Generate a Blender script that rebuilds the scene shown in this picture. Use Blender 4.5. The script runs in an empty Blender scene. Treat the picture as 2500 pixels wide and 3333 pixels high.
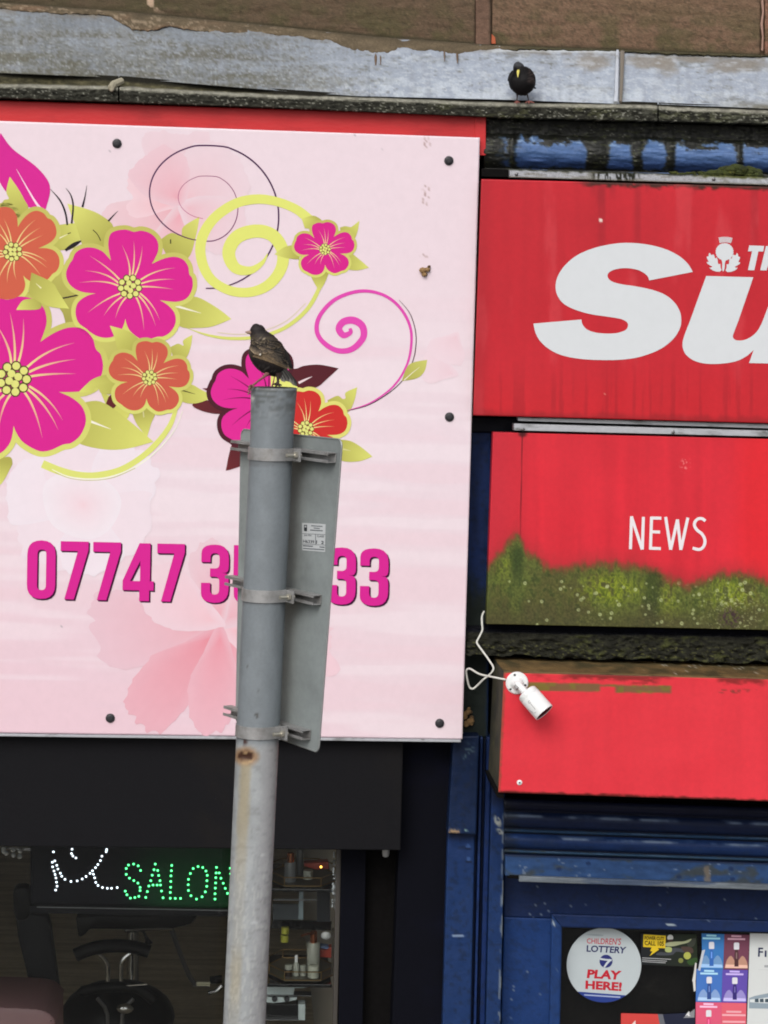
import bpy, bmesh, math, random
import numpy as np
from mathutils import Vector, Matrix
from mathutils.geometry import tessellate_polygon
random.seed(7)
R = math.radians
scn = bpy.context.scene
col = scn.collection

# ------------------------------------------------------------------ camera
F_PX = 8100.0
CAM = Vector((0.0, -9.0, 4.2))
CM = Matrix.Rotation(R(-3.5), 3, 'Z') @ Matrix.Rotation(R(90 - 5.05), 3, 'X') @ Matrix.Rotation(R(1.5), 3, 'Z')
cd = bpy.data.cameras.new('camera')
cam = bpy.data.objects.new('camera', cd)
col.objects.link(cam)
cam.location = CAM
cam.rotation_euler = CM.to_euler()
cd.sensor_fit = 'VERTICAL'
cd.sensor_height = 24.0
cd.lens = 24.0 * F_PX / 3333.0
cd.clip_start = 0.1
cd.clip_end = 500
scn.camera = cam
# ------------------------------------------------------------------ sky, sun, exposure (overcast)
w = bpy.data.worlds.new('World'); scn.world = w; w.use_nodes = True
nt = w.node_tree; nt.nodes.clear()
wo = nt.nodes.new('ShaderNodeOutputWorld'); bg = nt.nodes.new('ShaderNodeBackground')
sky = nt.nodes.new('ShaderNodeTexSky'); sky.sky_type = 'NISHITA'; sky.sun_disc = False
SUN_EL, SUN_AZ = R(40), R(200)
sky.sun_elevation = SUN_EL; sky.sun_rotation = SUN_AZ
sky.dust_density = 4.0; sky.air_density = 1.0; sky.ozone_density = 1.0
hs = nt.nodes.new('ShaderNodeHueSaturation'); hs.inputs['Saturation'].default_value = 0.30
nt.links.new(sky.outputs[0], hs.inputs['Color']); nt.links.new(hs.outputs[0], bg.inputs[0])
bg.inputs[1].default_value = 0.13
nt.links.new(bg.outputs[0], wo.inputs[0])
sd = bpy.data.lights.new('sun', 'SUN'); sd.energy = 0.9; sd.angle = R(35); sd.color = (1.0, 0.97, 0.93)
so = bpy.data.objects.new('sun', sd); col.objects.link(so)
# sky rotation: azimuth measured from +Y clockwise
sdir = Vector((math.sin(SUN_AZ) * math.cos(SUN_EL), math.cos(SUN_AZ) * math.cos(SUN_EL), math.sin(SUN_EL)))
so.rotation_euler = sdir.to_track_quat('Z', 'Y').to_euler()
so.location = sdir * 30
scn.view_settings.view_transform = 'Standard'
scn.view_settings.look = 'None'
scn.view_settings.gamma = 1.0
scn.view_settings.use_curve_mapping = False
scn.view_settings.exposure = 0.34
scn.cycles.filter_width = 1.9

# ------------------------------------------------------------------ mapping between the frame and the place
def W(px, py, y):
    d = CM @ Vector(((px - 1250.0) / F_PX, -(py - 1666.5) / F_PX, -1.0))
    t = (y - CAM.y) / d.y
    return CAM + d * t
CMT = CM.transposed()
def P(v):
    q = CMT @ (Vector(v) - CAM)
    return (1250 + F_PX * q.x / -q.z, 1666.5 - F_PX * q.y / -q.z)

def lin(c, k=1.0):
    o = []
    for v in c[:3]:
        v = v / 255.0
        o.append((v / 12.92 if v <= .04045 else ((v + .055) / 1.055) ** 2.4) * k)
    return tuple(o)
def nlin(a):
    a = np.clip(a, 0, 255) / 255.0
    return np.where(a <= .04045, a / 12.92, ((a + .055) / 1.055) ** 2.4)
KA = 0.84

# ------------------------------------------------------------------ numpy noise
def _h(ix, iy, s):
    n = (ix.astype(np.int64) * 374761393 + iy.astype(np.int64) * 668265263 + s * 1442695041) & 0xffffffff
    n = ((n ^ (n >> 13)) * 1274126177) & 0xffffffff
    return ((n ^ (n >> 16)) & 0xffff) / 65535.0
def vn(x, y, s=0):
    x = np.asarray(x, float); y = np.asarray(y, float)
    ix = np.floor(x); iy = np.floor(y); fx = x - ix; fy = y - iy
    fx = fx * fx * (3 - 2 * fx); fy = fy * fy * (3 - 2 * fy)
    a = _h(ix, iy, s); b = _h(ix + 1, iy, s); c = _h(ix, iy + 1, s); d = _h(ix + 1, iy + 1, s)
    return (a * (1 - fx) + b * fx) * (1 - fy) + (c * (1 - fx) + d * fx) * fy
def fbm(x, y, s=0, o=4):
    t = 0; a = .5; n = 0
    for k in range(o):
        t = t + a * vn(x * 2 ** k, y * 2 ** k, s + k * 17); n += a; a *= .5
    return t / n
def ss(a, b, x):
    t = np.clip((x - a) / (b - a), 0, 1); return t * t * (3 - 2 * t)
def mixc(c, d, m):
    m = np.clip(m, 0, 1)[:, None]
    return c * (1 - m) + np.asarray(d, float) * m
def flat(X, c):
    return np.tile(np.array(c, float), (len(X), 1))

# ------------------------------------------------------------------ objects
ORG = {}
def tag(o, label=None, cat=None, group=None, kind=None):
    if label: o['label'] = label
    if cat: o['category'] = cat
    if group: o['group'] = group
    if kind: o['kind'] = kind
    return o
def thing(name, loc, label, cat, group=None):
    o = bpy.data.objects.new(name, None); col.objects.link(o)
    o.location = loc; o.empty_display_size = .1
    ORG[o] = Vector(loc)
    return tag(o, label, cat, group)
def mesh_obj(name, verts, faces, mat, parent=None, cols=None, smooth=False, org=None, mi=None, label=None):
    verts = np.asarray(verts, float).reshape(-1, 3)
    if parent is not None:
        base = ORG[parent]
        o_ = Vector(org) if org is not None else base
    else:
        base = Vector((0, 0, 0))
        o_ = Vector(org) if org is not None else Vector(((verts[:, 0].min() + verts[:, 0].max()) / 2, (verts[:, 1].min() + verts[:, 1].max()) / 2, verts[:, 2].min()))
    vv = verts - np.array(o_)
    me = bpy.data.meshes.new(name)
    me.from_pydata(vv.tolist(), [], faces)
    mats = mat if isinstance(mat, (list, tuple)) else [mat]
    for m in mats: me.materials.append(m)
    if mi is not None: me.polygons.foreach_set('material_index', mi)
    if cols is not None:
        ca = me.color_attributes.new('Col', 'FLOAT_COLOR', 'POINT')
        cc = np.ones((len(vv), 4)); cc[:, :3] = np.asarray(cols)[:, :3]
        ca.data.foreach_set('color', cc.ravel())
    if smooth: me.polygons.foreach_set('use_smooth', [True] * len(me.polygons))
    me.update()
    o = bpy.data.objects.new(name, me); col.objects.link(o)
    if parent is not None:
        o.parent = parent; o.location = o_ - base
    else:
        o.location = o_
    ORG[o] = o_
    if label: o['label'] = label
    return o
def clone(src, loc, parent=None, name=None):
    o = src.copy(); col.objects.link(o)
    if parent is not None: o.parent = parent
    par = o.parent
    o.location = Vector(loc) - (ORG[par] if par is not None else Vector((0, 0, 0)))
    ORG[o] = Vector(loc)
    return o

class MB:
    """collects shapes (world coordinates), becomes one mesh"""
    def __init__(s): s.v = []; s.f = []; s.c = []
    def add(s, vs, fs, c=(1, 1, 1)):
        n = len(s.v); s.v += [tuple(p) for p in vs]; s.f += [tuple(i + n for i in f) for f in fs]
        s.c += [c] * len(vs) if not (len(c) == len(vs) and not isinstance(c[0], (int, float))) else list(c)
        return s
    def box(s, x0, x1, y0, y1, z0, z1, b=0.0, c=(1, 1, 1)):
        return s.prism([(x0, y0, z0), (x1, y0, z0), (x1, y0, z1), (x0, y0, z1)], (0, y1 - y0, 0), b, c)
    def prism(s, quad, ext, b=0.0, c=(1, 1, 1)):
        q = [Vector(p) for p in quad]; e = Vector(ext)
        bm = bmesh.new()
        A = [bm.verts.new(p) for p in q]; B = [bm.verts.new(p + e) for p in q]
        n = len(q)
        bm.faces.new(A); bm.faces.new(B[::-1])
        for i in range(n): bm.faces.new((A[i], B[i], B[(i + 1) % n], A[(i + 1) % n]))
        bmesh.ops.recalc_face_normals(bm, faces=bm.faces)
        if b > 0: bmesh.ops.bevel(bm, geom=bm.edges[:], offset=b, segments=2, affect='EDGES', profile=.5)
        bm.verts.ensure_lookup_table(); bm.verts.index_update()
        s.add([v.co[:] for v in bm.verts], [[v.index for v in f.verts] for f in bm.faces], c)
        bm.free(); return s
    def pq(s, quad, yf, yb, b=0.003, c=(1, 1, 1)):
        """box whose front outline is given by frame points on plane yf"""
        q = [W(x, y, yf) for x, y in quad]
        return s.prism(q, (0, yb - yf, 0), b, c)
    def tube(s, pts, rad, n=10, c=(1, 1, 1), cap=True):
        pts = [Vector(p) for p in pts]
        if isinstance(rad, (int, float)): rad = [rad] * len(pts)
        vs = []; fs = []
        up = None
        for i, p in enumerate(pts):
            t = (pts[min(i + 1, len(pts) - 1)] - pts[max(i - 1, 0)])
            if t.length < 1e-9: t = Vector((0, 0, 1))
            t.normalize()
            if up is None:
                up = Vector((0, 0, 1)) if abs(t.z) < .9 else Vector((1, 0, 0))
            u = (up - t * up.dot(t)).normalized(); v = t.cross(u); up = u
            for k in range(n):
                a = 2 * math.pi * k / n
                vs.append(p + (u * math.cos(a) + v * math.sin(a)) * rad[i])
        for i in range(len(pts) - 1):
            for k in range(n):
                fs.append((i * n + k, i * n + (k + 1) % n, (i + 1) * n + (k + 1) % n, (i + 1) * n + k))
        if cap:
            fs.append(tuple(range(n))[::-1]); fs.append(tuple(range((len(pts) - 1) * n, len(pts) * n)))
        return s.add(vs, fs, c)
    def lathe(s, base, axis, prof, n=20, c=(1, 1, 1)):
        axis = Vector(axis).normalized(); base = Vector(base)
        up = Vector((0, 0, 1)) if abs(axis.z) < .9 else Vector((1, 0, 0))
        u = (up - axis * up.dot(axis)).normalized(); v = axis.cross(u); vs = []; fs = []
        for h, r in prof:
            for k in range(n):
                a = 2 * math.pi * k / n; vs.append(base + axis * h + (u * math.cos(a) + v * math.sin(a)) * max(r, 1e-5))
        m = len(prof)
        for i in range(m - 1):
            for k in range(n): fs.append((i * n + k, i * n + (k + 1) % n, (i + 1) * n + (k + 1) % n, (i + 1) * n + k))
        fs.append(tuple(range(n))[::-1]); fs.append(tuple(range((m - 1) * n, m * n)))
        return s.add(vs, fs, c)
    def ball(s, cn, r, n=10, c=(1, 1, 1), sx=(1, 1, 1)):
        vs = []; fs = []; cn = Vector(cn); m = max(4, n // 2)
        for i in range(m + 1):
            th = math.pi * i / m
            for k in range(n):
                a = 2 * math.pi * k / n
                vs.append(cn + Vector((math.sin(th) * math.cos(a) * sx[0], math.sin(th) * math.sin(a) * sx[1], math.cos(th) * sx[2])) * r)
        for i in range(m):
            for k in range(n):
                fs.append((i * n + k, (i + 1) * n + k, (i + 1) * n + (k + 1) % n, i * n + (k + 1) % n))
        return s.add(vs, fs, c)
    def obj(s, name, mat, parent=None, smooth=False, org=None, label=None, cols=False):
        o = mesh_obj(name, s.v, s.f, mat, parent, s.c if cols else None, False, org, label=label)
        if smooth:
            me = o.data
            me.polygons.foreach_set('use_smooth', [True] * len(me.polygons))
            try: me.set_sharp_from_angle(angle=R(40))
            except Exception: pass
        return o

# ------------------------------------------------------------------ materials
def mat(name, base=None, rough=.5, metal=0.0, spec=.5, layers=(), bump=0.0, bscale=(40, 40, 40), vcol=False, fine=0.0, fscale=60, rvar=0.0, emit=None, estr=0, coat=0.0):
    m = bpy.data.materials.new(name); m.use_nodes = True
    t = m.node_tree; N = t.nodes; L = t.links
    b = N['Principled BSDF']
    tc = N.new('ShaderNodeTexCoord')
    def noise(scale, detail=5, rough_=.6, seed=0):
        mp = N.new('ShaderNodeMapping'); mp.inputs['Scale'].default_value = scale
        mp.inputs['Location'].default_value = (seed * 3.1, seed * 1.7, seed * 2.3)
        L.new(tc.outputs['Object'], mp.inputs[0])
        n = N.new('ShaderNodeTexNoise'); n.inputs['Scale'].default_value = 1; n.inputs['Detail'].default_value = detail
        n.inputs['Roughness'].default_value = rough_
        L.new(mp.outputs[0], n.inputs['Vector']); return n.outputs[0]
    if vcol:
        a = N.new('ShaderNodeAttribute'); a.attribute_name = 'Col'; cur = a.outputs['Color']
    else:
        rgb = N.new('ShaderNodeRGB'); rgb.outputs[0].default_value = (*lin(base, KA), 1); cur = rgb.outputs[0]
    sd_ = 1
    for c_, sc_, lo, hi, amt in layers:
        n = noise(sc_, seed=sd_); sd_ += 1
        mr = N.new('ShaderNodeMapRange'); mr.interpolation_type = 'SMOOTHSTEP'
        mr.inputs[1].default_value = lo; mr.inputs[2].default_value = hi; mr.inputs[4].default_value = amt
        L.new(n, mr.inputs[0])
        mx = N.new('ShaderNodeMix'); mx.data_type = 'RGBA'
        L.new(mr.outputs[0], mx.inputs[0]); L.new(cur, mx.inputs[6]); mx.inputs[7].default_value = (*lin(c_, KA), 1)
        cur = mx.outputs[2]
    if fine > 0:
        n = noise((fscale, fscale, fscale), 3, .7, 9)
        mr = N.new('ShaderNodeMapRange'); mr.inputs[1].default_value = .3; mr.inputs[2].default_value = .7
        mr.inputs[3].default_value = 1 - fine; mr.inputs[4].default_value = 1 + fine
        L.new(n, mr.inputs[0])
        vm = N.new('ShaderNodeVectorMath'); vm.operation = 'SCALE'
        L.new(cur, vm.inputs[0]); L.new(mr.outputs[0], vm.inputs['Scale']); cur = vm.outputs[0]
    L.new(cur, b.inputs['Base Color'])
    b.inputs['Roughness'].default_value = rough; b.inputs['Metallic'].default_value = metal
    b.inputs['Specular IOR Level'].default_value = spec
    b.inputs['Coat Weight'].default_value = coat
    if rvar > 0:
        n = noise((7, 7, 5), 5, .6, 5)
        mr = N.new('ShaderNodeMapRange'); mr.inputs[1].default_value = .3; mr.inputs[2].default_value = .7
        mr.inputs[3].default_value = max(rough - rvar, .05); mr.inputs[4].default_value = min(rough + rvar, 1)
        L.new(n, mr.inputs[0]); L.new(mr.outputs[0], b.inputs['Roughness'])
    if bump > 0:
        n = noise(bscale, 6, .65, 3)
        bp = N.new('ShaderNodeBump'); bp.inputs['Strength'].default_value = bump; bp.inputs['Distance'].default_value = .01
        L.new(n, bp.inputs['Height']); L.new(bp.outputs[0], b.inputs['Normal'])
    if emit:
        b.inputs['Emission Color'].default_value = (*emit, 1); b.inputs['Emission Strength'].default_value = estr
    return m
M = {}
M['print'] = mat('printed_vinyl', vcol=True, rough=.5, spec=.14, fine=.015, fscale=25)
M['panel'] = mat('sign_panel', vcol=True, rough=.38, spec=.4, fine=.02, fscale=30, bump=.03, bscale=(6, 6, 6))
M['redpanel'] = mat('red_panel', vcol=True, rough=.42, spec=.22, fine=.04, fscale=50, rvar=.08, bump=.03, bscale=(5, 5, 5))
M['rough'] = mat('weathered_surface', vcol=True, rough=.88, spec=.2, fine=.22, fscale=130, bump=.55, bscale=(120, 120, 120))
M['stone'] = mat('sandstone', vcol=True, rough=.95, spec=.15, fine=.2, fscale=220, bump=.5, bscale=(90, 60, 170))
M['lead'] = mat('lead_sheet', vcol=True, rough=.6, spec=.45, fine=.12, fscale=120, rvar=.12, bump=.25, bscale=(60, 60, 60))
M['bluevc'] = mat('blue_paint_worn', vcol=True, rough=.5, spec=.16, fine=.08, fscale=60, rvar=.1, bump=.18, bscale=(35, 35, 60))
M['polevc'] = mat('grey_pole_paint', vcol=True, rough=.55, spec=.35, fine=.05, fscale=110, bump=.12, bscale=(60, 60, 90))
M['wood'] = mat('mortar', (106, 86, 68), rough=.95, bump=.5, fine=.15)
M['redboard'] = mat('red_painted_board', (206, 46, 50), rough=.5, spec=.3, layers=[((150, 28, 34), (4, 4, 9), .45, .75, .6), ((60, 20, 20), (30, 30, 60), .70, .76, .9)], bump=.15, bscale=(20, 20, 80))
M['redbase'] = mat('red_box_side', (150, 25, 30), rough=.5, layers=[((50, 44, 20), (9, 9, 9), .4, .62, .9)], bump=.3)
M['blackbox'] = mat('black_powder_coat', (24, 24, 27), rough=.7, spec=.08, layers=[((34, 31, 29), (3, 3, 3), .5, .8, .6), ((60, 56, 52), (30, 30, 60), .72, .76, .5)], fine=.1, fscale=90, bump=.06)
M['blackjamb'] = mat('blue_black_jamb', (13, 14, 22), rough=.75, spec=.06, layers=[((20, 22, 44), (2, 2, 3), .5, .8, .6)], fine=.1)
M['dark'] = mat('dark_recess', (20, 19, 19), rough=.9, spec=.05, fine=.2)
M['rubber'] = mat('black_cap', (44, 44, 48), rough=.5, spec=.4)
M['alu'] = mat('aluminium_rail', (178, 180, 186), rough=.5, metal=.0, spec=.5, layers=[((96, 98, 96), (8, 8, 30), .5, .72, .8), ((56, 58, 44), (14, 14, 40), .62, .74, .8)], fine=.08, bump=.1)
M['galv'] = mat('galvanised_steel', (168, 168, 168), rough=.42, metal=.4, layers=[((120, 116, 112), (18, 18, 18), .4, .7, .7), ((92, 74, 56), (30, 30, 30), .66, .74, .8)], fine=.08, bump=.12)
M['plate'] = mat('sign_plate_back', (160, 168, 168), rough=.5, metal=.25, layers=[((126, 132, 132), (3, 3, 5), .35, .75, .9), ((150, 155, 156), (20, 20, 40), .62, .75, .5)], fine=.05, rvar=.08, bump=.04)
M['bolt'] = mat('zinc_bolt', (205, 200, 186), rough=.3, metal=.8)
M['screw'] = mat('screw_head', (120, 120, 122), rough=.4, metal=.7)
M['white'] = mat('white_plastic', (236, 238, 238), rough=.35, spec=.5, fine=.01)
M['cable'] = mat('cable_sheath', (214, 214, 206), rough=.5)
M['glassdark'] = mat('camera_front_glass', (22, 14, 18), rough=.6, spec=.1)
M['chrome'] = mat('chrome', (190, 190, 190), rough=.18, metal=1.0)
M['blackleather'] = mat('black_leather', (7, 7, 8), rough=.4, spec=.15)
M['greyleather'] = mat('charcoal_leather', (30, 31, 34), rough=.6, spec=.15)
M['floor'] = mat('laminate_floor', (228, 214, 188), rough=.45, spec=.3, layers=[((180, 166, 140), (1.2, 14, 1), .35, .7, .8)], fine=.1, fscale=20)
M['intwall'] = mat('interior_wall', (200, 196, 188), rough=.8)
M['asphalt'] = mat('asphalt', (62, 62, 62), rough=.9, fine=.2, bump=.3)
M['paving'] = mat('pavement', (165, 162, 154), rough=.9, fine=.15, bump=.3)
M['kerb'] = mat('kerb', (140, 138, 132), rough=.9, fine=.15)
M['pinkvinyl'] = mat('pink_upholstery', (150, 112, 116), rough=.5)
M['crystal'] = mat('crystal', (200, 205, 210), rough=.08, spec=1.0, metal=.3)
M['gold'] = mat('brass_wire', (160, 130, 84), rough=.35, metal=.8)
M['copper'] = mat('copper_cap', (200, 120, 84), rough=.22, metal=.9)
M['bottle'] = mat('milky_bottle', (170, 172, 160), rough=.3)
M['greybottle'] = mat('grey_bottle', (120, 122, 124), rough=.35)
M['lime'] = mat('yellow_green_can', (176, 176, 60), rough=.45)
M['redplastic'] = mat('red_plastic', (170, 60, 44), rough=.4)
M['bluelabel'] = mat('blue_plastic', (90, 110, 150), rough=.4)
M['glossyblack'] = mat('gloss_black', (12, 12, 13), rough=.12, spec=.6)
M['ledwhite'] = mat('led_white', (230, 230, 235), emit=(.8, .9, 1.0), estr=2.2)
M['ledgreen'] = mat('led_green', (60, 220, 110), emit=(.10, 1.0, .28), estr=3.0)
M['lamp'] = mat('amber_lamp', (255, 190, 60), emit=(1.0, .55, .08), estr=4.0)
M['ledboard'] = mat('led_board', vcol=True, rough=.6, spec=.08)
M['feather'] = mat('plumage', vcol=True, rough=.6, spec=.2, fine=.25, fscale=500, bump=.2, bscale=(400, 400, 250))
M['beak1'] = mat('horn_beak', (150, 120, 104), rough=.4)
M['beak2'] = mat('yellow_beak', (226, 214, 110), rough=.4)
M['leg1'] = mat('pinkish_leg', (128, 84, 76), rough=.6)
M['leg2'] = mat('dark_leg', (52, 36, 34), rough=.6)
M['moss'] = mat('moss', (62, 70, 22), rough=.95, layers=[((110, 110, 34), (60, 60, 60), .55, .7, .9), ((30, 36, 14), (30, 30, 30), .5, .7, .8)], bump=.8, bscale=(200, 200, 200))
M['foam'] = mat('expanding_foam', (150, 118, 78), rough=.9, layers=[((70, 52, 36), (30, 30, 30), .5, .6, .8)], bump=.7)
def glass(name, tint=(1, 1, 1)):
    m = bpy.data.materials.new(name); m.use_nodes = True
    t = m.node_tree; t.nodes.clear()
    o = t.nodes.new('ShaderNodeOutputMaterial'); tr = t.nodes.new('ShaderNodeBsdfTransparent'); gl = t.nodes.new('ShaderNodeBsdfGlossy')
    tr.inputs[0].default_value = (*tint, 1); gl.inputs['Roughness'].default_value = .02
    fr = t.nodes.new('ShaderNodeFresnel'); fr.inputs[0].default_value = 1.5
    mx = t.nodes.new('ShaderNodeMixShader')
    t.links.new(fr.outputs[0], mx.inputs[0]); t.links.new(tr.outputs[0], mx.inputs[1]); t.links.new(gl.outputs[0], mx.inputs[2])
    t.links.new(mx.outputs[0], o.inputs[0]); return m
M['glass'] = glass('window_glass', (.97, .985, .98))

# ------------------------------------------------------------------ painted grids
def grid_panel(name, quad, yf, thick, nx, ny, fn, m, parent=None, disp=None, label=None, ys=None):
    """front sheet of nx*ny cells between four frame corners (TL,TR,BR,BL), with real thickness; fn(X,Y)->sRGB; disp(X,Y)->offset in y (m)"""
    TL, TR, BR, BL = quad
    u, v = np.meshgrid(np.linspace(0, 1, nx + 1), np.linspace(0, 1, ny + 1))
    u = u.ravel(); v = v.ravel()
    yy = ys if ys is not None else (yf, yf, yf, yf)
    c3 = [np.array(W(*p, y)) for p, y in zip((TL, TR, BR, BL), yy)]
    c2 = [np.array(p, float) for p in (TL, TR, BR, BL)]
    def bl(c): return (c[0][None] * ((1 - u) * (1 - v))[:, None] + c[1][None] * (u * (1 - v))[:, None] + c[2][None] * (u * v)[:, None] + c[3][None] * ((1 - u) * v)[:, None])
    V = bl(c3); Q = bl(c2)
    cc = fn(Q[:, 0], Q[:, 1])
    if disp is not None: V[:, 1] += disp(Q[:, 0], Q[:, 1])
    n1 = nx + 1
    ix, iy = np.meshgrid(np.arange(nx), np.arange(ny)); a = (iy * n1 + ix).ravel()
    faces = np.stack([a, a + n1, a + n1 + 1, a + 1], 1).tolist()
    ring = list(range(0, nx + 1)) + [j * n1 + nx for j in range(1, ny + 1)] + [ny * n1 + i for i in range(nx - 1, -1, -1)] + [j * n1 for j in range(ny - 1, 0, -1)]
    B = V[ring].copy(); B[:, 1] = np.maximum(B[:, 1], max(yy)) + thick
    base = len(V); k = len(ring)
    for i in range(k): faces.append((ring[i], ring[(i + 1) % k], base + (i + 1) % k, base + i))
    faces.append(tuple(base + i for i in range(k)))
    V = np.vstack([V, B]); cc = np.vstack([cc, cc[ring]])
    o = mesh_obj(name, V, faces, m, parent, nlin(cc) * KA, False, label=label)
    sm = [True] * (nx * ny) + [False] * (k + 1)
    o.data.polygons.foreach_set('use_smooth', sm)
    return o

# ------------------------------------------------------------------ flat print
def catmull(pts, n=6, closed=False):
    out = []; m = len(pts)
    rng = range(m if closed else m - 1)
    for i in rng:
        if closed: p0, p1, p2, p3 = pts[(i - 1) % m], pts[i], pts[(i + 1) % m], pts[(i + 2) % m]
        else: p0, p1, p2, p3 = pts[max(i - 1, 0)], pts[i], pts[i + 1], pts[min(i + 2, m - 1)]
        for k in range(n):
            t = k / n; t2 = t * t; t3 = t2 * t
            out.append(tuple(.5 * (2 * p1[j] + (p2[j] - p0[j]) * t + (2 * p0[j] - 5 * p1[j] + 4 * p2[j] - p3[j]) * t2 + (3 * p1[j] - p0[j] - 3 * p2[j] + p3[j]) * t3) for j in range(len(p1))))
    if not closed: out.append(tuple(pts[-1]))
    return out
class Print:
    def __init__(s, y): s.y = y; s.b = MB()
    def yl(s, layer): return s.y - 0.0003 - layer * 0.00004
    def poly(s, pts, c, layer, holes=()):
        loops = [list(pts)] + [list(h) for h in holes]
        allp = [p for l in loops for p in l]
        tris = tessellate_polygon([[Vector((p[0], p[1], 0)) for p in l] for l in loops])
        y = s.yl(layer)
        vs = [W(p[0], p[1], y) for p in allp]
        if callable(c): cc = [lin(c(p), KA) for p in allp]
        else: cc = [lin(c, KA)] * len(allp)
        s.b.add(vs, [tuple(t) for t in tris], cc); return s
    def fan(s, center, pts, cin, cout, layer, rings=5, pw=1.0):
        y = s.yl(layer); vs = [W(center[0], center[1], y)]; cc = [lin(cin, KA)]; fs = []
        n = len(pts)
        for r in range(1, rings + 1):
            t = r / rings
            for p in pts:
                vs.append(W(center[0] + (p[0] - center[0]) * t, center[1] + (p[1] - center[1]) * t, y))
                k = t ** pw
                cc.append(lin([cin[j] * (1 - k) + cout[j] * k for j in range(3)], KA))
        for i in range(n): fs.append((0, 1 + i, 1 + (i + 1) % n))
        for r in range(rings - 1):
            for i in range(n):
                a = 1 + r * n + i; b_ = 1 + r * n + (i + 1) % n
                fs.append((a, a + n, b_ + n, b_))
        s.b.add(vs, fs, cc); return s
    def circle(s, c, r, colr, layer, n=14):
        return s.poly([(c[0] + r * math.cos(2 * math.pi * k / n), c[1] + r * math.sin(2 * math.pi * k / n)) for k in range(n)], colr, layer)
    def stroke(s, pts, wd, c, layer, smooth=6):
        """ribbon; wd scalar or per control point"""
        if isinstance(wd, (int, float)): wd = [wd] * len(pts)
        pp = [(p[0], p[1], w_) for p, w_ in zip(pts, wd)]
        if smooth and len(pp) > 2: pp = catmull(pp, smooth)
        y = s.yl(layer); vs = []; fs = []; cc = []
        m = len(pp)
        for i, p in enumerate(pp):
            q0 = pp[max(i - 1, 0)]; q1 = pp[min(i + 1, m - 1)]
            tx, ty = q1[0] - q0[0], q1[1] - q0[1]; l = math.hypot(tx, ty) or 1
            nx_, ny_ = -ty / l, tx / l; h = max(p[2], .05) / 2
            vs += [W(p[0] + nx_ * h, p[1] + ny_ * h, y), W(p[0] - nx_ * h, p[1] - ny_ * h, y)]
            cl = c(i / (m - 1)) if callable(c) else c
            cc += [lin(cl, KA)] * 2
            if i: fs.append((2 * i - 2, 2 * i - 1, 2 * i + 1, 2 * i))
        s.b.add(vs, fs, cc); return s
    def text(s, txt, quad, c, layer, bold=0.0):
        """txt fitted into frame quad TL,TR,BR,BL"""
        cu = bpy.data.curves.new('t', 'FONT'); cu.body = txt; cu.offset = bold; cu.resolution_u = 3
        o = bpy.data.objects.new('t', cu); col.objects.link(o)
        dg = bpy.context.evaluated_depsgraph_get()
        me = bpy.data.meshes.new_from_object(o.evaluated_get(dg))
        vs = [v.co.copy() for v in me.vertices]; fs = [tuple(p.vertices) for p in me.polygons]
        bpy.data.objects.remove(o); bpy.data.curves.remove(cu); bpy.data.meshes.remove(me)
        x0 = min(v.x for v in vs); x1 = max(v.x for v in vs); y0 = min(v.y for v in vs); y1 = max(v.y for v in vs)
        y = s.yl(layer); out = []
        for v in vs:
            u = (v.x - x0) / (x1 - x0); t = (y1 - v.y) / (y1 - y0)
            X = quad[0][0] * (1 - u) * (1 - t) + quad[1][0] * u * (1 - t) + quad[2][0] * u * t + quad[3][0] * (1 - u) * t
            Y = quad[0][1] * (1 - u) * (1 - t) + quad[1][1] * u * (1 - t) + quad[2][1] * u * t + quad[3][1] * (1 - u) * t
            out.append(W(X, Y, y))
        s.b.add(out, fs, [lin(c, KA)] * len(out)); return s
    def obj(s, name, parent, label=None, m=None):
        return s.b.obj(name, m or M['print'], parent, cols=True, label=label)
def conv(ox, oy, k): return lambda x, y: (ox + x * k, oy + y * k)
c1 = conv(0, 0, .5124); c2 = conv(800, 0, .5124); c3 = conv(0, 1600, .5124); c4 = conv(0, 800, .5124)
cb = conv(650, 950, .3617); fv = conv(0, 0, 1.507); cs = conv(1500, 800, .6028); ct = conv(2200, 740, .1808)
def cl(f, L_): return [f(*p) for p in L_]

# ================================================================== SETTING
def struct(b, name, m):
    o = b.obj(name, m); o['kind'] = 'structure'; return o
GZ = 0.0
struct(MB().box(-70, 70, -80, -3.3, -0.3, -0.12), 'road', M['asphalt'])
struct(MB().box(-70, 70, -3.15, 0.0, -0.3, GZ), 'pavement', M['paving'])
kerb = thing('kerb', (0, -3.22, 0), 'long row of grey kerb stones between pavement and road', 'kerb')
for i in range(16):
    MB().box(-7.3 + i * .915, -7.3 + i * .915 + .905, -3.295, -3.152, -.3, .004, .01).obj('kerbstone', M['kerb'], kerb)

# ------------------------------------------------------------------ rooms behind the windows
struct(MB().box(-4.0, 4.5, 0.30, 10.0, -0.1, 0.02), 'floor', M['floor'])
struct(MB().box(-4.1, 4.6, 0.30, 10.0, 3.0, 3.1), 'ceiling', M['intwall'])
struct(MB().box(-4.1, 4.6, 10.0, 10.1, -.1, 3.1), 'wall_back', M['intwall'])
struct(MB().box(-4.1, -4.0, 0.30, 10.0, -.1, 3.1), 'wall_left', M['intwall'])
struct(MB().box(4.5, 4.6, 0.30, 10.0, -.1, 3.1), 'wall_right', M['intwall'])
xp = W(1180, 3000, .3).x
struct(MB().box(xp, xp + .12, 0.30, 10.0, -.1, 3.0), 'partition_wall', M['intwall'])

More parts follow.
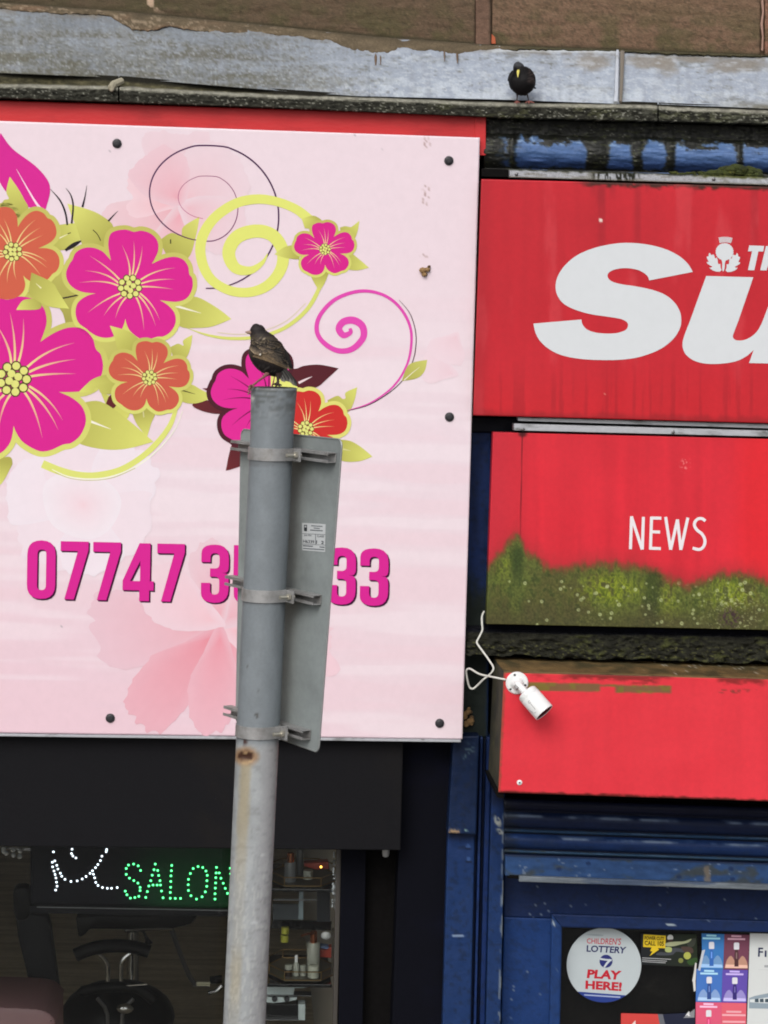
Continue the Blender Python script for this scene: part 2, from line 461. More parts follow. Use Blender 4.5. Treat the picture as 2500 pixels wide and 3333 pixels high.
# ------------------------------------------------------------------ the tenement front (one building)
bld = thing('tenement_building', (0, .3, 0), 'sandstone tenement front above the shop signs with a grey lead covered cornice', 'building')
def lint(pts):
    xs = np.array([p[0] for p in pts], float); ys = np.array([p[1] for p in pts], float)
    return lambda x: np.interp(x, xs, ys)
stone_bot = lint([(-700, -8), (0, 10), (410, 41), (850, 83), (1235, 123), (1650, 152), (2500, 183), (3300, 205)])
mort_bot = lint([(-700, 10), (0, 28), (150, 41), (300, 47), (360, 52), (430, 95), (500, 98), (560, 84), (640, 100), (850, 110), (950, 118), (1080, 136), (1160, 172), (1230, 178), (1290, 166), (1420, 164), (1476, 182), (1510, 172), (1650, 161), (2010, 166), (2200, 177), (2500, 184), (3300, 214)])
lead_bot = lint([(-700, 212), (0, 238), (410, 254), (615, 272), (850, 291), (1160, 313), (1650, 325), (2000, 338), (2060, 336), (2500, 354), (3300, 380)])
nose_top = lint([(-700, 255), (0, 279), (380, 287), (850, 312), (1250, 325), (1650, 341), (2110, 348), (2190, 355), (2500, 365), (3300, 392)])
nose_bot = lint([(-700, 290), (0, 318), (850, 348), (1650, 382), (2500, 402), (3300, 428)])
def stonecol(seed, tint):
    def f(X, Y):
        Yr = Y - .03 * X
        n = fbm(X / 130 + fbm(X / 90, Yr / 50, seed + 1, 2) * 2, Yr / 7, seed, 4); n2 = fbm(X / 60, Yr / 40, seed + 5, 4); n3 = fbm(X / 7, Yr / 5, seed + 9, 3)
        c = flat(X, tint)
        c = c * (0.95 + .10 * n[:, None])
        g = ss(.35, .7, n2) * np.clip(1.25 - (stone_bot(X) - Y) / 150, 0, 1)
        c = mixc(c, (88, 84, 58), g * .75)
        c = mixc(c, (70, 62, 50), ss(.5, .75, n3) * .5); c = mixc(c, (150, 124, 102), ss(.66, .76, fbm(X / 6, Yr / 4, seed + 21, 2)) * .3)
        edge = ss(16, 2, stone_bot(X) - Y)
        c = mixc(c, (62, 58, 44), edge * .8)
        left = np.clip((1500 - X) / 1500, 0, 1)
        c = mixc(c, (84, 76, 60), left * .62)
        pk = ss(.62, .66, fbm(X / 40, Y / 30, 77, 3)) * ss(60, 20, abs(X - 490)) * ss(45, 10, abs(Y - 5))
        c = mixc(c, (196, 170, 146), pk)
        return c
    return f
def stonedisp(seed):
    def f(X, Y):
        Yr = Y - .03 * X
        return -(fbm(X / 120, Yr / 6, seed, 4) - .5) * .0045 - (fbm(X / 40, Yr / 14, seed + 3, 3) - .5) * .007
    return f
blocks = [(-620, 1546, (104, 86, 70)), (1603, 2474, (122, 98, 80)), (2490, 3200, (150, 108, 92))]
for i, (xa, xb, tint) in enumerate(blocks):
    # lower course follows the fillet line
    TL = (xa, -420 + .03 * xa); TR = (xb, -420 + .03 * xb); BR = (xb, float(stone_bot(xb)) + 14); BL = (xa, float(stone_bot(xa)) + 14)
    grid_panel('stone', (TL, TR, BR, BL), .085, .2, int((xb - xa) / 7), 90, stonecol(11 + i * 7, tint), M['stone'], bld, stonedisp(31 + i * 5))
MB().pq([(-640, -440), (3260, -330), (3260, 230), (-640, 40)], .105, .28, 0).obj('mortar_bed', M['wood'], bld)
def jointcol(X, Y):
    n = fbm(X / 20, Y / 14, 19, 4); c = flat(X, (116, 92, 78)) * (.8 + .4 * n[:, None])
    c = mixc(c, (56, 50, 40), ss(4, 0, 1596 - X) * .8)
    return mixc(c, (168, 84, 56), ss(1, .6, np.hypot((X - 1606 + .35 * (Y - 130)) / 9, (Y - 124) / 20)) * .0)
grid_panel('mortar_joint', [(1548, -370), (1599, -370), (1599, 160), (1548, 158)], .089, .03, 10, 80, jointcol, M['stone'], bld, lambda X, Y: (fbm(X / 20, Y / 20, 3, 3) - .5) * .008)
cq = MB(); cq.prism([W(1601, 110, .082), W(1612, 122, .080), W(1614, 143, .078), W(1600, 142, .080)], (0, .02, 0), .001); cq.obj('stone_chip', mat('orange_chip', (178, 92, 60), rough=.9), bld)
MB().tube([W(2481, 0, .086), W(2484, 40, .084), W(2479, 80, .086), W(2483, 120, .085), W(2481, 165, .086)], [.005, .0035, .005, .003, .004], 6).obj('mortar_joint', mat('pink_mortar', (176, 140, 126), rough=.95, bump=.5), bld)
# mortar fillet: irregular strip on top of the lead
def strip(name, top, bot, x0, x1, nx, ny, yfn, fn, m, parent, thick=.02, label=None):
    u = np.linspace(x0, x1, nx + 1); t = np.linspace(0, 1, ny + 1)
    V = []; XY = []
    for tt in t:
        for x in u:
            ya, yb = float(top(x)), float(bot(x)); py = ya + (yb - ya) * tt
            V.append(W(x, py, yfn(x, tt))[:]); XY.append((x, py, tt))
    V = np.array(V); XY = np.array(XY); n1 = nx + 1
    ix, iy = np.meshgrid(np.arange(nx), np.arange(ny)); a = (iy * n1 + ix).ravel()
    faces = np.stack([a, a + n1, a + n1 + 1, a + 1], 1).tolist()
    ring = list(range(0, nx + 1)) + [j * n1 + nx for j in range(1, ny + 1)] + [ny * n1 + i for i in range(nx - 1, -1, -1)] + [j * n1 for j in range(ny - 1, 0, -1)]
    B = V[ring].copy(); B[:, 1] += thick; base = len(V); k = len(ring)
    for i in range(k): faces.append((ring[i], ring[(i + 1) % k], base + (i + 1) % k, base + i))
    cc = fn(XY[:, 0], XY[:, 1], XY[:, 2]); cc = np.vstack([cc, cc[ring]])
    o = mesh_obj(name, np.vstack([V, B]), faces, m, parent, nlin(cc) * KA, False, label=label)
    o.data.polygons.foreach_set('use_smooth', [True] * (nx * ny) + [False] * k)
    return o
def _hs(ix, iy, s):
    n = (ix * 374761393 + iy * 668265263 + s * 1442695041) & 0xffffffff
    n = ((n ^ (n >> 13)) * 1274126177) & 0xffffffff
    return ((n ^ (n >> 16)) & 0xffff) / 65535.0
def vs1(x, y, s):
    ix = math.floor(x); iy = math.floor(y); fx = x - ix; fy = y - iy
    fx = fx * fx * (3 - 2 * fx); fy = fy * fy * (3 - 2 * fy)
    return (_hs(ix, iy, s) * (1 - fx) + _hs(ix + 1, iy, s) * fx) * (1 - fy) + (_hs(ix, iy + 1, s) * (1 - fx) + _hs(ix + 1, iy + 1, s) * fx) * fy
def n2d(x, y, s, o=3):
    t = 0; a = .5; n = 0
    for k in range(o): t += a * vs1(x * 2 ** k, y * 2 ** k, s + k * 17); n += a; a *= .5
    return t / n
def wob(x, s, sc, a): return (n2d(x / sc, s * 3.7, s) - .5) * a
def mortarcol(X, Y, T):
    n = fbm(X / 50, Y / 9, 5, 4); c = flat(X, (102, 90, 72)) * (.8 + .35 * n[:, None])
    c = mixc(c, (132, 104, 84), ss(.5, .75, fbm(X / 120, Y / 30, 8, 3)) * ss(1100, 300, X) * .6)
    c = mixc(c, (70, 68, 48), ss(1600, 1750, X) * .75)
    c = mixc(c, (176, 158, 136), ss(.6, .72, fbm(X / 14, Y / 5, 51, 3)) * ss(1500, 300, X) * .6)
    return mixc(c, (58, 54, 42), ss(.25, 0, T) * .5)
def mort_y(x, t):
    f = (stone_bot(x) + (mort_bot(x) - stone_bot(x)) * t - stone_bot(x)) / (lead_bot(x) - stone_bot(x))
    return .045 - .225 * f - .005 - .008 * math.sin(t * 3.1) + wob(x, 7, 25, .012)
strip('mortar_fillet', lambda x: stone_bot(x) - 3, lambda x: mort_bot(x) + 2 + wob(x, 4, 12, 14), -620, 3260, 620, 8, lambda x, t: mort_y(x, t), mortarcol, M['rough'], bld)
# two mortar drips on the lead
for dx, dy, hh, ww in ((1222, 175, 38, 11), (1238, 175, 36, 6), (1446, 172, 28, 5), (1488, 180, 26, 7)):
    MB().tube([W(dx, dy - 4, -.004), W(dx + 1, dy + hh * .5, -.045), W(dx + 1, dy + hh, -.07)], [ww * .00062, ww * .0005, ww * .0002], 6).obj('mortar_drip', M['wood'], bld)
# lead sheets: slope out from the wall over the cornice
def leadcol(X, Y, T):
    Yr = Y - .035 * X
    bigm = fbm(X / 260, Yr / 60, 3, 4); f1 = fbm(X / 13, Yr / 7, 13, 4); f2 = fbm(X / 34, Yr / 22, 23, 4); st = fbm(X / 16, Yr / 120, 27, 3)
    f3 = fbm(X / 13 + f2 * 2, Yr / 3.2, 15, 3); f4 = fbm(X / 5, Yr / 16, 19, 3); soft = fbm(X / 190 + T, Yr / 20, 25, 5)
    right = ss(650, 1500, X)
    c = flat(X, (130, 137, 145)) * (.84 + .22 * bigm[:, None]) * (.92 + .14 * fbm(X / 10, Yr / 110, 29, 3))[:, None]
    c = mixc(c, (154, 163, 177), np.maximum(right, ss(.52, .7, soft) * .7))
    k = ss(.40, .66, soft * .45 + f2 * .3 + f3 * .25 + .16 * (T - .45) * (1 - right) - .10 * right + .05 * ss(900, 0, X))
    c = mixc(c, (112, 113, 108), k * .7)
    k2 = ss(.47, .62, f3 * .55 + f1 * .25 + soft * .2 + .10 * (T - .5) * (1 - right) - .10 * right)
    c = mixc(c, (92, 92, 86), k2 * .5)
    c = mixc(c, (82, 82, 62), ss(.5, .7, soft) * ss(.55, .95, T) * ss(1300, 300, X) * .55)
    c = mixc(c, (196, 202, 206), ss(.60, .72, fbm(X / 9, Yr / 3.4, 33, 3)) * (.2 + .8 * T) * (.4 + .2 * right))
    c = mixc(c, (198, 206, 214), right * ss(.5, .85, T) * ss(.42, .6, f2) * .5)
    c = mixc(c, (136, 142, 152), ss(.5, .72, st) * .35)
    for bx, by, rx, ry in ((1925, 205, 75, 28), (2110, 200, 80, 22), (2170, 330 - 120, 40, 40), (2400, 215, 110, 26), (2260, 190, 60, 18)):
        c = mixc(c, (132, 126, 118), ss(1.2, .5, np.hypot((X - bx) / rx, (Y - by) / ry) + (f2 - .5)) * .8)
    c = mixc(c, (96, 92, 76), ss(.78, 1, T) * ss(2250, 2500, X) * .8)
    c = mixc(c, (112, 100, 84), ss(.2, 0, T) * ss(.35, .6, f2) * .8)
    c = mixc(c, (78, 74, 60), ss(.52, .66, fbm(X / 6, Yr / 5, 63, 2) * .5 + soft * .5 + .1 * (T - .6)) * ss(1300, 700, X) * .55)
    c = mixc(c, (206, 212, 216), ss(.06, .015, T - (mort_bot(X) - stone_bot(X)) / (lead_bot(X) - stone_bot(X))) * ss(1550, 1650, X) * .7)
    c = mixc(c, (188, 196, 206), ss(.54, .72, fbm(X / 30 + T * 3, Yr / 10, 35, 4)) * right * .5)
    return c
def leady(off, amp=.01):
    def f(x, t):
        n = n2d(x / 120.0, t * 1.7, 41) - .5
        return .045 - .225 * t + off - n * amp - (.018 * math.sin(x / 90.0) * t * (1 if x < 1200 else .3))
    return f
strip('lead_sheet', lambda x: stone_bot(x), lead_bot, -620, 812, 300, 42, leady(0, .02), leadcol, M['lead'], bld, .004)
strip('lead_sheet', lambda x: stone_bot(x), lead_bot, 806, 2018, 300, 42, leady(-.006, .014), leadcol, M['lead'], bld, .004)
strip('lead_sheet', lambda x: stone_bot(x), lead_bot, 2014, 3260, 260, 42, leady(.004, .012), leadcol, M['lead'], bld, .004)
sv = MB(); sv.tube([W(2010, 166, .04), W(2008, 240, -.085), W(2007, 300, -.16), W(2004, 334, -.195)], [.006, .007, .007, .008], 8)
sv.obj('lead_seam', mat('lead_roll', (190, 196, 206), rough=.6, layers=[((120, 124, 120), (20, 20, 20), .5, .65, .8)]), bld)
sv = MB(); sv.tube([W(2026, 170, .035), W(2024, 250, -.09), W(2020, 333, -.185)], [.009, .007, .006], 6)
sv.obj('lead_seam', mat('lead_roll_dirty', (122, 114, 104), rough=.8), bld)
# cornice nosing stones
def nosecol(X, Y, T):
    Yr = Y - .035 * X; d = Y - nose_top(X) + (fbm(X / 40, Yr / 20, 77, 2) - .5) * 5
    n = fbm(X / 16, Yr / 7, 7, 4); n2 = fbm(X / 90, Yr / 30, 9, 3)
    c = flat(X, (58, 58, 51)) * (.55 + .9 * n[:, None])
    c = mixc(c, (84, 86, 58), ss(.45, .68, n2) * ss(.4, .6, n) * .7 * ss(1100, 1700, X))
    c = mixc(c, (118, 120, 108), ss(.46, .62, n) * ss(1700, 2400, X) * .5)
    c = mixc(c, (176, 176, 164), ss(.68, .76, fbm(X / 7, Yr / 5, 17, 3)) * .75)
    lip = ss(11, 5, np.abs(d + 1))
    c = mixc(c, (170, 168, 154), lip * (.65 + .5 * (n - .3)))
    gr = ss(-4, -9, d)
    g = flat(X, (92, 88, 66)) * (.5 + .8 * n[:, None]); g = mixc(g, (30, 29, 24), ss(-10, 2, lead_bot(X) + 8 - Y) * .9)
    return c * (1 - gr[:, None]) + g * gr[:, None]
def nosey(x, t):
    py = lead_bot(x) - 6 + (nose_bot(x) - lead_bot(x) + 6) * t; d = py - nose_top(x)
    if d < -9: b = -.172
    elif d < 3: b = -.172 - .05 * math.sin((d + 9) / 12 * 1.57)
    else: b = -.222 + .0004 * (d - 3)
    return b + wob(x, 3, 30, .010) * (1 if d > -9 else .3) + (n2d(x / 9, py / 7, 6) - .5) * .010 * (d > 2)
nt_ = lambda x: lead_bot(x) - 6
for xa, xb in ((-620, 384), (389, 2140), (2145, 3260)):
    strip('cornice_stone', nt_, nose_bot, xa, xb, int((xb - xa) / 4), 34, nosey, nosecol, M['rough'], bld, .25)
MB().tube([W(398, 262, -.19), W(370, 275, -.212), W(362, 286, -.235), W(366, 296, -.238)], [.011, .014, .013, .006], 8).obj('mortar_repair', mat('pale_mortar', (160, 154, 134), rough=.9, bump=.4), bld)
MB().pq([(-640, 270), (850, 322), (1650, 352), (3280, 402), (3280, 424), (2500, 396), (1650, 376), (850, 342), (-640, 286)], -.20, .28, 0).obj('cornice_soffit', M['dark'], bld)
# wall behind the fascias, with openings for the two windows
MB().pq([(-640, 330), (3280, 430), (3280, 2880), (1650, 2840), (1650, 3500), (1110, 3500), (1110, 2700), (-640, 2700)], .12, .30, 0).obj('wall', M['dark'], bld)
MB().box(W(1110, 3000, .12).x, W(1660, 3000, .12).x, .12, .30, 0, W(1300, 3300, .12).z).obj('wall', M['dark'], bld)

stm = mat('plain_sandstone', (112, 88, 70), rough=.95, layers=[((84, 76, 60), (1.2, 1.2, 1.2), .4, .65, .8), ((140, 108, 88), (2, 2, 9), .55, .75, .5)], fine=.15, fscale=60, bump=.4)
xr_, xl_ = W(3255, 1600, -.1).x, W(-622, 1600, -.1).x
zc_ = W(1250, -400, .1).z; zt_ = W(-622, 2700, 0).z
for a0, a1, z0, z1 in ((xr_ + .01, xr_ + 9, 0, 9), (xl_ - 9, -4.0, 0, zt_), (xl_ - 9, xl_ - .01, zt_, 9), (xl_ - .005, xr_ + .005, zc_ - .02, 9)):
    zz = z0
    while zz < z1 - .01:
        h_ = min(.36, z1 - zz); xx = a0 - (.3 if int(round(zz / .36)) % 2 else 0)
        while xx < a1:
            x1_ = min(xx + .9, a1)
            if x1_ > max(xx, a0) + .02: MB().box(max(xx, a0), x1_ - .008, .088 if a0 == xl_ - .005 else -.05, .35, zz, zz + h_ - .008, 0).obj('stone', stm, bld)
            xx += .9
        zz += .36
    MB().box(a0, a1, .11 if a0 == xl_ - .005 else -.03, .36, z0, z1, 0).obj('mortar_bed', M['wood'], bld)

# ------------------------------------------------------------------ red fascia board behind the salon sign
rb = thing('fascia_board', W(700, 420, -.02), 'red painted wooden board showing above the pink floral sign', 'board')
MB().pq([(-620, 308), (1578, 375), (1578, 505), (-620, 480)], -.165, .11, .004).obj('board', M['redboard'], rb)
MB().pq([(1546, 378), (1582, 379), (1581, 506), (1545, 506)], -.170, .09, .002).obj('end_trim', M['redboard'], rb)
MB().pq([(1592, 398), (2000, 400), (2000, 430), (1592, 520)], -.08, .11, .004).obj('backing_board', M['dark'], rb)

# ------------------------------------------------------------------ salon sign (pink)
SY = -.190
def pinkcol(X, Y):
    c = flat(X, (235, 216, 225))
    v = ss(1500, 2350, Y)
    c = mixc(c, (233, 200, 213), v * ss(1500, 300, X))
    c = mixc(c, (238, 212, 222), v * ss(400, 1500, X) * .5)
    c = mixc(c, (236, 212, 218), ss(700, 1250, Y) * ss(1500, 1900, Y) * .2)
    # broad, faint brush bands
    yb = Y - .03 * X
    b_ = fbm(X / 700, yb / 55, 91, 3)
    c = mixc(c, (245, 234, 240), ss(.5, .62, b_) * ss(800, 1400, Y) * .35)
    c = mixc(c, (238, 204, 214), ss(.47, .35, b_) * ss(800, 1300, Y) * .25)
    # drip marks under the second bolt column
    m = ss(.60, .70, fbm(X / 7, Y / 9, 99, 2)) * ss(18, 6, abs(X - 1384 + (Y - 600) * .02)) * ss(430, 470, Y) * ss(860, 820, Y) * ss(.42, .6, fbm(X / 60, Y / 26, 55, 2))
    c = mixc(c, (160, 124, 118), m * .8)
    for fx, fy, fr in ((347, 491, 4), (1237, 486, 4), (1150, 438, 5), (199, 1650, 4), (192, 2033, 5), (1483, 1560, 3), (700, 2050, 4), (60, 1400, 3)): c = mixc(c, (150, 140, 150), ss(fr, fr * .4, np.hypot(X - fx, Y - fy)) * .7)
    return c
salon = thing('salon_sign', W(700, 2400, SY), 'large pale pink shop sign with magenta flowers, green swirls and a phone number', 'sign')
TLx = -620
TL, TR, BR, BL = (TLx, 372), (1562, 448), (1505, 2406), (TLx, 2377)
grid_panel('panel', (TL, TR, BR, BL), SY, .006, 360, 330, pinkcol, M['panel'], salon, None)
MB().pq([(1500, 2408), (1500, 2416), (TLx, 2388), (TLx, 2380)], SY - .006, SY + .02, .001).obj('bottom_trim', M['alu'], salon)
SYP = SY - .0005

# watercolour blossoms (very faint flat print)
pr = Print(SYP)
def blob(cx, cy, pts, cin, cout, layer, pw=1.2):
    q = catmull(pts, 5, True); pr.fan((cx, cy), q, cin, cout, layer, 6, pw)
def petal(cx, cy, ang, L_, wd, cin, cout, layer, seed=1, cutc=None):
    rnd = random.Random(seed); a = R(ang); pts = []
    for t, s_ in ((0, .12), (.25, .55), (.55, .95), (.82, .9), (.97, .5), (1.03, 0), (.95, -.5), (.8, -.95), (.5, -.9), (.22, -.5), (0, -.12)):
        t += rnd.uniform(-.04, .04); s_ *= rnd.uniform(.85, 1.1)
        x = t * L_; y = s_ * wd / 2
        px_ = cx + x * math.cos(a) - y * math.sin(a); pts.append((px_, max(cy + x * math.sin(a) + y * math.cos(a), 408 + .036 * px_)))
    m = (cx + L_ * .12 * math.cos(a), cy + L_ * .12 * math.sin(a))
    q = catmull(pts, 6, True); q = [(m[0] + (x - m[0]) * (1 + (n2d(x / 28, y / 28, seed) - .5) * .22), m[1] + (y - m[1]) * (1 + (n2d(x / 28, y / 28, seed) - .5) * .22)) for x, y in q]
    q = [(x, max(y, 404 + .036 * x)) for x, y in q]
    pr.fan(m, q, cin, cout, layer, 6, .6)
PK = (238, 192, 202); P2 = (236, 168, 180); BGc = (238, 216, 225)
for i, (a, L_, wd, ci, co) in enumerate([(150, 290, 240, (234, 178, 188), (234, 204, 212)), (205, 190, 200, (240, 178, 188), (239, 208, 216)), (100, 330, 200, (236, 172, 184), (234, 206, 214)), (-95, 300, 230, (235, 186, 196), (234, 210, 219)), (-40, 250, 250, (235, 194, 203), (234, 212, 221)), (30, 230, 210, (235, 190, 200), (234, 210, 219)), (235, 210, 210, (235, 174, 186), (234, 200, 210))]):
    petal(*fv(392, 440), a, L_ * .95, wd, ci, co, i, i + 3)
for i, (a, L_, wd) in enumerate([(140, 260, 250), (200, 270, 260), (260, 250, 250), (320, 270, 260), (20, 230, 240), (80, 230, 240)]):
    petal(*fv(185, 1095), a, L_ * .95, wd * .95, (240, 222, 231), (239, 227, 236) if i % 2 else (238, 222, 231), i, i + 30)
blob(*fv(180, 1090), [fv(100, 1040), fv(160, 1015), fv(225, 1035), fv(262, 1080), fv(240, 1140), (fv(190, 1165)), fv(120, 1140), fv(95, 1090)], (240, 210, 219), (240, 230, 238), 8, .6)
for i, (a, L_, wd, ci, co) in enumerate([(178, 430, 260, (234, 172, 184), (231, 196, 208)), (132, 430, 210, (232, 146, 160), (232, 178, 191)), (62, 340, 250, (236, 160, 174), (234, 190, 202)), (20, 380, 260, (240, 190, 200), (239, 206, 216)), (-45, 330, 210, (234, 180, 192), (233, 204, 214)), (-100, 270, 160, (234, 172, 184), (233, 203, 213)), (95, 340, 170, (234, 154, 168), (233, 182, 195)), (-150, 300, 200, (240, 196, 206), (237, 209, 219))]):
    petal(*fv(478, 1352), a, L_, wd, ci, co, i, i + 60)
petal(*fv(990, 720), 120, 110, 130, (236, 204, 214), BGc, 2, 88)
petal(*fv(985, 810), 200, 120, 120, (236, 206, 216), BGc, 1, 89)
pr.obj('watercolour_blossom', salon)

KH = (192, 186, 98); KL = (222, 224, 122); CREAM = (240, 226, 150)
PETALS = [
 [(-120,-166),(-137,-261),(-125,-331),(-85,-356),(-25,-363),(25,-349),(75,-356),(135,-336),(175,-291),(180,-231),(160,-181),(140,-145)],
 [(140,-145),(205,-175),(275,-190),(335,-175),(370,-130),(378,-80),(397,-50),(397,10),(365,70),(305,95),(235,92),(190,85)],
 [(190,85),(245,120),(285,170),(290,230),(260,285),(215,315),(175,318),(115,335),(65,330),(5,285),(-20,240),(-28,205)],
 [(-28,205),(-50,270),(-90,310),(-145,325),(-205,315),(-253,287),(-275,268),(-325,230),(-345,170),(-335,110),(-295,70),(-250,50),(-215,43)],
 [(-215,43),(-295,35),(-355,10),(-395,-35),(-405,-90),(-383,-145),(-365,-170),(-345,-215),(-295,-245),(-235,-248),(-175,-225),(-140,-190),(-120,-166)]]
VEINS = [((0,-68),(8,-150),(-50,-265)),((15,-70),(35,-170),(25,-292)),((30,-66),(72,-150),(80,-258)),
 ((66,-42),(160,-110),(290,-120)),((72,-20),(160,-52),(285,-47)),((70,0),(150,-4),(275,16)),
 ((36,58),(80,130),(90,278)),((52,50),(130,130),(165,252)),((64,42),(150,105),(190,212)),
 ((-18,62),(-70,110),(-92,202)),((-38,55),(-120,105),(-166,186)),((-58,42),(-160,75),(-268,166)),
 ((-72,-6),(-160,-48),(-322,-26)),((-72,-24),(-150,-95),(-286,-102)),((-64,-44),(-130,-120),(-254,-196))]
def offset(poly, d):
    out = []; n = len(poly)
    area = sum(poly[i][0] * poly[(i + 1) % n][1] - poly[(i + 1) % n][0] * poly[i][1] for i in range(n))
    sg = 1 if area > 0 else -1
    for i in range(n):
        a = poly[i - 1]; b_ = poly[(i + 1) % n]
        tx, ty = b_[0] - a[0], b_[1] - a[1]; l = math.hypot(tx, ty) or 1
        out.append((poly[i][0] + sg * ty / l * d, poly[i][1] - sg * tx / l * d))
    return out
def flower(center, s, rot, pc, bc, layer, vein=CREAM, bd=28, pc2=None, name='printed_flower', label=None, petals=range(5), bgrad=None):
    ca, sa = math.cos(R(rot)), math.sin(R(rot)); k = s * .5124
    def T(p): return (center[0] + (p[0] * ca - p[1] * sa) * k, center[1] + (p[0] * sa + p[1] * ca) * k)
    pp = Print(SYP)
    for i in petals:
        q = catmull(PETALS[i], 5)
        closed = q + [(0, 0)]
        bo = offset(catmull(PETALS[i], 4), bd) + [(0, 0)]
        bcol = bc if bgrad is None else (lambda p, c0=bc, c1_=bgrad: [c0[j] + (c1_[j] - c0[j]) * max(0, min(1, .5 + (p[1] - center[1]) / (900 * k))) for j in range(3)])
        pp.poly([T(p) for p in bo], bcol, layer + i)
    for i in petals:
        q = catmull(PETALS[i], 5)
        pp.poly([T(p) for p in q + [(0, 0)]], pc, layer + 6 + (i % 2))
    pp.circle(center, 60 * k, pc, layer + 7.5)
    for i in petals:
        for j, v in enumerate(VEINS[i * 3:i * 3 + 3]):
            mid = v[1]
            pts = [T((v[0][0] * (1 - t) ** 2 + 2 * v[1][0] * t * (1 - t) + v[2][0] * t * t, v[0][1] * (1 - t) ** 2 + 2 * v[1][1] * t * (1 - t) + v[2][1] * t * t)) for t in (0, .25, .5, .75, 1)]
            pp.stroke(pts, [10 * k, 9.5 * k, 8 * k, 5 * k, .6 * k], (lambda t, a=vein, b_=pc: [a[q_] * (1 - t * .45) + b_[q_] * t * .45 for q_ in range(3)]), layer + 9 + j * .3, 3)
    dots = [(58 * math.cos(R(a)), 58 * math.sin(R(a))) for a in range(10, 370, 40)] + [(22, -6), (-6, -24), (-20, 6), (4, 24)]
    for j, d in enumerate(dots):
        pp.circle(T(d), 23.5 * k, (84, 66, 40), layer + 10.4 + j * .08, 10)
    for j, d in enumerate(dots):
        pp.circle(T(d), 17.5 * k, (226, 226, 130), layer + 11.6, 10)
    pp.obj(name, salon, label)

def leafp(pr_, e1, e2, tip, base, layer, ca=(176, 172, 84), cb_=(222, 224, 118)):
    q = catmull(e1, 5) + (catmull(e2, 5)[1:] if e2 else [])
    D = math.hypot(tip[0] - base[0], tip[1] - base[1]) or 1
    def c(p):
        t = ((p[0] - base[0]) * (tip[0] - base[0]) + (p[1] - base[1]) * (tip[1] - base[1])) / D / D
        t = max(0, min(1, t)); return [ca[j] * (1 - t) + cb_[j] * t for j in range(3)]
    pr_.poly(q, c, layer)
def leaf_obj(items, label=None, name='printed_leaf'):
    for it in items:
        p_ = Print(SYP); it(p_)
        o = p_.obj(name if it.__code__.co_name and getattr(it, 'kind_', 'leaf') == 'leaf' else ('printed_stem' if name == 'printed_stem' else 'printed_vein'), salon, label if it is items[0] else None)
def LF(f, e1, e2, tip, base, layer, **k):
    return lambda p_: leafp(p_, cl(f, e1), cl(f, e2) if e2 else None, f(*tip), f(*base), layer, **k)
def ST(f, pts, wd, c, layer, sm=6):
    g = lambda p_: p_.stroke(cl(f, pts), wd, c, layer, sm)
    g.kind_ = 'stroke'; return g
LB = 10
# swirls ---------------------------------------------------------------
p_ = Print(SYP)
SW = [(450 + 65 * math.cos(R(t)), 426 + 47 * math.sin(R(t))) for t in range(100, 181, 16)] + [(450 + 65 * math.cos(R(t)), 426 + 47 * math.sin(R(t))) for t in range(196, 271, 15)]
SW += [(450 + 64 * math.cos(R(t)), 450 + 71 * math.sin(R(t))) for t in range(-75, 91, 15)]
SW += [(450 + 127 * math.cos(R(t)), 417 + 104 * math.sin(R(t))) for t in range(105, 271, 12)]
SW += [(450 + 152 * math.cos(R(t)), 468 + 155 * math.sin(R(t))) for t in range(-78, 99, 10)]
m_ = len(SW)
p_.stroke(cl(fv, SW), [1.8 + 3.2 * min(1, max(0, (i / m_ - .15) * 2.2)) - 1.6 * max(0, i / m_ - .85) * 6 for i in range(m_)], lambda t: [190*(1-min(t*2.0,1))+74*min(t*2.0,1), 60*(1-min(t*2.0,1))+24*min(t*2.0,1), 120*(1-min(t*2.0,1))+78*min(t*2.0,1)], LB, 3)
p_.obj('printed_swirl', salon, 'thin dark purple swirl')
p_ = Print(SYP)
p_.stroke(cl(fv, [(668,474),(640,452),(600,436),(556,430),(508,440),(462,472),(436,515),(435,560),(455,602),(495,627),(540,631),(580,615),(607,580),(610,540),(588,508),(552,499),(512,512),(494,545),(508,578),(540,584),(566,568),(578,548)]),
          [32,29,29,31,32,33,34,33,31,30,31,34,37,40,42,43,44,42,36,26,14,3], (226, 230, 120), LB + 2)
p_.stroke(cl(fv, [(405,709),(450,724),(500,731),(560,727),(615,708),(660,672),(685,632),(695,600)]), [1,7,10,11,12,13,13,8], (216, 220, 116), LB + 1)
p_.stroke(cl(fv, [(470,718),(520,722),(570,714),(620,692),(660,655)]), 1.6, (226, 218, 160), LB + 1.2)
p_.obj('printed_swirl', salon, 'thick lime green swirl')
p_ = Print(SYP)
p_.stroke(cl(fv, [(751,886),(800,870),(850,834),(880,785),(889,730),(880,690),(855,655),(820,634),(775,629),(725,646),(692,680),(684,712),(697,738),(728,757),(760,754),(784,730),(783,705),(764,692),(742,695),(732,710),(742,724),(757,718),(756,709)]),
          [1.5,4,6,7,8.5,9,9.5,10,11,12.5,13.5,14.5,15.5,17,19,21,23,24,23,22,20,14,10], (226, 76, 178), LB + 1)
p_.stroke(cl(fv, [(742,889),(800,873),(860,832),(890,785),(899,730),(887,680),(862,648)]), [1.2,2.4,3,3,3,2.4,1], (64, 24, 46), LB)
p_.obj('printed_swirl', salon, 'magenta spiral with thin dark line')
p_ = Print(SYP)
p_.stroke(cl(c4, [(270,1385),(380,1430),(500,1458),(620,1458),(760,1425),(890,1350),(1000,1250),(1080,1140),(1120,1030)]), [26,26,24,22,20,19,18,16,12], (222, 226, 122), LB)
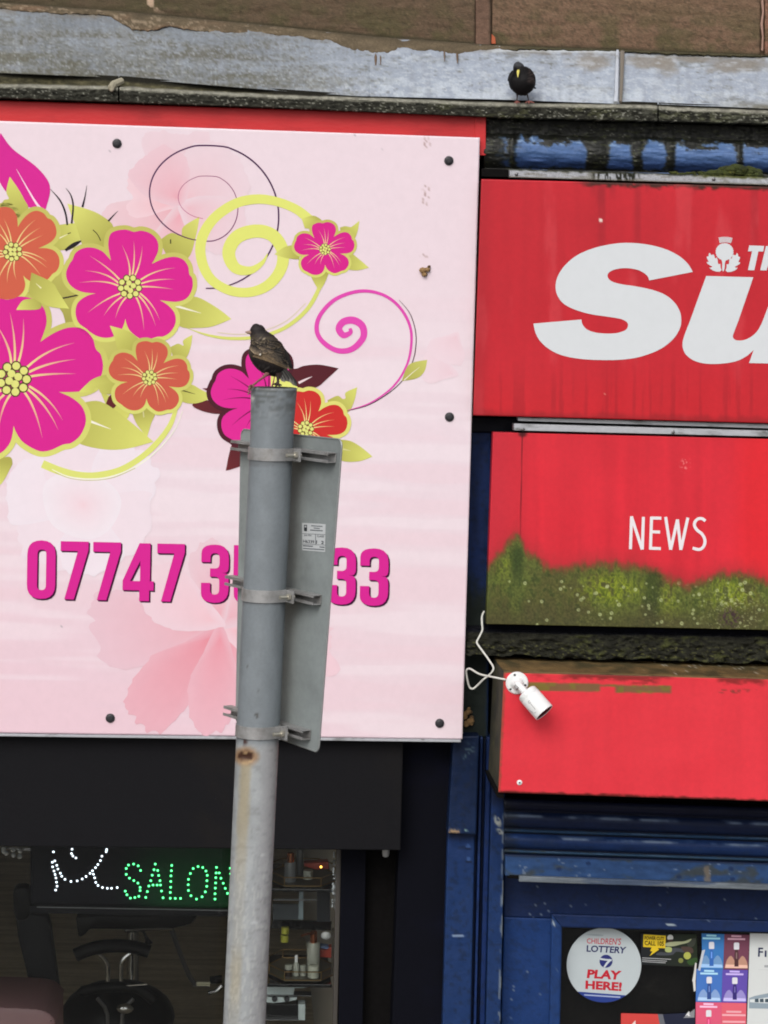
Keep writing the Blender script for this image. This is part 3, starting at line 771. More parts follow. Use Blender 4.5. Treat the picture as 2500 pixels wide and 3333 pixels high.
p_.stroke(cl(c4, [(330,1420),(430,1465),(560,1482),(700,1468),(860,1405),(1000,1300),(1110,1170),(1160,1050)]), [2,4,5,5,4,4,3,2], (246, 244, 226), LB + .2)
p_.stroke(cl(c4, [(350,1440),(450,1478),(580,1490),(720,1472),(860,1412)]), 2, (190, 184, 110), LB + .3)
p_.obj('printed_swirl', salon, 'long curved yellow green stem')
# leaves behind the flowers -----------------------------------------------
leaf_obj([LF(c1, [(5,845),(80,945),(220,1050),(300,1140),(318,1220),(285,1345)], [(285,1345),(170,1310),(70,1250),(0,1160),(-70,1000),(5,845)], (5,845), (285,1345), LB, ca=(218,38,150), cb_=(214,40,148)),
          ST(c1, [(105,1075),(170,1190),(230,1290),(280,1350)], [1,4,7,9], (250,220,236), LB + 1)], 'big magenta leaf', 'printed_leaf')
leaf_obj([ST(c1, [(318,1200),(380,1270),(415,1350),(428,1430)], [1,5,6,6], (34,26,38), LB), ST(c1, [(418,1195),(450,1240),(465,1310),(455,1420)], [1,4,6,6], (34,26,38), LB + .2),
          ST(c1, [(552,1178),(540,1250),(524,1315)], [1,4,7], (34,26,38), LB), ST(c1, [(750,1340),(720,1370),(688,1405)], [1,4,6], (34,26,38), LB + .4)], 'dark curved stems', 'printed_stem')
leaf_obj([LF(c4, [(220,190),(420,120),(640,280),(600,560),(440,640),(400,430),(250,260)], None, (600,200), (420,500), LB - 2, ca=(166,160,80), cb_=(196,192,100)),
          LF(c4, [(620,590),(900,560),(860,840),(740,900),(620,800)], None, (620,590), (760,800), LB - 2, ca=(176,170,88), cb_=(206,202,110)),
          LF(c4, [(640,930),(800,1000),(820,1080),(760,1120),(700,1080)], None, (820,1080), (700,1000), LB - 3, ca=(200,200,100), cb_=(214,214,110)),
          LF(c4, [(690,960),(720,940),(740,1010),(700,1040),(670,1010)], None, (820,1080), (700,1000), LB - 1.5, ca=(96,34,40), cb_=(96,34,40)),
          ST(c4, [(390,335),(440,325),(495,313)], 5, (60,50,40), LB), ST(c1, [(415,1590),(470,1555),(515,1530)], [8,14,4], (36,30,34), LB + .5)], None)
leaf_obj([LF(c4, [(1060,360),(1160,340),(1250,325),(1380,395),(1470,465)], [(1470,465),(1350,512),(1250,522),(1150,515),(1060,440)], (1470,465), (1060,400), LB),
          ST(c4, [(1080,372),(1180,400),(1278,428)], [9,6,1], (240,236,214), LB + 1)])
leaf_obj([LF(c4, [(340,1005),(500,1000),(640,990),(800,1095),(975,1245)], [(975,1245),(800,1290),(650,1292),(490,1250),(380,1150),(340,1005)], (975,1245), (360,1040), LB),
          ST(c4, [(405,1035),(500,1085),(600,1125),(705,1165)], [14,12,7,1], (244,240,222), LB + 1)])
leaf_obj([LF(c4, [(1080,900),(1200,878),(1280,915),(1362,960)], [(1362,960),(1260,998),(1180,998),(1100,960)], (1362,960), (1080,920), LB + 2),
          ST(c4, [(1110,905),(1170,922),(1240,942)], [6,4,1], (60,54,30), LB + 3)])
leaf_obj([LF(c4, [(835,1050),(870,1135),(935,1215)], [(935,1215),(960,1130),(985,1050),(900,1000)], (935,1215), (900,1050), LB + 1),
          ST(c4, [(908,1035),(914,1090)], 4, (210,206,150), LB + 2)])
leaf_obj([LF(c4, [(780,850),(690,818),(600,842),(550,880),(498,932)], [(498,932),(590,930),(600,905),(625,905),(645,938),(720,940),(780,910)], (498,932), (740,870), LB + 14)])
leaf_obj([LF(c4, [(900,610),(820,545),(698,508)], [(698,508),(730,590),(750,660),(800,700),(900,700)], (698,508), (860,660), LB + 14)])
leaf_obj([LF(c4, [(1080,645),(1130,622),(1165,634),(1165,600),(1222,565)], [(1222,565),(1212,640),(1180,715),(1110,740)], (1222,565), (1090,700), LB)])
leaf_obj([LF(c4, [(200,170),(330,232),(370,290),(440,400)], [(440,400),(320,388),(230,345),(180,300)], (440,400), (200,220), LB + 16),
          LF(c4, [(103,407),(150,345),(240,335)], [(240,335),(262,362),(245,403),(103,407)], (103,407), (250,350), LB + 15), ST(c4, [(228,238),(262,270)], [1,5], (236,232,180), LB + 17)])
leaf_obj([LF(c1, [(260,1560),(340,1450),(400,1425),(542,1413)], [(542,1413),(520,1500),(470,1575),(380,1590)], (542,1413), (300,1540), LB - 1),
          ST(c1, [(300,1545),(360,1520),(430,1488)], [6,5,1], (240,236,200), LB), ST(c1, [(430,1485),(450,1478)], 3, (40,36,30), LB)])
leaf_obj([LF(c1, [(62,1122),(110,1190),(150,1260),(178,1340),(80,1460)], [(80,1460),(-20,1430),(-10,1350),(22,1275),(56,1262),(40,1215),(62,1122)], (62,1122), (80,1400), LB + 3),
          ST(c1, [(72,1330),(76,1390)], 6, (200,200,120), LB + 4)])
leaf_obj([LF(c1, [(428,1294),(560,1330),(650,1372),(720,1440),(700,1560)], [(700,1560),(600,1640),(530,1570),(492,1460),(455,1370),(428,1294)], (428,1294), (640,1560), LB - .5, cb_=(228,230,124)),
          ST(c1, [(590,1460),(620,1490),(640,1530)], 3, (60,54,30), LB + .3)])
leaf_obj([LF(c1, [(1010,1530),(1085,1480),(1150,1497),(1165,1440),(1268,1376)], [(1268,1376),(1245,1500),(1195,1640),(1080,1660)], (1268,1376), (1060,1600), LB - .5),
          ST(c1, [(1084,1520),(1084,1548)], 4, (70,66,34), LB + .3)])
leaf_obj([LF(c2, [(340,1550),(250,1568),(182,1615)], [(182,1615),(260,1640),(340,1648)], (182,1615), (330,1600), LB + 4),
          LF(c2, [(598,1445),(630,1437),(665,1442),(680,1435),(722,1402)], [(722,1402),(710,1470),(682,1525),(610,1520)], (722,1402), (610,1500), LB + 4),
          LF(fv, [(745,535),(770,555),(797,578)], [(797,578),(770,584),(740,580)], (797,578), (745,560), LB + 4),
          LF(fv, [(668,588),(677,608),(690,630)], [(690,630),(702,610),(712,585)], (690,630), (690,590), LB + 4),
          LF(c2, [(355,1390),(430,1370),(480,1395)], [(480,1395),(445,1450),(375,1450)], (355,1390), (440,1420), LB + 4)])
leaf_obj([LF(fv, [(868,823),(878,795),(892,783),(923,777)], [(923,777),(917,802),(900,817),(868,823)], (923,777), (868,823), LB + 2, cb_=(206,206,112)), ST(fv, [(873,821),(890,806),(906,793)], [3,2,1], (240,236,214), LB + 3)])
MR = (88, 34, 42)
leaf_obj([LF(cb, [(780,690),(870,690),(940,665),(1080,655),(1250,688)], [(1250,688),(1150,780),(1050,860),(900,880),(840,820)], (1250,688), (860,760), LB, ca=MR, cb_=(84,30,40)),
          ST(cb, [(890,820),(950,790),(1012,762)], [8,6,1], (236,214,218), LB + 1),
          LF(c4, [(1500,930),(1400,905),(1285,905)], [(1285,905),(1330,945),(1225,1003),(1260,1040),(1370,1068),(1500,1060)], (1250,960), (1450,1000), LB - .3, ca=MR, cb_=(104,40,44)),
          ST(c4, [(1310,978),(1380,986),(1455,998)], [1,6,3], (244,232,232), LB + 1),
          LF(cb, [(300,1335),(262,1470),(235,1610)], [(235,1610),(300,1592),(380,1560),(460,1480),(460,1335)], (235,1610), (400,1400), LB, ca=MR, cb_=(112,42,46)),
          LF(cb, [(258,1336),(300,1310),(380,1245),(470,1220)], [(470,1220),(470,1345),(258,1336)], (258,1336), (450,1290), LB + 2, ca=(216,216,112), cb_=(228,230,122)),
          LF(cb, [(640,755),(700,745),(800,790),(890,865)], [(890,865),(760,880),(640,860)], (800,820), (640,800), LB + 14, ca=(228,228,122), cb_=(234,236,128))], 'dark maroon leaf cluster')
leaf_obj([LF(cb, [(1240,1330),(1350,1340),(1450,1395),(1555,1482)], [(1555,1482),(1430,1525),(1280,1520),(1180,1440)], (1555,1482), (1220,1400), LB),
          ST(cb, [(1290,1415),(1360,1430)], [5,1], (214,210,150), LB + 1),
          LF(cb, [(1150,975),(1240,935),(1285,962),(1312,955),(1315,905),(1418,858)], [(1418,858),(1390,985),(1330,1085),(1180,1080)], (1418,858), (1180,1040), LB)])
leaf_obj([LF(c4, [(-60,1360),(60,1340),(80,1385)], [(80,1385),(30,1480),(-10,1520),(-90,1480)], (0,1520), (40,1370), LB)])
# flowers ------------------------------------------------------------------
PINK = (218, 36, 146)
flower(c4(80,38), .80, -32, (208, 98, 74), KH, 13, label='orange flower printed at the left edge', bgrad=KL, bd=34)
flower(c4(44 / .5124, 1233 / .5124 - 1561.3), 1.44, -8, PINK, KH, 12, label='largest magenta flower, cut by the left edge', bgrad=KL, bd=24)
flower(c4(825,260), 1.0, 0, PINK, KH, 16, label='magenta flower beside the orange one', bgrad=KL)
flower(c4(950,838), .64, 0, (204, 92, 74), KH, 28, label='small orange flower', bd=36, bgrad=KL)
flower(c2(503,1583), .475, -8, (216, 36, 140), KH, 15, label='smallest magenta flower', bd=34, bgrad=KL)
flower((869, 1303), .87, -4, (224, 42, 150), (78, 30, 42), 16, vein=(96, 14, 62), label='magenta flower with maroon outline behind the pole', bd=32, petals=(0, 3, 4))
flower(cb(955,1232), .67, -8, (204, 48, 46), (224, 220, 122), 30, label='red flower beside the pole', bd=36)

# digits ---------------------------------------------------------------------
def fil(pts, seg=5):
    out = []; n = len(pts)
    for i, p in enumerate(pts):
        if len(p) < 3 or p[2] <= 0: out.append((p[0], p[1])); continue
        a = pts[i - 1]; b_ = pts[(i + 1) % n]
        la = math.hypot(a[0] - p[0], a[1] - p[1]); lb = math.hypot(b_[0] - p[0], b_[1] - p[1])
        ra = min(p[2], la * .5) / la; rb_ = min(p[2], lb * .5) / lb
        A = (p[0] + (a[0] - p[0]) * ra, p[1] + (a[1] - p[1]) * ra); B_ = (p[0] + (b_[0] - p[0]) * rb_, p[1] + (b_[1] - p[1]) * rb_)
        for k in range(seg + 1):
            t = k / seg; out.append((A[0] * (1 - t) ** 2 + 2 * p[0] * t * (1 - t) + B_[0] * t * t, A[1] * (1 - t) ** 2 + 2 * p[1] * t * (1 - t) + B_[1] * t * t))
    return out
GL = {
 '0': ([(0,0,.5),(1,0,.5),(1,2.05,.5),(0,2.05,.5)], [(.36,.32,.16),(.67,.32,.16),(.67,1.74,.16),(.36,1.74,.16)]),
 '7': ([(0,0),(1,0),(1,.3),(.5,2.05),(.16,2.05),(.62,.34),(0,.34)], None),
 '4': ([(.53,0),(.88,0),(.88,1.345),(1,1.345),(1,1.67),(.86,1.67),(.86,2.05),(.54,2.05),(.54,1.67),(0,1.67),(0,1.34)], [(.56,.62),(.56,1.345),(.24,1.345)]),
 '3': ([(0,.62),(0,0,.5),(1,0,.5),(1,.98,.24),(.74,.99,.02),(1,1.02,.24),(1,2.05,.5),(0,2.05,.5),(0,1.35),(.33,1.35),(.33,1.76,.17),(.66,1.76,.17),(.66,1.13,.17),(.32,1.13),(.32,.84),(.66,.84,.17),(.66,.30,.17),(.33,.30,.17),(.33,.62)], None),
 '5': ([(0,0),(.95,0),(.95,.33),(.32,.33),(.32,.72),(.97,.64,.35),(.97,2.05,.5),(.02,2.05,.5),(.02,1.38),(.35,1.38),(.35,1.76,.16),(.64,1.76,.16),(.64,.98,.16),(.33,.98,.1),(.33,1.07),(0,1.07)], None)}
def digit(ch, x0, x1, y0, y1):
    o_, h_ = GL[ch]; o_ = fil(o_); h_ = fil(h_) if h_ else None
    def mp(p, dx=0, dy=0):
        t = p[1] / 2.05
        return (x0 + (x1 - x0) * p[0] - t * 3.0 + 1.5 + dx, y0 + (y1 - y0) * t + (x1 - x0) * p[0] * .02 + dy)
    q = Print(SYP)
    for k in range(4):
        d = 1.3 + k * 1.3
        q.poly([mp(p, d, d) for p in o_], (66, 16, 56), 12 + .3 * (3 - k), [[mp(p, d, d) for p in h_]] if h_ else ())
    q.poly([mp(p) for p in o_], (216, 38, 148), 15, [[mp(p) for p in h_]] if h_ else ())
    q.obj('digit', salon, 'magenta digit ' + ch)
k5 = .5124
for ch, xa, xb, ya, yb in (('0',172,352,308,680),('7',383,560,315,683),('7',590,766,320,688),('4',780,977,326,693),('7',997,1172,330,697),('3',1278,1453,335,705),('5',1483,1660,340,709)):
    digit(ch, xa * k5, xb * k5, 1600 + ya * k5, 1600 + yb * k5)
digit('3', 1068, 1158, 1781, 1967); digit('3', 1172, 1264, 1784, 1971)
# screw caps
capm = None
for px, py in ((381, 467), (1461, 523), (1463, 1357), (1431, 2354), (359, 2337)):
    p = W(px, py, SY)
    if capm is None:
        b_ = MB(); b_.lathe(p + Vector((0, .001, 0)), (0, -1, 0), [(0, .0001), (0.0005, .0165), (.004, .0165), (.007, .0145), (.0085, .009), (.009, .0085), (.012, .008), (.0125, .0001)], 20)
        capm = b_.obj('screw_cap', M['rubber'], salon, smooth=True, org=p)
    else: clone(capm, p, salon)
# small chip of old wood stuck on the panel
cp = MB(); q0 = W(1376, 880, SY)
for dx, dz, r in ((0, 0, .014), (.016, .003, .011), (.006, -.014, .011), (.022, .014, .006)): cp.ball(q0 + Vector((dx, -.008, dz)), r, 6, (1, 1, 1), (1, .8, .8))
tag(cp.obj('mud_clump', M['foam']), 'small brown clump of mud stuck on the pink sign', 'mud')

# ================================================================== NEWSPAPER SHOP (right)
# blue painted moulding under the cornice, grimy
grimes = [(1941, 34), (2076, 17), (2180, 16), (2406, 11), (1668, 12), (2560, 20), (2790, 26)]
def mouldcol(X, Y, T):
    Yr = Y - .03 * (X - 1600)
    n = fbm(X / 60, Yr / 6, 61, 4); n2 = fbm(X / 22, Yr / 14, 63, 4)
    c = flat(X, (72, 102, 150)) * (.86 + .26 * n[:, None])
    c = mixc(c, (98, 130, 176), ss(.5, .3, T) * .6); c = mixc(c, (44, 66, 118), ss(.55, .8, T) * .8)  # lit upper half and shaded lower half painted into the blue
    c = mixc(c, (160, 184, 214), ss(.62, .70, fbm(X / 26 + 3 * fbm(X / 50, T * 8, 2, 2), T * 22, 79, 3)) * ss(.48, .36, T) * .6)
    c = mixc(c, (120, 150, 200), ss(.6, .75, fbm(X / 80, Yr / 3, 65, 3)) * ss(.3, .45, T) * ss(.6, .45, T) * .7)  # the pale horizontal streaks are painted highlights
    dr = np.zeros(len(X))
    for gx, gw in grimes:
        wv = gw * (1 + .7 * ss(.55, .2, T) + .3 * ss(.7, .95, T)) + (n2 - .5) * 14
        dr = np.maximum(dr, ss(wv + 6, wv - 7, abs(X - gx + (n - .5) * 12 + 5 * np.sin(T * 9 + gx))))
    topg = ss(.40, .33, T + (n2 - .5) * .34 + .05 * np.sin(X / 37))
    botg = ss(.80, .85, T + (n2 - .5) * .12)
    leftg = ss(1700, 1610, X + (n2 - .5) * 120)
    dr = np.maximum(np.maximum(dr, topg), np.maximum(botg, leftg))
    g = flat(X, (24, 25, 21)) * (.6 + .9 * n2[:, None])
    g = mixc(g, (76, 80, 52), ss(.62, .74, fbm(X / 16, Yr / 5, 67, 3)) * .6)
    g = mixc(g, (150, 150, 140), ss(.80, .86, fbm(X / 12, Yr / 3, 69, 2)) * .6)
    g = mixc(g, (92, 122, 176), ss(.012, .004, np.abs(T - .885 - .012 * np.sin(X / 60))) * ss(.42, .5, fbm(X / 60, X * 0, 73, 2)) * .95)
    return c * (1 - dr[:, None]) + g * dr[:, None]
def mouldy(x, t):
    b = -.125 - .045 * math.sin(max(0, min(1, (t - .25) / .6)) * math.pi) ** .7
    b -= .02 * (t > .86)
    for gx, gw in grimes:
        if abs(x - gx) < gw and t > .3: b -= .007 * (1 - (abs(x - gx) / gw) ** 2)
    if t < .36: b -= .010 * (n2d(x / 14, t * 20, 12) - .2)
    return b + wob(x, 5, 70, .010) + (n2d(x / 60, t * 14, 9) - .5) * .010
mo = thing('fascia_moulding', W(2050, 560, 0), 'rounded blue moulding stained by black grime above the red newspaper sign', 'moulding')
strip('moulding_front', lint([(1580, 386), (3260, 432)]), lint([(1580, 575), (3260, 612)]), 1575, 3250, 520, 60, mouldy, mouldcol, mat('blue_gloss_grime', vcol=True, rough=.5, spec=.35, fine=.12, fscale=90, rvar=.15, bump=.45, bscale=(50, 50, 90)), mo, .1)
# moss on the rail
mb = MB()
rnd = random.Random(3)
for i in range(70):
    x = rnd.gauss(2395, 42); yy_ = 566 - max(0, 1 - ((x - 2395) / 95) ** 2) * 26 * rnd.random()
    x = max(2270, min(2470, x))
    mb.ball(W(x, yy_ + 4, -.175 - rnd.random() * .03), rnd.uniform(.010, .019), 7, (1, 1, 1), (1.3, 1, .75))
for i in range(30):
    x = rnd.uniform(2180, 2320); mb.ball(W(x, 568 - rnd.random() * 8, -.17), rnd.uniform(.005, .009), 6, (1, 1, 1), (1.5, 1, .6))
o = mb.obj('moss_clump', M['moss'], None, smooth=True); tag(o, 'cushion of green moss growing on the white rail above the newspaper sign', 'moss')

# newspaper sign ---------------------------------------------------------
NY = -.225
ns = thing('newspaper_sign', W(2050, 1378, NY), 'large red box sign with white italic letters and a white thistle emblem', 'sign')
def suncol(X, Y):
    c = flat(X, (196, 38, 50))
    st = fbm(X / 28, Y / 700, 101, 3); big_ = fbm(X / 240, Y / 240, 103, 3)
    c = c * (.97 + .06 * st[:, None]) * (.95 + .10 * big_[:, None])
    c = mixc(c, (206, 36, 44), ss(1150, 1350, Y) * .5)
    # dark run marks from the top
    yt = 583 + .026 * (X - 1567)
    for gx, gw, gl in ((1950, 26, 110), (1990, 14, 70), (1925, 10, 60), (2100, 8, 40), (2395, 26, 14), (2250, 10, 40), (2070, 16, 420), (1955, 20, 600), (2450, 18, 300)):
        c = mixc(c, (120, 28, 38), ss(gw, gw * .3, abs(X - gx + (st - .5) * 14)) * ss(gl, gl * .2, Y - yt) * .22)
    e = ss(16, 5, Y - yt + (fbm(X / 20, Y / 8, 105, 3) - .5) * 22)
    c = mixc(c, (54, 36, 26), e * ss(1850, 1950, X + (big_ - .5) * 60) * .9)
    yb = 1352 + .027 * (X - 1540)
    c = mixc(c, (120, 30, 34), ss(26, 4, yb - Y + (st - .5) * 22) * .4)
    c = mixc(c, (214, 84, 88), ss(.56, .74, fbm(X / 60, Y / 260, 107, 4)) * .35)
    c = mixc(c, (150, 30, 40), ss(.55, .72, fbm(X / 11, Y / 420, 109, 3)) * ss(1100, 1330, Y) * .35)
    c = mixc(c, (160, 34, 44), ss(60, 6, X - (1567 - (Y - 583) * .035)) * .4)
    c = mixc(c, (236, 214, 204), ss(9, 5, np.hypot((X - 1951) * 1.3, Y - 716)))
    c = mixc(c, (220, 120, 110), ss(5, 2, np.hypot(X - 1964, (Y - 1281) * 1.6)))
    return c
Q = [(1567, 583), (3240, 627), (3240, 1398), (1540, 1352)]
grid_panel('front_panel', Q, NY, .003, 330, 160, suncol, M['redpanel'], ns)
MB().pq([(1569, 585), (3238, 629), (3238, 1396), (1542, 1350)], NY + .004, .11, .004).obj('sign_box', M['redbase'], ns)
def railcol(X, Y):
    n = fbm(X / 16, Y / 12, 181, 3); c = flat(X, (176, 178, 184)) * (.93 + .12 * n[:, None])
    yt = 551 + .0297 * (X - 1659); d = Y - yt
    z = ss(1915, 1935, X) * ss(2085, 2065, X)
    c = mixc(c, (30, 32, 22), z * ss(.48, .56, fbm(X / 6, Y / 40, 183, 3)) * .95)
    c = mixc(c, (40, 42, 28), ss(6, 1, d + (n - .5) * 8) * .9)
    c = mixc(c, (84, 88, 40), ss(2240, 2300, X) * ss(2500, 2460, X) * ss(12, 3, d + (n - .5) * 10) * .8)
    c = mixc(c, (120, 116, 104), ss(.58, .7, fbm(X / 40, Y / 8, 185, 3)) * .5)
    return mixc(c, (122, 118, 104), ss(20, 25, d) * .7)
grid_panel('top_rail', [(1659, 551), (3240, 598), (3240, 625), (1659, 577)], NY + .012, .04, 400, 10, railcol, M['rough'], ns)
MB().pq([(1568, 548), (1655, 551), (1655, 577), (1568, 575)], NY + .03, NY + .06, .002).obj('rail_end', M['dark'], ns)
MB().pq([(1685, 1358), (3240, 1401), (3240, 1417), (1687, 1370)], NY + .02, NY + .06, .002).obj('bottom_rail', M['alu'], ns)
scp = None
for px, py in ((1681, 567), (2323, 583), (2780, 596)):
    p = W(px, py, NY + .012)
    if scp is None:
        b_ = MB(); b_.lathe(p + Vector((0, .001, 0)), (0, -1, 0), [(0, .0065), (.003, .0065), (.005, .004), (.0052, .0001)], 12); scp = b_.obj('screw_head', M['screw'], ns, smooth=True, org=p)
    else: clone(scp, p, ns)
nsy = NY - .0006
WH = (216, 220, 224)
def whitec(p):
    s_ = n2d(p[0] / 30., p[1] / 300., 5, 2); return [v * (.96 + .06 * s_) for v in WH]
S_ = [(1255,146),(1136,165),(1018,187)]
S1 = catmull([(1018,187),(1003,158),(960,132),(900,121),(840,126),(800,144),(793,168),(812,190),(860,206),(950,220),(1030,237),(1100,263),(1150,302),(1180,348),(1190,392),(1184,442),(1150,500),(1080,556),(980,596),(880,614),(760,617),(640,610),(540,589),(470,553),(425,510),(402,466),(392,420)], 6)
S2 = catmull([(651,398),(657,424),(682,452),(730,469),(800,474),(852,469),(890,454),(903,432),(895,411),(860,394),(780,381),(700,369),(620,346),(560,316),(525,275),(512,225),(522,168),(562,106),(630,50),(720,12),(820,-10),(900,-16),(1000,-8),(1100,16),(1180,56),(1228,100),(1255,146)], 6)
def letter(name, loops, label, y=nsy, c=WH, parent=ns, layer=4):
    q = Print(y); q.poly(loops[0], c, layer, loops[1:]); q.obj(name, parent, label)
letter('letter', [cl(cs, S1 + S2[:-1])], 'white italic letter S')
U1 = catmull([(1500,402),(1478,460),(1469,488),(1476,504),(1495,511),(1528,509),(1565,493),(1600,462),(1624,420)], 5)
U2 = catmull([(1582,562),(1540,598),(1480,625),(1400,637),(1320,636),(1255,618),(1210,580),(1197,532),(1208,482),(1232,420)], 5)
letter('letter', [cl(cs, [(1325,163),(1579,170)] + U1 + [(1640,380),(1718,174),(1972,181),(1905,400),(1828,640),(1556,633)] + U2)], 'white italic letter u')
letter('letter', [cl(ct, [(1322,325),(1590,335),(1572,435),(1485,433),(1412,772),(1298,770),(1373,430),(1298,432)])], 'small white letter T')
letter('letter', [cl(ct, [(1622,336),(1735,339),(1712,500),(1800,502),(1830,342),(1945,345),(1862,786),(1748,783),(1783,598),(1690,596),(1632,775),(1518,773)])], 'small white letter H')
q = Print(nsy)
# thistle: crown of bristles, bulb, stem, two jagged leaves
for i in range(11):
    t0 = i / 11; t1 = (i + .72) / 11
    def cr(t, r): a = R(-148 + 0) ; return None
    xt0, xt1 = 768 + 258 * t0, 768 + 258 * t1; xb0, xb1 = 790 + 205 * t0, 790 + 205 * t1
    yt_ = lambda t: 182 - 60 * t * (1 - t) + 8 * t; yb_ = lambda t: 282 - 50 * t * (1 - t) + 4 * t
    q.poly(cl(ct, [(xt0, yt_(t0)), (xt1, yt_(t1)), (xb1, yb_(t1)), (xb0, yb_(t0))]), WH, 4)
bul = []
for i in range(44):
    a = 2 * math.pi * i / 44; r = 156 + (7 if i % 2 else 0); bul.append((877 + r * math.cos(a), 440 + (r - 4) * math.sin(a)))
q.poly(cl(ct, bul), WH, 4)
q.poly(cl(ct, catmull([(760,540),(815,580),(835,640),(832,720),(842,785),(862,785),(878,720),(886,630),(910,590),(980,545),(877,500)], 4, True)), WH, 4.6)
LFt = [(825,772),(805,720),(800,655),(770,664),(756,640),(752,585),(735,540),(712,560),(700,545),(695,512),(672,484),(650,500),(632,495),(610,455),(590,480),(590,520),(556,528),(560,560),(578,595),(592,622),(556,622),(565,650),(610,682),(655,705),(640,722),(605,722),(625,750),(670,778),(730,797),(790,800)]
q.poly(cl(ct, LFt), WH, 4.3); q.poly(cl(ct, [(1713 - x + (y - 600) * .03, y + 5) for x, y in LFt]), WH, 4.3)
q.obj('thistle_emblem', ns, 'white thistle emblem')

# NEWS sign ---------------------------------------------------------------
EY = -.20
nw = thing('news_sign', W(2050, 2040, EY), 'red sign reading NEWS with green algae along its lower edge', 'sign')
HUMPS = [(1585, 1850, 40), (1612, 1815, 40), (1650, 1765, 50), (1685, 1742, 55), (1710, 1790, 70), (1790, 1850, 90), (1890, 1838, 85), (1960, 1832, 95), (2060, 1836, 90), (2120, 1850, 60), (2170, 1885, 55), (2240, 1905, 60), (2330, 1868, 80), (2420, 1868, 80), (2490, 1890, 60), (2600, 1870, 90), (2800, 1860, 120), (3000, 1850, 120)]
hx = np.array([h[0] for h in HUMPS], float); hy = np.array([h[1] for h in HUMPS], float)
DOTS = [(rnd.uniform(1620, 2500), rnd.uniform(1880, 2035), rnd.uniform(3.5, 7.5)) for _ in range(74)]
DOTS = [d for d in DOTS if d[0] > 1800 or rnd.random() < .2]
def newscol(X, Y):
    st = fbm(X / 36, Y / 900, 111, 3); big_ = fbm(X / 220, Y / 200, 113, 3)
    c = flat(X, (212, 43, 57)) * (.95 + .12 * st[:, None]) * (.96 + .08 * big_[:, None])
    c = mixc(c, (196, 46, 60), ss(1760, 1600, X) * .75)
    c = mixc(c, (232, 38, 46), ss(2350, 2450, X) * .6)
    seam = ss(2.6, 1.2, abs(X - (1699 - (Y - 1420) * .02)))
    c = mixc(c, (120, 24, 34), seam * .8)
    c = mixc(c, (70, 20, 24), ss(16, 4, np.hypot((X - 1700) * .8, (Y - 1412) * 1.0)) * .9)
    c = mixc(c, (236, 120, 120), ss(.62, .7, fbm(X / 5, Y / 5, 131, 2)) * ss(24, 8, np.hypot(X - 2225, (Y - 1510) * .7)) * .9)
    # algae
    edge = np.interp(X, hx, hy) + (fbm(X / 26, Y / 60, 115, 4) - .5) * 26 + (fbm(X / 6, Y / 12, 116, 2) - .5) * 9
    n = fbm(X / 10, Y / 16, 117, 4); n2 = fbm(X / 70, Y / 90, 119, 3); n3 = fbm(X / 5, Y / 4, 121, 2); n4 = fbm(X / 24, Y / 70, 123, 3)
    halo = ss(-70, 6, Y - edge + (n4 - .5) * 30)
    c = mixc(c, (176, 48, 54), halo * .55)
    c = mixc(c, (122, 74, 48), ss(-24, 6, Y - edge + (n - .5) * 22) * .8)
    g = flat(X, (86, 94, 44)) * (.86 + .4 * n[:, None])
    g = mixc(g, (80, 72, 44), ss(.46, .64, n2) * .5)
    g = mixc(g, (88, 100, 40), ss(30, 4, Y - edge) * ss(.35, .6, n) * .7)
    cen = np.exp(-((X - 1985) / 95.) ** 2) * np.exp(-((Y - 1915) / 50.) ** 2) + .9 * np.exp(-((X - 2375) / 80.) ** 2) * np.exp(-((Y - 1930) / 60.) ** 2) + np.exp(-((X - 2165) / 40.) ** 2) * np.exp(-((Y - 1950) / 70.) ** 2) * .6 + np.exp(-((X - 1640) / 34.) ** 2) * np.exp(-((Y - 1840) / 50.) ** 2) * .45
    g = mixc(g, (146, 160, 44), np.clip(cen * 1.2, 0, 1) * ss(.34, .62, n) * .95)
    g = mixc(g, (50, 62, 30), ss(.54, .7, n) * .55)
    g = mixc(g, (46, 62, 30), ss(30, 6, abs(X - 1682 + (n - .5) * 14)) * ss(1770, 1800, Y) * ss(1950, 1820, Y) * .7)
    g = mixc(g, (48, 58, 30), ss(40, 8, abs(X - 2120 + (n4 - .5) * 30)) * .6)
    bot = ss(1930, 2025, Y + .02 * (1600 - X) + (n2 - .5) * 60)
    g = mixc(g, (74, 70, 44), bot * .65)
    cl2 = np.exp(-((X - 2380) / 95.) ** 2) + .35 * np.exp(-((X - 2160) / 60.) ** 2) + .25 * np.exp(-((X - 1960) / 90.) ** 2)
    g = mixc(g, (178, 184, 130), ss(.68, .74, n3) * ss(1880, 1960, Y) * np.clip(cl2, 0, 1) * .85)
    g = mixc(g, (64, 44, 50), ss(50, 16, np.hypot(X - 2372, (Y - 2012) * 1.1)) * ss(.42, .5, n3) * .9)
    for dx, dy, dr in DOTS:
        d = np.hypot(X - dx, Y - dy)
        g = mixc(g, (176, 184, 132), ss(dr, dr - 2.2, d) * (.45 + .45 * ss(dr * .25, dr * .65, d)))
    g = g * (.80 + .42 * fbm(X / 4.5, Y / 5.5, 129, 2))[:, None]
    a = ss(-10, 26, Y - edge + (n - .5) * 20)
    return c * (1 - a[:, None]) + g * a[:, None]
grid_panel('front_panel', [(1605, 1407), (3240, 1447), (3240, 2066), (1583, 2031)], EY, .05, 700, 280, newscol, M['redpanel'], nw)
MB().pq([(1674, 1379), (3240, 1423), (3240, 1440), (1673, 1401)], EY - .008, EY + .05, .002).obj('top_rail', M['alu'], nw)
for px, py in ((1702, 1397), (2191, 1407), (2700, 1422)): clone(scp, W(px, py, EY - .008), nw)
ney = EY - .0006
q = Print(ney)
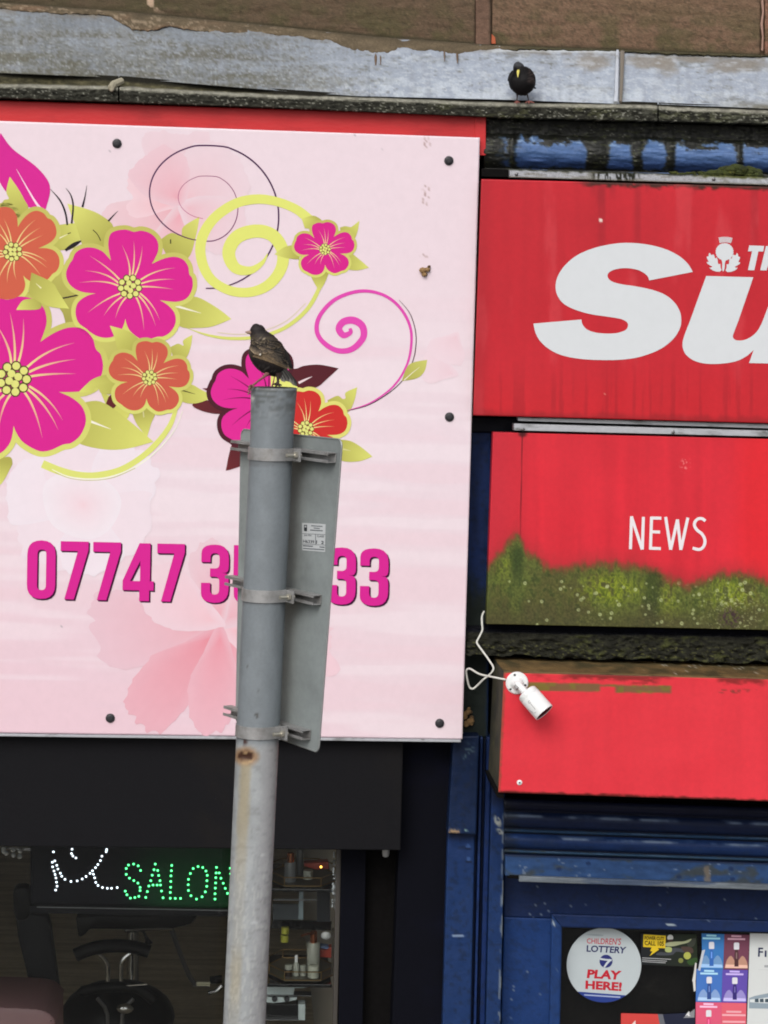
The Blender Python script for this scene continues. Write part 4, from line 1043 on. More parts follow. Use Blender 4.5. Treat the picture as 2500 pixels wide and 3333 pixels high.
def NS(name, strokes, label, wd=14.5):
    q = Print(ney)
    for i, s_ in enumerate(strokes): q.stroke(cl(cs, s_), wd * .6028 * 1.12, (238, 232, 236), 3 + i * .5, 6 if len(s_) > 3 else 0)
    q.obj(name, nw, label)
NS('letter', [[(922,1461),(916,1638)], [(921,1461),(979,1640)], [(986,1464),(980,1640)]], 'white letter N')
NS('letter', [[(1030,1463),(1024,1640)], [(1026,1470),(1083,1471)], [(1026,1544),(1076,1546)], [(1022,1633),(1080,1635)]], 'white letter E')
NS('letter', [[(1106,1464),(1133,1641)], [(1133,1641),(1170,1478)], [(1170,1478),(1188,1642)], [(1188,1642),(1226,1468)]], 'white letter W')
NS('letter', [[(1321,1486),(1304,1474),(1283,1474),(1265,1490),(1262,1512),(1276,1535),(1300,1554),(1315,1578),(1318,1604),(1306,1630),(1284,1640),(1252,1632)]], 'white letter S')

# blue pilaster wall behind
bw = thing('blue_pilaster', W(1560, 3333, -.02), 'tall dark blue painted timber pilaster between the two shops', 'pilaster')
def bluecol(seed, base=(24, 48, 98), lowc=(36, 66, 120), chips=.0, grime=0.3):
    def f(X, Y):
        n = fbm(X / 18, Y / 90, seed, 4); n2 = fbm(X / 14, Y / 12, seed + 2, 4)
        c = flat(X, np.array(base) * .86) * (.85 + .3 * n[:, None])
        c = mixc(c, np.array(lowc) * .84, ss(2400, 2950, Y) * .8)
        c = mixc(c, (22, 26, 34), ss(.56, .72, n2) * grime)
        ch = ss(.83, .86, fbm(X / 8, Y / 6, seed + 4, 3)) * (chips > 0)
        c = mixc(c, (118, 132, 150), ch * .8)
        return c
    return f
def bl_panel(name, quad, yf, th, seed, label=None, **k):
    w_ = abs(quad[1][0] - quad[0][0]); h_ = abs(quad[3][1] - quad[0][1])
    extra = k.pop('extra', None); f0 = bluecol(seed, **k)
    f = f0 if extra is None else (lambda X, Y: extra(f0(X, Y), X, Y))
    return grid_panel(name, quad, yf, th, max(4, int(w_ / 5)), max(4, int(h_ / 6)), f, M['bluevc'], bw, lambda X, Y: (fbm(X / 30, Y / 40, seed + 7, 3) - .5) * .004, label)
def ex_up(c, X, Y):
    c = mixc(c, (32, 38, 30), ss(1850, 1960, Y + (fbm(X / 14, Y / 40, 4, 3) - .5) * 120) * ss(1597, 1575, X + (fbm(X / 9, Y / 30, 8, 2) - .5) * 10) * .9)
    return c
bl_panel('board', [(1520, 1370), (1600, 1370), (1588, 2400), (1480, 2400)], -.045, .1, 201, extra=ex_up, base=(30, 52, 104), lowc=(22, 30, 50))
bl_panel('capping', [(1530, 1355), (1690, 1358), (1680, 1410), (1528, 1408)], -.055, .1, 203, base=(10, 14, 34), lowc=(10, 14, 34))
def ex_b1(c, X, Y):
    chip = ss(10, 4, np.hypot((X - 1478) * .42, (Y - 2706) * .9) + (fbm(X / 6, Y / 6, 31, 2) - .5) * 8) * ss(2678, 2690, Y)
    c = mixc(c, (168, 140, 108), chip)
    c = mixc(c, (120, 150, 150), ss(5, 2, np.hypot((X - 1517) * .8, Y - 2702)))
    c = mixc(c, (70, 90, 100), ss(.6, .7, fbm(X / 8, Y / 4, 37, 2)) * ss(30, 10, abs(X - 1525)) * ss(2400, 2440, Y) * ss(2500, 2470, Y) * .8)
    return c
bl_panel('board', [(1476, 2396), (1560, 2396), (1549, 2717), (1458, 2711)], -.125, .08, 205, extra=ex_b1, base=(18, 36, 70), lowc=(34, 60, 108))
def ex_b2(c, X, Y):
    c = mixc(c, (14, 18, 34), ss(2745, 2715, Y) * .5)
    for bx, by in ((1524, 2755), (1526, 2795)):
        c = mixc(c, (54, 82, 132), ss(9, 4, np.hypot(X - bx, Y - by))); c = mixc(c, (12, 20, 40), ss(4, 1.5, abs(Y - by - 9)) * ss(12, 6, abs(X - bx)))
    c = mixc(c, (130, 150, 180), ss(2.2, .8, abs(Y - (3040 + ((X - 1490) / 18.) ** 2 * -1.2 + 4))) * ss(26, 20, abs(X - 1494)))
    return c
bl_panel('board', [(1458, 2690), (1546, 2690), (1528, 3500), (1436, 3500)], -.085, .12, 207, extra=ex_b2)
# moulded beads of the pilaster
for i, (xa, xb, yf, cb0) in enumerate([(1546, 1562, -.05, (12, 24, 52)), (1564, 1572, -.075, (26, 48, 96)), (1574, 1582, -.04, (12, 22, 48)), (1584, 1600, -.07, (22, 44, 92))]):
    sh = -(3500 - 2590) * .024
    bl_panel('bead', [(xa, 2590 - 190), (xb, 2590 - 190), (xb + sh - 4, 3500), (xa + sh - 4, 3500)], yf, .13, 211 + i, base=cb0, lowc=tuple(v * 1.25 for v in cb0))
def ex_b3(c, X, Y):
    a = ss(12, 7, np.hypot((X - 1618 - (Y - 2666) * .35) * .9, (Y - 2672) * .55)) + ss(9, 5, np.hypot((X - 1630) * .5, (Y - 2706 - (X - 1630) * .4) * .9))
    c = mixc(c, (150, 154, 152), np.clip(a, 0, 1) * ss(.3, .42, fbm(X / 6, Y / 6, 41, 2)))
    e = ss(6, 2, (1643 - (Y - 2590) * .022) - X) * ss(2640, 2660, Y) * ss(.42, .55, fbm(X / 6, Y / 34, 43, 3))
    c = mixc(c, (150, 156, 158), e * .8)
    c = mixc(c, (10, 16, 34), ss(2640, 2590, Y) * .5)
    return c
bl_panel('board', [(1600, 2560), (1645, 2560), (1625, 3500), (1578, 3500)], -.095, .15, 217, extra=ex_b3)
fm = MB(); rnd2 = random.Random(5)
for i in range(16): fm.ball(W(rnd2.uniform(1512, 1536), rnd2.uniform(2306, 2362), -.06), rnd2.uniform(.005, .012), 6)
tag(fm.obj('foam_filler', M['foam'], None, smooth=True), 'brown crumbly filler bulging out beside the right edge of the pink sign', 'filler')

# rotten timber ledge under NEWS
def rotcol(X, Y, T):
    Yr = Y - .02 * X
    n = fbm(X / 14, Yr / 9, 141, 4); n2 = fbm(X / 90, Yr / 40, 143, 4)
    c = flat(X, (36, 36, 28)) * (.5 + 1.0 * n[:, None])
    c = mixc(c, (72, 76, 36), ss(.48, .68, n2 * .6 + n * .4) * .7 * ss(1750, 1850, X))
    c = mixc(c, (104, 104, 58), ss(.66, .74, fbm(X / 8, Yr / 4, 145, 3)) * .7 * ss(.35, .6, T))
    c = mixc(c, (16, 17, 26), ss(.20, .10, T))
    return c
def roty(x, t): return -.15 - .05 * t + (n2d(x / 20, t * 9, 11, 4) - .5) * (.03 + .035 * t) + (.03 if t < .13 else 0)
rl = thing('timber_ledge', W(2050, 2140, -.15), 'rotten blackened timber ledge with algae under the NEWS sign', 'ledge')
strip('ledge_face', lint([(1530, 2044), (3260, 2072)]), lambda x: 2128 + .022 * (x - 1600) + wob(x, 15, 60, 26) + 8, 1520, 3250, 420, 34, roty, rotcol, M['rough'], rl, .15)
MB().pq([(1584, 2033), (3240, 2068), (3240, 2084), (1584, 2048)], -.13, .11, .002).obj('shadow_gap_strip', M['blackjamb'], rl)

# shutter housing (red) -------------------------------------------------
BY = -.47
hb = thing('shutter_housing', W(2060, 2595, BY), 'red metal roller shutter housing with a dirty top under the NEWS sign', 'shutter box')
def boxcol(X, Y):
    big_ = fbm(X / 300, Y / 240, 151, 3); st = fbm(X / 30, Y / 300, 153, 3)
    c = flat(X, (226, 56, 68)) * (.96 + .06 * big_[:, None]) * (.98 + .05 * st[:, None])
    yt = 2188 + .0256 * (X - 1640); yb = 2580 + .032 * (X - 1622); n = fbm(X / 22, Y / 8, 155, 4)
    d = Y - yt
    c = mixc(c, (104, 96, 52), ss(4, 0, d) * .9)
    c = mixc(c, (120, 40, 36), ss(26, 8, d + (n - .5) * 40) * ss(.42, .62, fbm(X / 120, Y / 60, 159, 2)) * .8)
    # algae bars left by old letters
    for xa, xb, ya, yb2 in ((1700, 1950, 2222, 2247), (1950, 2002, 2229, 2234), (2000, 2180, 2230, 2253)):
        y0 = ya + .012 * (X - xa); y1 = yb2 + .012 * (X - xa)
        e = ss(xa - 5, xa + 4, X) * ss(xb + 4, xb - 4, X) * ss(-3, 2, Y - y0 + (n - .5) * 5) * ss(-3, 2, y1 - Y + (n - .5) * 5)
        c = mixc(c, (116, 96, 62), e * .9)
        c = mixc(c, (120, 122, 44), e * ss(.5, .7, fbm(X / 20, Y / 14, 157, 2)) * .6)
    e = ss(2330, 2345, X) * ss(2480, 2460, X) * ss(9, 3, abs(Y - 2250)) * ss(.5, .62, fbm(X / 13, Y / 9, 161, 2))
    c = mixc(c, (120, 60, 50), e * .8)
    e = ss(10, 1, yb - Y + (n - .5) * 12); c = mixc(c, (80, 30, 24), e * .9)
    e = ss(10, 2, X - (1640 - (Y - 2188) * .046) + (n - .5) * 10); c = mixc(c, (110, 82, 50), e * .6)
    c = mixc(c, (170, 50, 52), ss(.64, .75, fbm(X / 26, Y / 26, 163, 3)) * ss(14, 6, np.hypot((X - 2052) * .8, (Y - 2430) * .6)) * .9)
    return c
grid_panel('front_panel', [(1640, 2188), (3200, 2228), (3200, 2631), (1622, 2580)], BY, .004, 320, 100, boxcol, M['redpanel'], hb, lambda X, Y: (fbm(X / 260, Y / 160, 6, 2) - .5) * .006)
def topcol(X, Y, T):
    n = fbm(X / 30, T * 6, 171, 4)
    c = flat(X, (110, 90, 56)) * (.7 + .55 * n[:, None])
    c = mixc(c, (60, 56, 34), ss(.5, .7, fbm(X / 60, T * 5, 173, 3)) * .7)
    c = mixc(c, (196, 190, 176), ss(.80, .84, fbm(X / 8, T * 14, 175, 2)) * ss(2050, 2200, X) * .8)
    return mixc(c, (150, 134, 96), ss(.93, .98, T) * .7)
def topstrip():
    xs = np.linspace(1640, 3200, 300); V = []; XY = []
    for t in np.linspace(0, 1, 12):
        for x in xs:
            p = W(x, 2188 + .0256 * (x - 1640), BY); V.append((p.x, BY + (-.12 - BY) * (1 - t), p.z + .001 + .006 * (1 - t) * 0 + wob(x + 300 * t, 4, 30, .004))); XY.append((x, 2188, t))
    XY = np.array(XY); n1 = 300; a = (np.arange(11)[:, None] * n1 + np.arange(299)[None]).ravel()
    F = np.stack([a, a + n1, a + n1 + 1, a + 1], 1).tolist()
    mesh_obj('top_plate', V, F, M['rough'], hb, nlin(topcol(XY[:, 0], XY[:, 1], XY[:, 2])) * KA, True)
topstrip()
a_, b2_, c2_, d2_ = W(1640, 2188, BY), W(3200, 2228, BY), W(3200, 2631, BY), W(1622, 2580, BY)
hq = [(d2_.x + .002, BY + .006, d2_.z + .003), (c2_.x, BY + .006, c2_.z + .003), (b2_.x, BY + .006, b2_.z - .004), (a_.x + .002, BY + .006, a_.z - .004)]
mbx = MB(); mbx.prism(hq, (0, -.10 - BY - .006, 0), .002)
mbx.obj('housing_body', mat('housing_algae', (64, 60, 40), rough=.8, layers=[((34, 34, 26), (9, 9, 9), .4, .62, .9), ((92, 92, 50), (20, 20, 20), .6, .7, .6)], bump=.3), hb)
p = W(1691, 2547, BY)
MB().lathe(p + Vector((0, .001, 0)), (0, -1, 0), [(0, .0095), (.002, .0095), (.004, .007), (.0042, .0001)], 16).obj('rivet', M['white'], hb, smooth=True)
MB().lathe(p + Vector((0, -.0035, 0)), (0, -1, 0), [(0, .0028), (.002, .0028), (.0021, .0001)], 8).obj('rivet_pin', M['dark'], hb)
MB().pq([(1612, 2570), (1640, 2570), (1640, 2600), (1618, 2596)], BY + .01, -.1, .002).obj('end_plate', M['dark'], hb)

# roller shutter slats --------------------------------------------------
rs = thing('roller_shutter', W(2060, 2880, -.2), 'dark blue roller shutter curtain, almost fully rolled up, chipped paint', 'shutter')
def shcol(seed, b0, hi=.0, rust=0):
    def f(X, Y, T):
        n = fbm(X / 60, T * 5, seed, 4)
        c = flat(X, b0) * (.85 + .3 * n[:, None])
        c = mixc(c, (140, 156, 178), ss(.46, .66, fbm(X / 90, T * 2.5, seed + 3, 4)) * ss(.16, .05, abs(T - .24)) * hi * .8)  # highlight along the upper curve of a slat, painted in
        c = mixc(c, (76, 72, 60), ss(.58, .72, fbm(X / 30, T * 3, seed + 5, 3)) * rust)
        c = mixc(c, (24, 26, 28), ss(1690, 1650, X + (n - .5) * 60) * .5)
        return c
    return f
sl = lambda k: lint([(1640, k), (3240, k + .034 * 1600)])
def roundy(base, d): return lambda x, t: base - d * math.sin(max(0.0, min(1.0, t)) * math.pi) ** .8
segs = [(2600, 2634, .010, (18, 22, 44), 0, 0), (2634, 2641, -.006, (22, 26, 44), 0, 0), (2641, 2692, .016, (20, 32, 62), .9, 0), (2692, 2697, -.004, (16, 24, 44), 0, 0), (2697, 2708, .007, (34, 60, 90), .5, .3),
        (2708, 2712, -.006, (12, 18, 36), 0, 0), (2712, 2760, .018, (26, 48, 92), 1.0, .1), (2760, 2765, -.004, (16, 24, 44), 0, 0), (2765, 2776, .008, (44, 70, 96), .4, .5), (2776, 2781, -.006, (10, 14, 30), 0, 0)]
for i, (ya, yb, d, c0, hi, ru) in enumerate(segs):
    nm = 'slat' if d > .009 else ('slat_joint')
    strip(nm, sl(ya), sl(yb), 1641, 3230, 240, 8 if d > .009 else 4, roundy(-.16, d), shcol(221 + i, c0, hi, ru), M['bluevc'], rs, .02)
def barcol(X, Y, T):
    n = fbm(X / 40, T * 5, 251, 4); c = flat(X, (46, 74, 118)) * (.82 + .35 * n[:, None])
    c = mixc(c, (66, 66, 58), ss(.5, .7, fbm(X / 70, T * 2, 253, 3)) * .7)
    c = mixc(c, (120, 108, 96), ss(14, 6, abs(X - 2302 + (n - .5) * 16)) * ss(.15, .3, T) * .8)
    c = mixc(c, (140, 152, 170), ss(.8, .85, fbm(X / 14, T * 7, 255, 2)) * .6)
    for bx, tt in ((1915, .28), (2380, .32), (1820, .6), (2210, .78), (2385, .8)):
        d = np.hypot((X - bx) / 9, (T - tt) / .1); c = mixc(c, (26, 44, 82), ss(1.2, .7, d) * .8)
    return mixc(c, (22, 34, 62), ss(.12, .02, T))
strip('bottom_bar', sl(2781), lambda x: sl(2850)(x), 1645, 3230, 300, 16, lambda x, t: -.175 + wob(x, 6, 60, .003), barcol, M['bluevc'], rs, .03)
def lipcol(X, Y, T):
    n = fbm(X / 60, T * 3, 261, 3); c = flat(X, (112, 120, 128)) * (.75 + .45 * n[:, None])
    return mixc(c, (50, 66, 96), ss(.52, .6, fbm(X / 200, T, 263, 3)) * .6)
strip('bottom_lip', sl(2850), lambda x: sl(2868)(x) - 3 * (x < 1690), 1690, 3230, 240, 5, lambda x, t: -.19 + wob(x, 8, 50, .003), lipcol, M['bluevc'], rs, .05)
MB().pq([(1650, 2846), (1692, 2849), (1692, 2862), (1652, 2858)], -.175, -.12, .001).obj('bar_end', M['dark'], rs)

# shop window frame ---------------------------------------------------
wf = thing('shop_window', W(2100, 3333, .0), 'blue framed shop window covered with stickers and posters', 'window')
def fr(name, quad, yf, th, seed, b0, lo, nx=None, extra=None):
    f0 = bluecol(seed, b0, lo, .5, .2)
    f = f0 if extra is None else (lambda X, Y: extra(f0(X, Y), X, Y))
    return grid_panel(name, quad, yf, th, max(4, int((quad[1][0] - quad[0][0]) / 6)), max(4, int((quad[3][1] - quad[0][1]) / 6)), f, M['bluevc'], wf, lambda X, Y: (fbm(X / 40, Y / 40, seed, 2) - .5) * .003)
fr('lintel', [(1640, 2780), (3230, 2830), (3230, 3030), (1640, 2985)], -.01, .1, 271, (24, 44, 88), (28, 48, 94))
fr('stile', [(1641, 2985), (1800, 2990), (1790, 3560), (1625, 3560)], -.012, .1, 273, (30, 62, 124), (34, 68, 130))
def exr(c, X, Y):
    c = mixc(c, (176, 190, 200), ss(8, 4, np.hypot((X - 1802) * .9, (Y - 3006) * 1.1)) + ss(10, 6, np.hypot((X - 2180) * .55, (Y - 3011) * 2.2)))
    return c
fr('top_rail', [(1796, 2975), (3230, 3023), (3230, 3053), (1828, 3018)], -.028, .06, 275, (30, 52, 100), (34, 56, 106), extra=exr)
fr('side_rail', [(1796, 2975), (1829, 3018), (1818, 3560), (1784, 3560)], -.026, .06, 277, (34, 66, 126), (38, 72, 134), extra=exr)
b_ = MB(); b_.pq([(1815, 3000), (3230, 3030), (3230, 3560), (1805, 3560)], .050, .054, 0); b_.obj('pane', M['glass'], wf)
b_ = MB(); b_.pq([(1800, 2980), (3230, 3010), (3230, 3600), (1790, 3600)], .16, .17, 0); 
o = b_.obj('dark_interior_sheet', mat('dark_interior', (27, 25, 25), rough=.6, spec=.08, layers=[((48, 44, 42), (5, 5, 8), .58, .75, .7)], fine=.2), wf)  # dark sheet put behind the pane in place of the unlit shop interior
PY = .046
d1 = conv(1820, 3000, .205); d2 = conv(2050, 3000, .2713)
# round lottery sticker
lo = thing('lottery_sticker', W(1966, 3265, PY), 'round white lottery sticker with red and blue lettering', 'sticker')
def disc(cx, cy, rx, ry, n=64): return [d1(cx + rx * math.cos(2 * math.pi * k / n), cy + ry * math.sin(2 * math.pi * k / n)) for k in range(n)]
q = Print(PY); q.poly(disc(712, 690, 592, 592), (46, 66, 140), 0)
allp = [(712 + 592 * math.cos(2 * math.pi * k / 120), 690 + 592 * math.sin(2 * math.pi * k / 120)) for k in range(120)]
q.poly([d1(*p_) for p_ in allp if p_[1] < 1130 + (p_[0] - 320) * .054], lambda p: [v * (.98 - .1 * ss(3030, 3010, p[1])) for v in (196, 206, 210)], 1)
q.poly([d1(395, 1152), d1(975, 1188), d1(968, 1210), d1(400, 1172)], (168, 180, 214), 2)
q.poly(cl(d1, catmull([(420,205),(520,195),(640,200),(710,215),(660,232),(520,222)], 4, True)), (168, 178, 184), 2)
q.obj('disc', lo)
q = Print(PY); q.text("CHILDREN'S", [d1(440, 262), d1(990, 262), d1(975, 372), d1(440, 345)], (196, 48, 66), 4, .012); q.obj('printed_text', lo)
q = Print(PY); q.text('LOTTERY', [d1(440, 372), d1(1072, 400), d1(1050, 508), d1(435, 478)], (40, 44, 96), 4, .03); q.obj('printed_text', lo)
q = Print(PY); q.text('PLAY', [d1(455, 755), d1(998, 782), d1(968, 925), d1(438, 895)], (194, 36, 54), 4, .045); q.obj('printed_text', lo)
q = Print(PY); q.text('HERE!', [d1(420, 930), d1(1000, 962), d1(990, 1105), d1(415, 1070)], (194, 36, 54), 4, .045); q.obj('printed_text', lo)
q = Print(PY); q.circle(d1(745, 628), 104 * .205, (48, 54, 118), 4, 30)
q.stroke([d1(650, 590), d1(745, 605), d1(835, 612)], 28 * .205, (204, 212, 218), 5, 0); q.stroke([d1(815, 600), d1(760, 660), d1(715, 722)], [36 * .205, 34 * .205, 26 * .205], (204, 212, 218), 5.5, 0); q.obj('emblem', lo, 'blue ball with a white seven')
# power cut poster
pc = thing('power_cut_poster', W(2160, 3140, PY), 'black poster with yellow panel reading POWER CUT? CALL 105 and workers', 'poster')
q = Print(PY); q.poly(cl(d2, [(130,140),(800,150),(812,480),(760,540),(140,515)]), lambda p: (38, 40, 44) if p[0] < 2200 else (42, 50, 38), 1); q.obj('sheet', pc)
q = Print(PY); q.poly(cl(d2, [(165,152),(432,168),(428,318),(335,316),(350,335),(238,412),(272,358),(245,352),(262,308),(160,303)]), (232, 200, 50), 3); q.obj('yellow_panel', pc)
q = Print(PY); q.text('POWER CUT?', [d2(178, 172), d2(412, 182), d2(412, 226), d2(178, 218)], (40, 36, 26), 5, .03); q.text('CALL 105', [d2(178, 228), d2(410, 236), d2(408, 294), d2(178, 282)], (40, 36, 26), 5, .03); q.obj('printed_text', pc)
q = Print(PY)
for yy_, xe in ((438, 495), (462, 445), (482, 430)): q.stroke([d2(148, yy_ - 4), d2(xe, yy_ + 14 * (xe - 148) / 350)], 1.9, (196, 198, 200), 4, 0)
q.obj('text_line', pc)
q = Print(PY); FG = (196, 206, 150)
q.circle(d2(485, 192), 36 * .2713, (206, 208, 206), 4, 16); q.poly(cl(d2, [(450,215),(525,210),(500,245),(460,240)]), (74, 60, 54), 4.4)
q.poly(cl(d2, catmull([(440,255),(540,240),(650,235),(740,205),(700,250),(600,275),(520,295),(430,290)], 4, True)), (170, 176, 140), 3)
q.poly(cl(d2, catmull([(430,305),(500,312),(495,362),(430,360)], 4, True)), (178, 188, 120), 3.4)
q.poly(cl(d2, catmull([(510,315),(640,330),(660,370),(560,360),(500,400),(320,400),(360,365),(470,370)], 4, True)), (74, 78, 84), 2.4)
q.circle(d2(690, 408), 44 * .2713, (178, 182, 90), 4.2, 16); q.circle(d2(612, 466), 30 * .2713, (130, 136, 74), 4.4, 14)
q.poly(cl(d2, catmull([(620,300),(740,310),(760,370),(700,380),(640,350)], 4, True)), (84, 68, 62), 2.8)
q.poly(cl(d2, catmull([(700,230),(790,200),(770,290),(700,300)], 4, True)), (66, 70, 62), 2.6)
q.poly(cl(d2, catmull([(690,470),(800,430),(800,500),(720,520)], 4, True)), (56, 84, 46), 2.6)
q.obj('printed_picture', pc, 'blurred workers in helmets')
# flavour poster
vp = thing('flavour_poster', W(2350, 3333, PY), 'poster grid of blue, purple and pink panels showing slim white capped tubes', 'poster')
cells = [((862,140),(1135,148),(1120,572),(800,566),(66,128,196),(120,160,206),(60,110,190)), ((1135,148),(1440,158),(1418,578),(1122,572),(122,72,92),(196,150,130),(82,54,56)),
         ((800,566),(1112,574),(1100,968),(792,962),(74,122,200),(140,170,220),(56,84,150)), ((1112,574),(1418,580),(1400,975),(1102,968),(104,84,178),(160,150,214),(60,50,120)),
         ((792,964),(1102,970),(1096,1420),(788,1420),(228,96,128),(238,140,160),(224,70,120)), ((1102,970),(1400,976),(1392,1420),(1098,1420),(232,104,120),(240,130,140),(224,96,110))]
for i, (a, b3, c3_, d3, colr, glow, tube) in enumerate(cells):
    q = Print(PY); cxx = (a[0] + b3[0] + c3_[0] + d3[0]) / 4; cy0 = (a[1] + d3[1]) / 2; hh = d3[1] - a[1]
    if i == 0: quad = [(862,140),(1135,148),(1120,572),(820,568),(838,480),(868,380)]
    else: quad = [a, b3, c3_, d3]
    if i >= 4: cy0 = a[1] + 200; hh = 400
    q.poly(cl(d2, quad), colr, 1)
    if i < 4:
        q.poly(cl(d2, catmull([(cxx-140,cy0+.45*hh),(cxx-110,cy0+.22*hh),(cxx-60,cy0+.12*hh),(cxx,cy0+.3*hh),(cxx+70,cy0+.12*hh),(cxx+120,cy0+.25*hh),(cxx+140,cy0+.45*hh)], 4, False)), glow, 2)
        q.poly(cl(d2, [(cxx-130,cy0+.36*hh),(cxx+130,cy0+.38*hh),(cxx+135,cy0+.47*hh),(cxx-135,cy0+.46*hh)]), [min(255, v + 50) for v in glow], 2.5)
    if i != 5:
        t0 = cy0 - .05 * hh if i < 4 else cy0 + 20
        q.poly(cl(d2, fil([(cxx-30,cy0-.26*hh,18),(cxx+34,cy0-.26*hh,18),(cxx+34,cy0-.06*hh,12),(cxx-30,cy0-.06*hh,12)])), (232, 232, 240), 4)
        q.poly(cl(d2, [(cxx-14,cy0-.06*hh),(cxx+18,cy0-.06*hh),(cxx+24,cy0+.08*hh),(cxx+26,cy0+.42*hh),(cxx-24,cy0+.42*hh),(cxx-22,cy0+.08*hh)]), tube, 4.4)
        q.poly(cl(d2, [(cxx-6,cy0+.02*hh),(cxx+10,cy0+.02*hh),(cxx+10,cy0+.2*hh),(cxx-6,cy0+.2*hh)]), [min(255, v + 60) for v in tube], 5)
        for ln, (dy, ww) in enumerate(((-.44, 60), (-.36, 105))):
            q.poly(cl(d2, [(cxx-ww,cy0+dy*hh-12),(cxx+ww,cy0+dy*hh-8),(cxx+ww,cy0+dy*hh+14),(cxx-ww,cy0+dy*hh+10)]), [min(255, v + 110) for v in colr], 3)
    else:
        for dy, ww in ((-90, 90), (-50, 140), (30, 135)):
            q.poly(cl(d2, [(cxx-ww,cy0+dy-12),(cxx+ww,cy0+dy-8),(cxx+ww,cy0+dy+14),(cxx-ww,cy0+dy+10)]), (244, 180, 190), 3)
    q.obj('printed_panel', vp)
q = Print(PY); q.poly(cl(d2, [(868,345),(905,335),(880,430),(858,520),(845,590),(818,580),(835,500)]), (206, 210, 218), 6); q.poly(cl(d2, [(785,490),(802,500),(795,600),(788,712),(790,830),(768,838),(757,720),(748,712),(770,600)]), (226, 224, 220), 6.4)
q.obj('torn_edge', vp, 'torn white paper edge')
# white poster at the frame edge
wp = thing('white_poster', W(2480, 3333, PY), 'pale poster with dark heading and a bus picture at the right edge of the window', 'poster')
q = Print(PY); q.poly(cl(d2, [(1442,138),(2400,165),(2380,1420),(1400,1420)]), (218, 222, 222), 1); q.obj('sheet', wp)
q = Print(PY); q.text('F', [d2(1542, 310), d2(1600, 312), d2(1598, 422), d2(1538, 420)], (30, 40, 82), 3, .02); q.text('I', [d2(1620, 345), d2(1642, 346), d2(1640, 424), d2(1618, 423)], (30, 40, 82), 3, .02); q.text('R', [d2(1668, 346), d2(1740, 348), d2(1738, 426), d2(1664, 424)], (30, 40, 82), 3, .02) if False else None; q.obj('printed_text', wp)
q = Print(PY); q.poly(cl(d2, [(1615,520),(1900,530),(1900,556),(1613,548)]), (168, 172, 176), 3); q.stroke([d2(1540, 575), d2(1900, 585)], 1, (196, 200, 202), 3, 0); q.obj('text_line', wp)
q = Print(PY); q.poly(cl(d2, [(1432,915),(1500,890),(1700,850),(1900,830),(1900,1050),(1430,1040)]), (150, 166, 178), 3); q.poly(cl(d2, [(1440,935),(1900,880),(1900,990),(1560,975),(1440,965)]), (222, 228, 230), 4)
for xx in (1500, 1560, 1622, 1690): q.poly(cl(d2, [(xx, 928), (xx + 44, 922), (xx + 48, 968), (xx, 966)]), (70, 86, 98), 5)
q.obj('printed_picture', wp, 'bus front picture')
# red leaflet bottom
rp_ = thing('red_leaflet', W(2090, 3333, PY), 'red leaflet with white point and grey edge at the bottom of the window', 'leaflet')
q = Print(PY); q.poly(cl(d2, [(-105,1098),(335,1108),(400,1420),(-110,1420)]), (212, 74, 70), 1); q.poly(cl(d2, [(335,1108),(395,1110),(470,1420),(395,1420)]), (108, 110, 118), 1.2); q.poly(cl(d2, [(395,1110),(660,1095),(780,1140),(778,1420),(470,1420)]), (38, 42, 62), 1.1)
q.poly(cl(d2, [(68,1182),(75,1300),(20,1300),(-30,1290)]), (236, 214, 210), 2); q.obj('sheet', rp_)
q = Print(PY); q.poly(cl(d2, [(640,1155),(780,1045),(776,1150)]), (140, 142, 146), 3); q.poly(cl(d2, catmull([(665,1132),(700,1085),(715,1080),(715,1120),(730,1130),(700,1132),(690,1118)], 3, True)), (230, 230, 232), 4); q.obj('corner_flash', rp_)

# ================================================================== SALON LOWER PART
bx = thing('shutter_box', W(600, 2765, -.18), 'plain black metal shutter box under the pink salon sign', 'shutter box')
MB().pq([(-640, 2384), (1313, 2414), (1304, 2768), (-640, 2748)], -.14, .11, .004).obj('box', M['blackbox'], bx)
sj = thing('salon_jamb', W(1390, 3333, -.05), 'blue black door jamb between the salon window and the blue pilaster', 'jamb')
MB().pq([(1312, 2400), (1470, 2404), (1436, 3560), (1268, 3560)], -.04, .10, .003).obj('jamb_board', M['blackjamb'], sj)
MB().pq([(1112, 2740), (1192, 2740), (1176, 3560), (1098, 3560)], .03, .12, .002).obj('inner_post', M['blackjamb'], sj)
MB().pq([(1180, 2700), (1300, 2700), (1285, 3560), (1165, 3560)], .09, .12, .002).obj('recess_panel', M['dark'], sj)
lm = MB(); p0 = W(1256, 2768, .0); lm.lathe(p0 + Vector((0, 0, .01)), (0, 0, -1), [(0, .013), (.02, .014), (.032, .011), (.036, .0001)], 14)
tag(lm.obj('door_lamp', mat('frosted_cap', (150, 150, 150), rough=.4), None, smooth=True), 'small pale round fitting under the right end of the black shutter box', 'fitting')
sw = thing('salon_window', W(500, 3333, .07), 'large salon window with thin grey frame, dark interior behind', 'window')
b_ = MB(); b_.pq([(-640, 2700), (1092, 2720), (1075, 3600), (-640, 3600)], .075, .081, 0); b_.obj('pane', M['glass'], sw)
MB().box(-3.98, W(-642, 3000, .075).x - .05, .075, .081, .35, W(-622, 2700, 0).z - .01).obj('pane', M['glass'], sw)  # unseen extra glazing, added to bring more daylight into the salon
MB().box(W(-642, 3000, .075).x - .045, W(-642, 3000, .075).x - .005, .06, .10, .3, W(-622, 2700, 0).z).obj('mullion', M['blackbox'], sw)
MB().pq([(1096, 2740), (1112, 2740), (1092, 3600), (1078, 3600)], .06, .10, .002).obj('frame', mat('grey_frame', (66, 62, 58), rough=.5), sw)

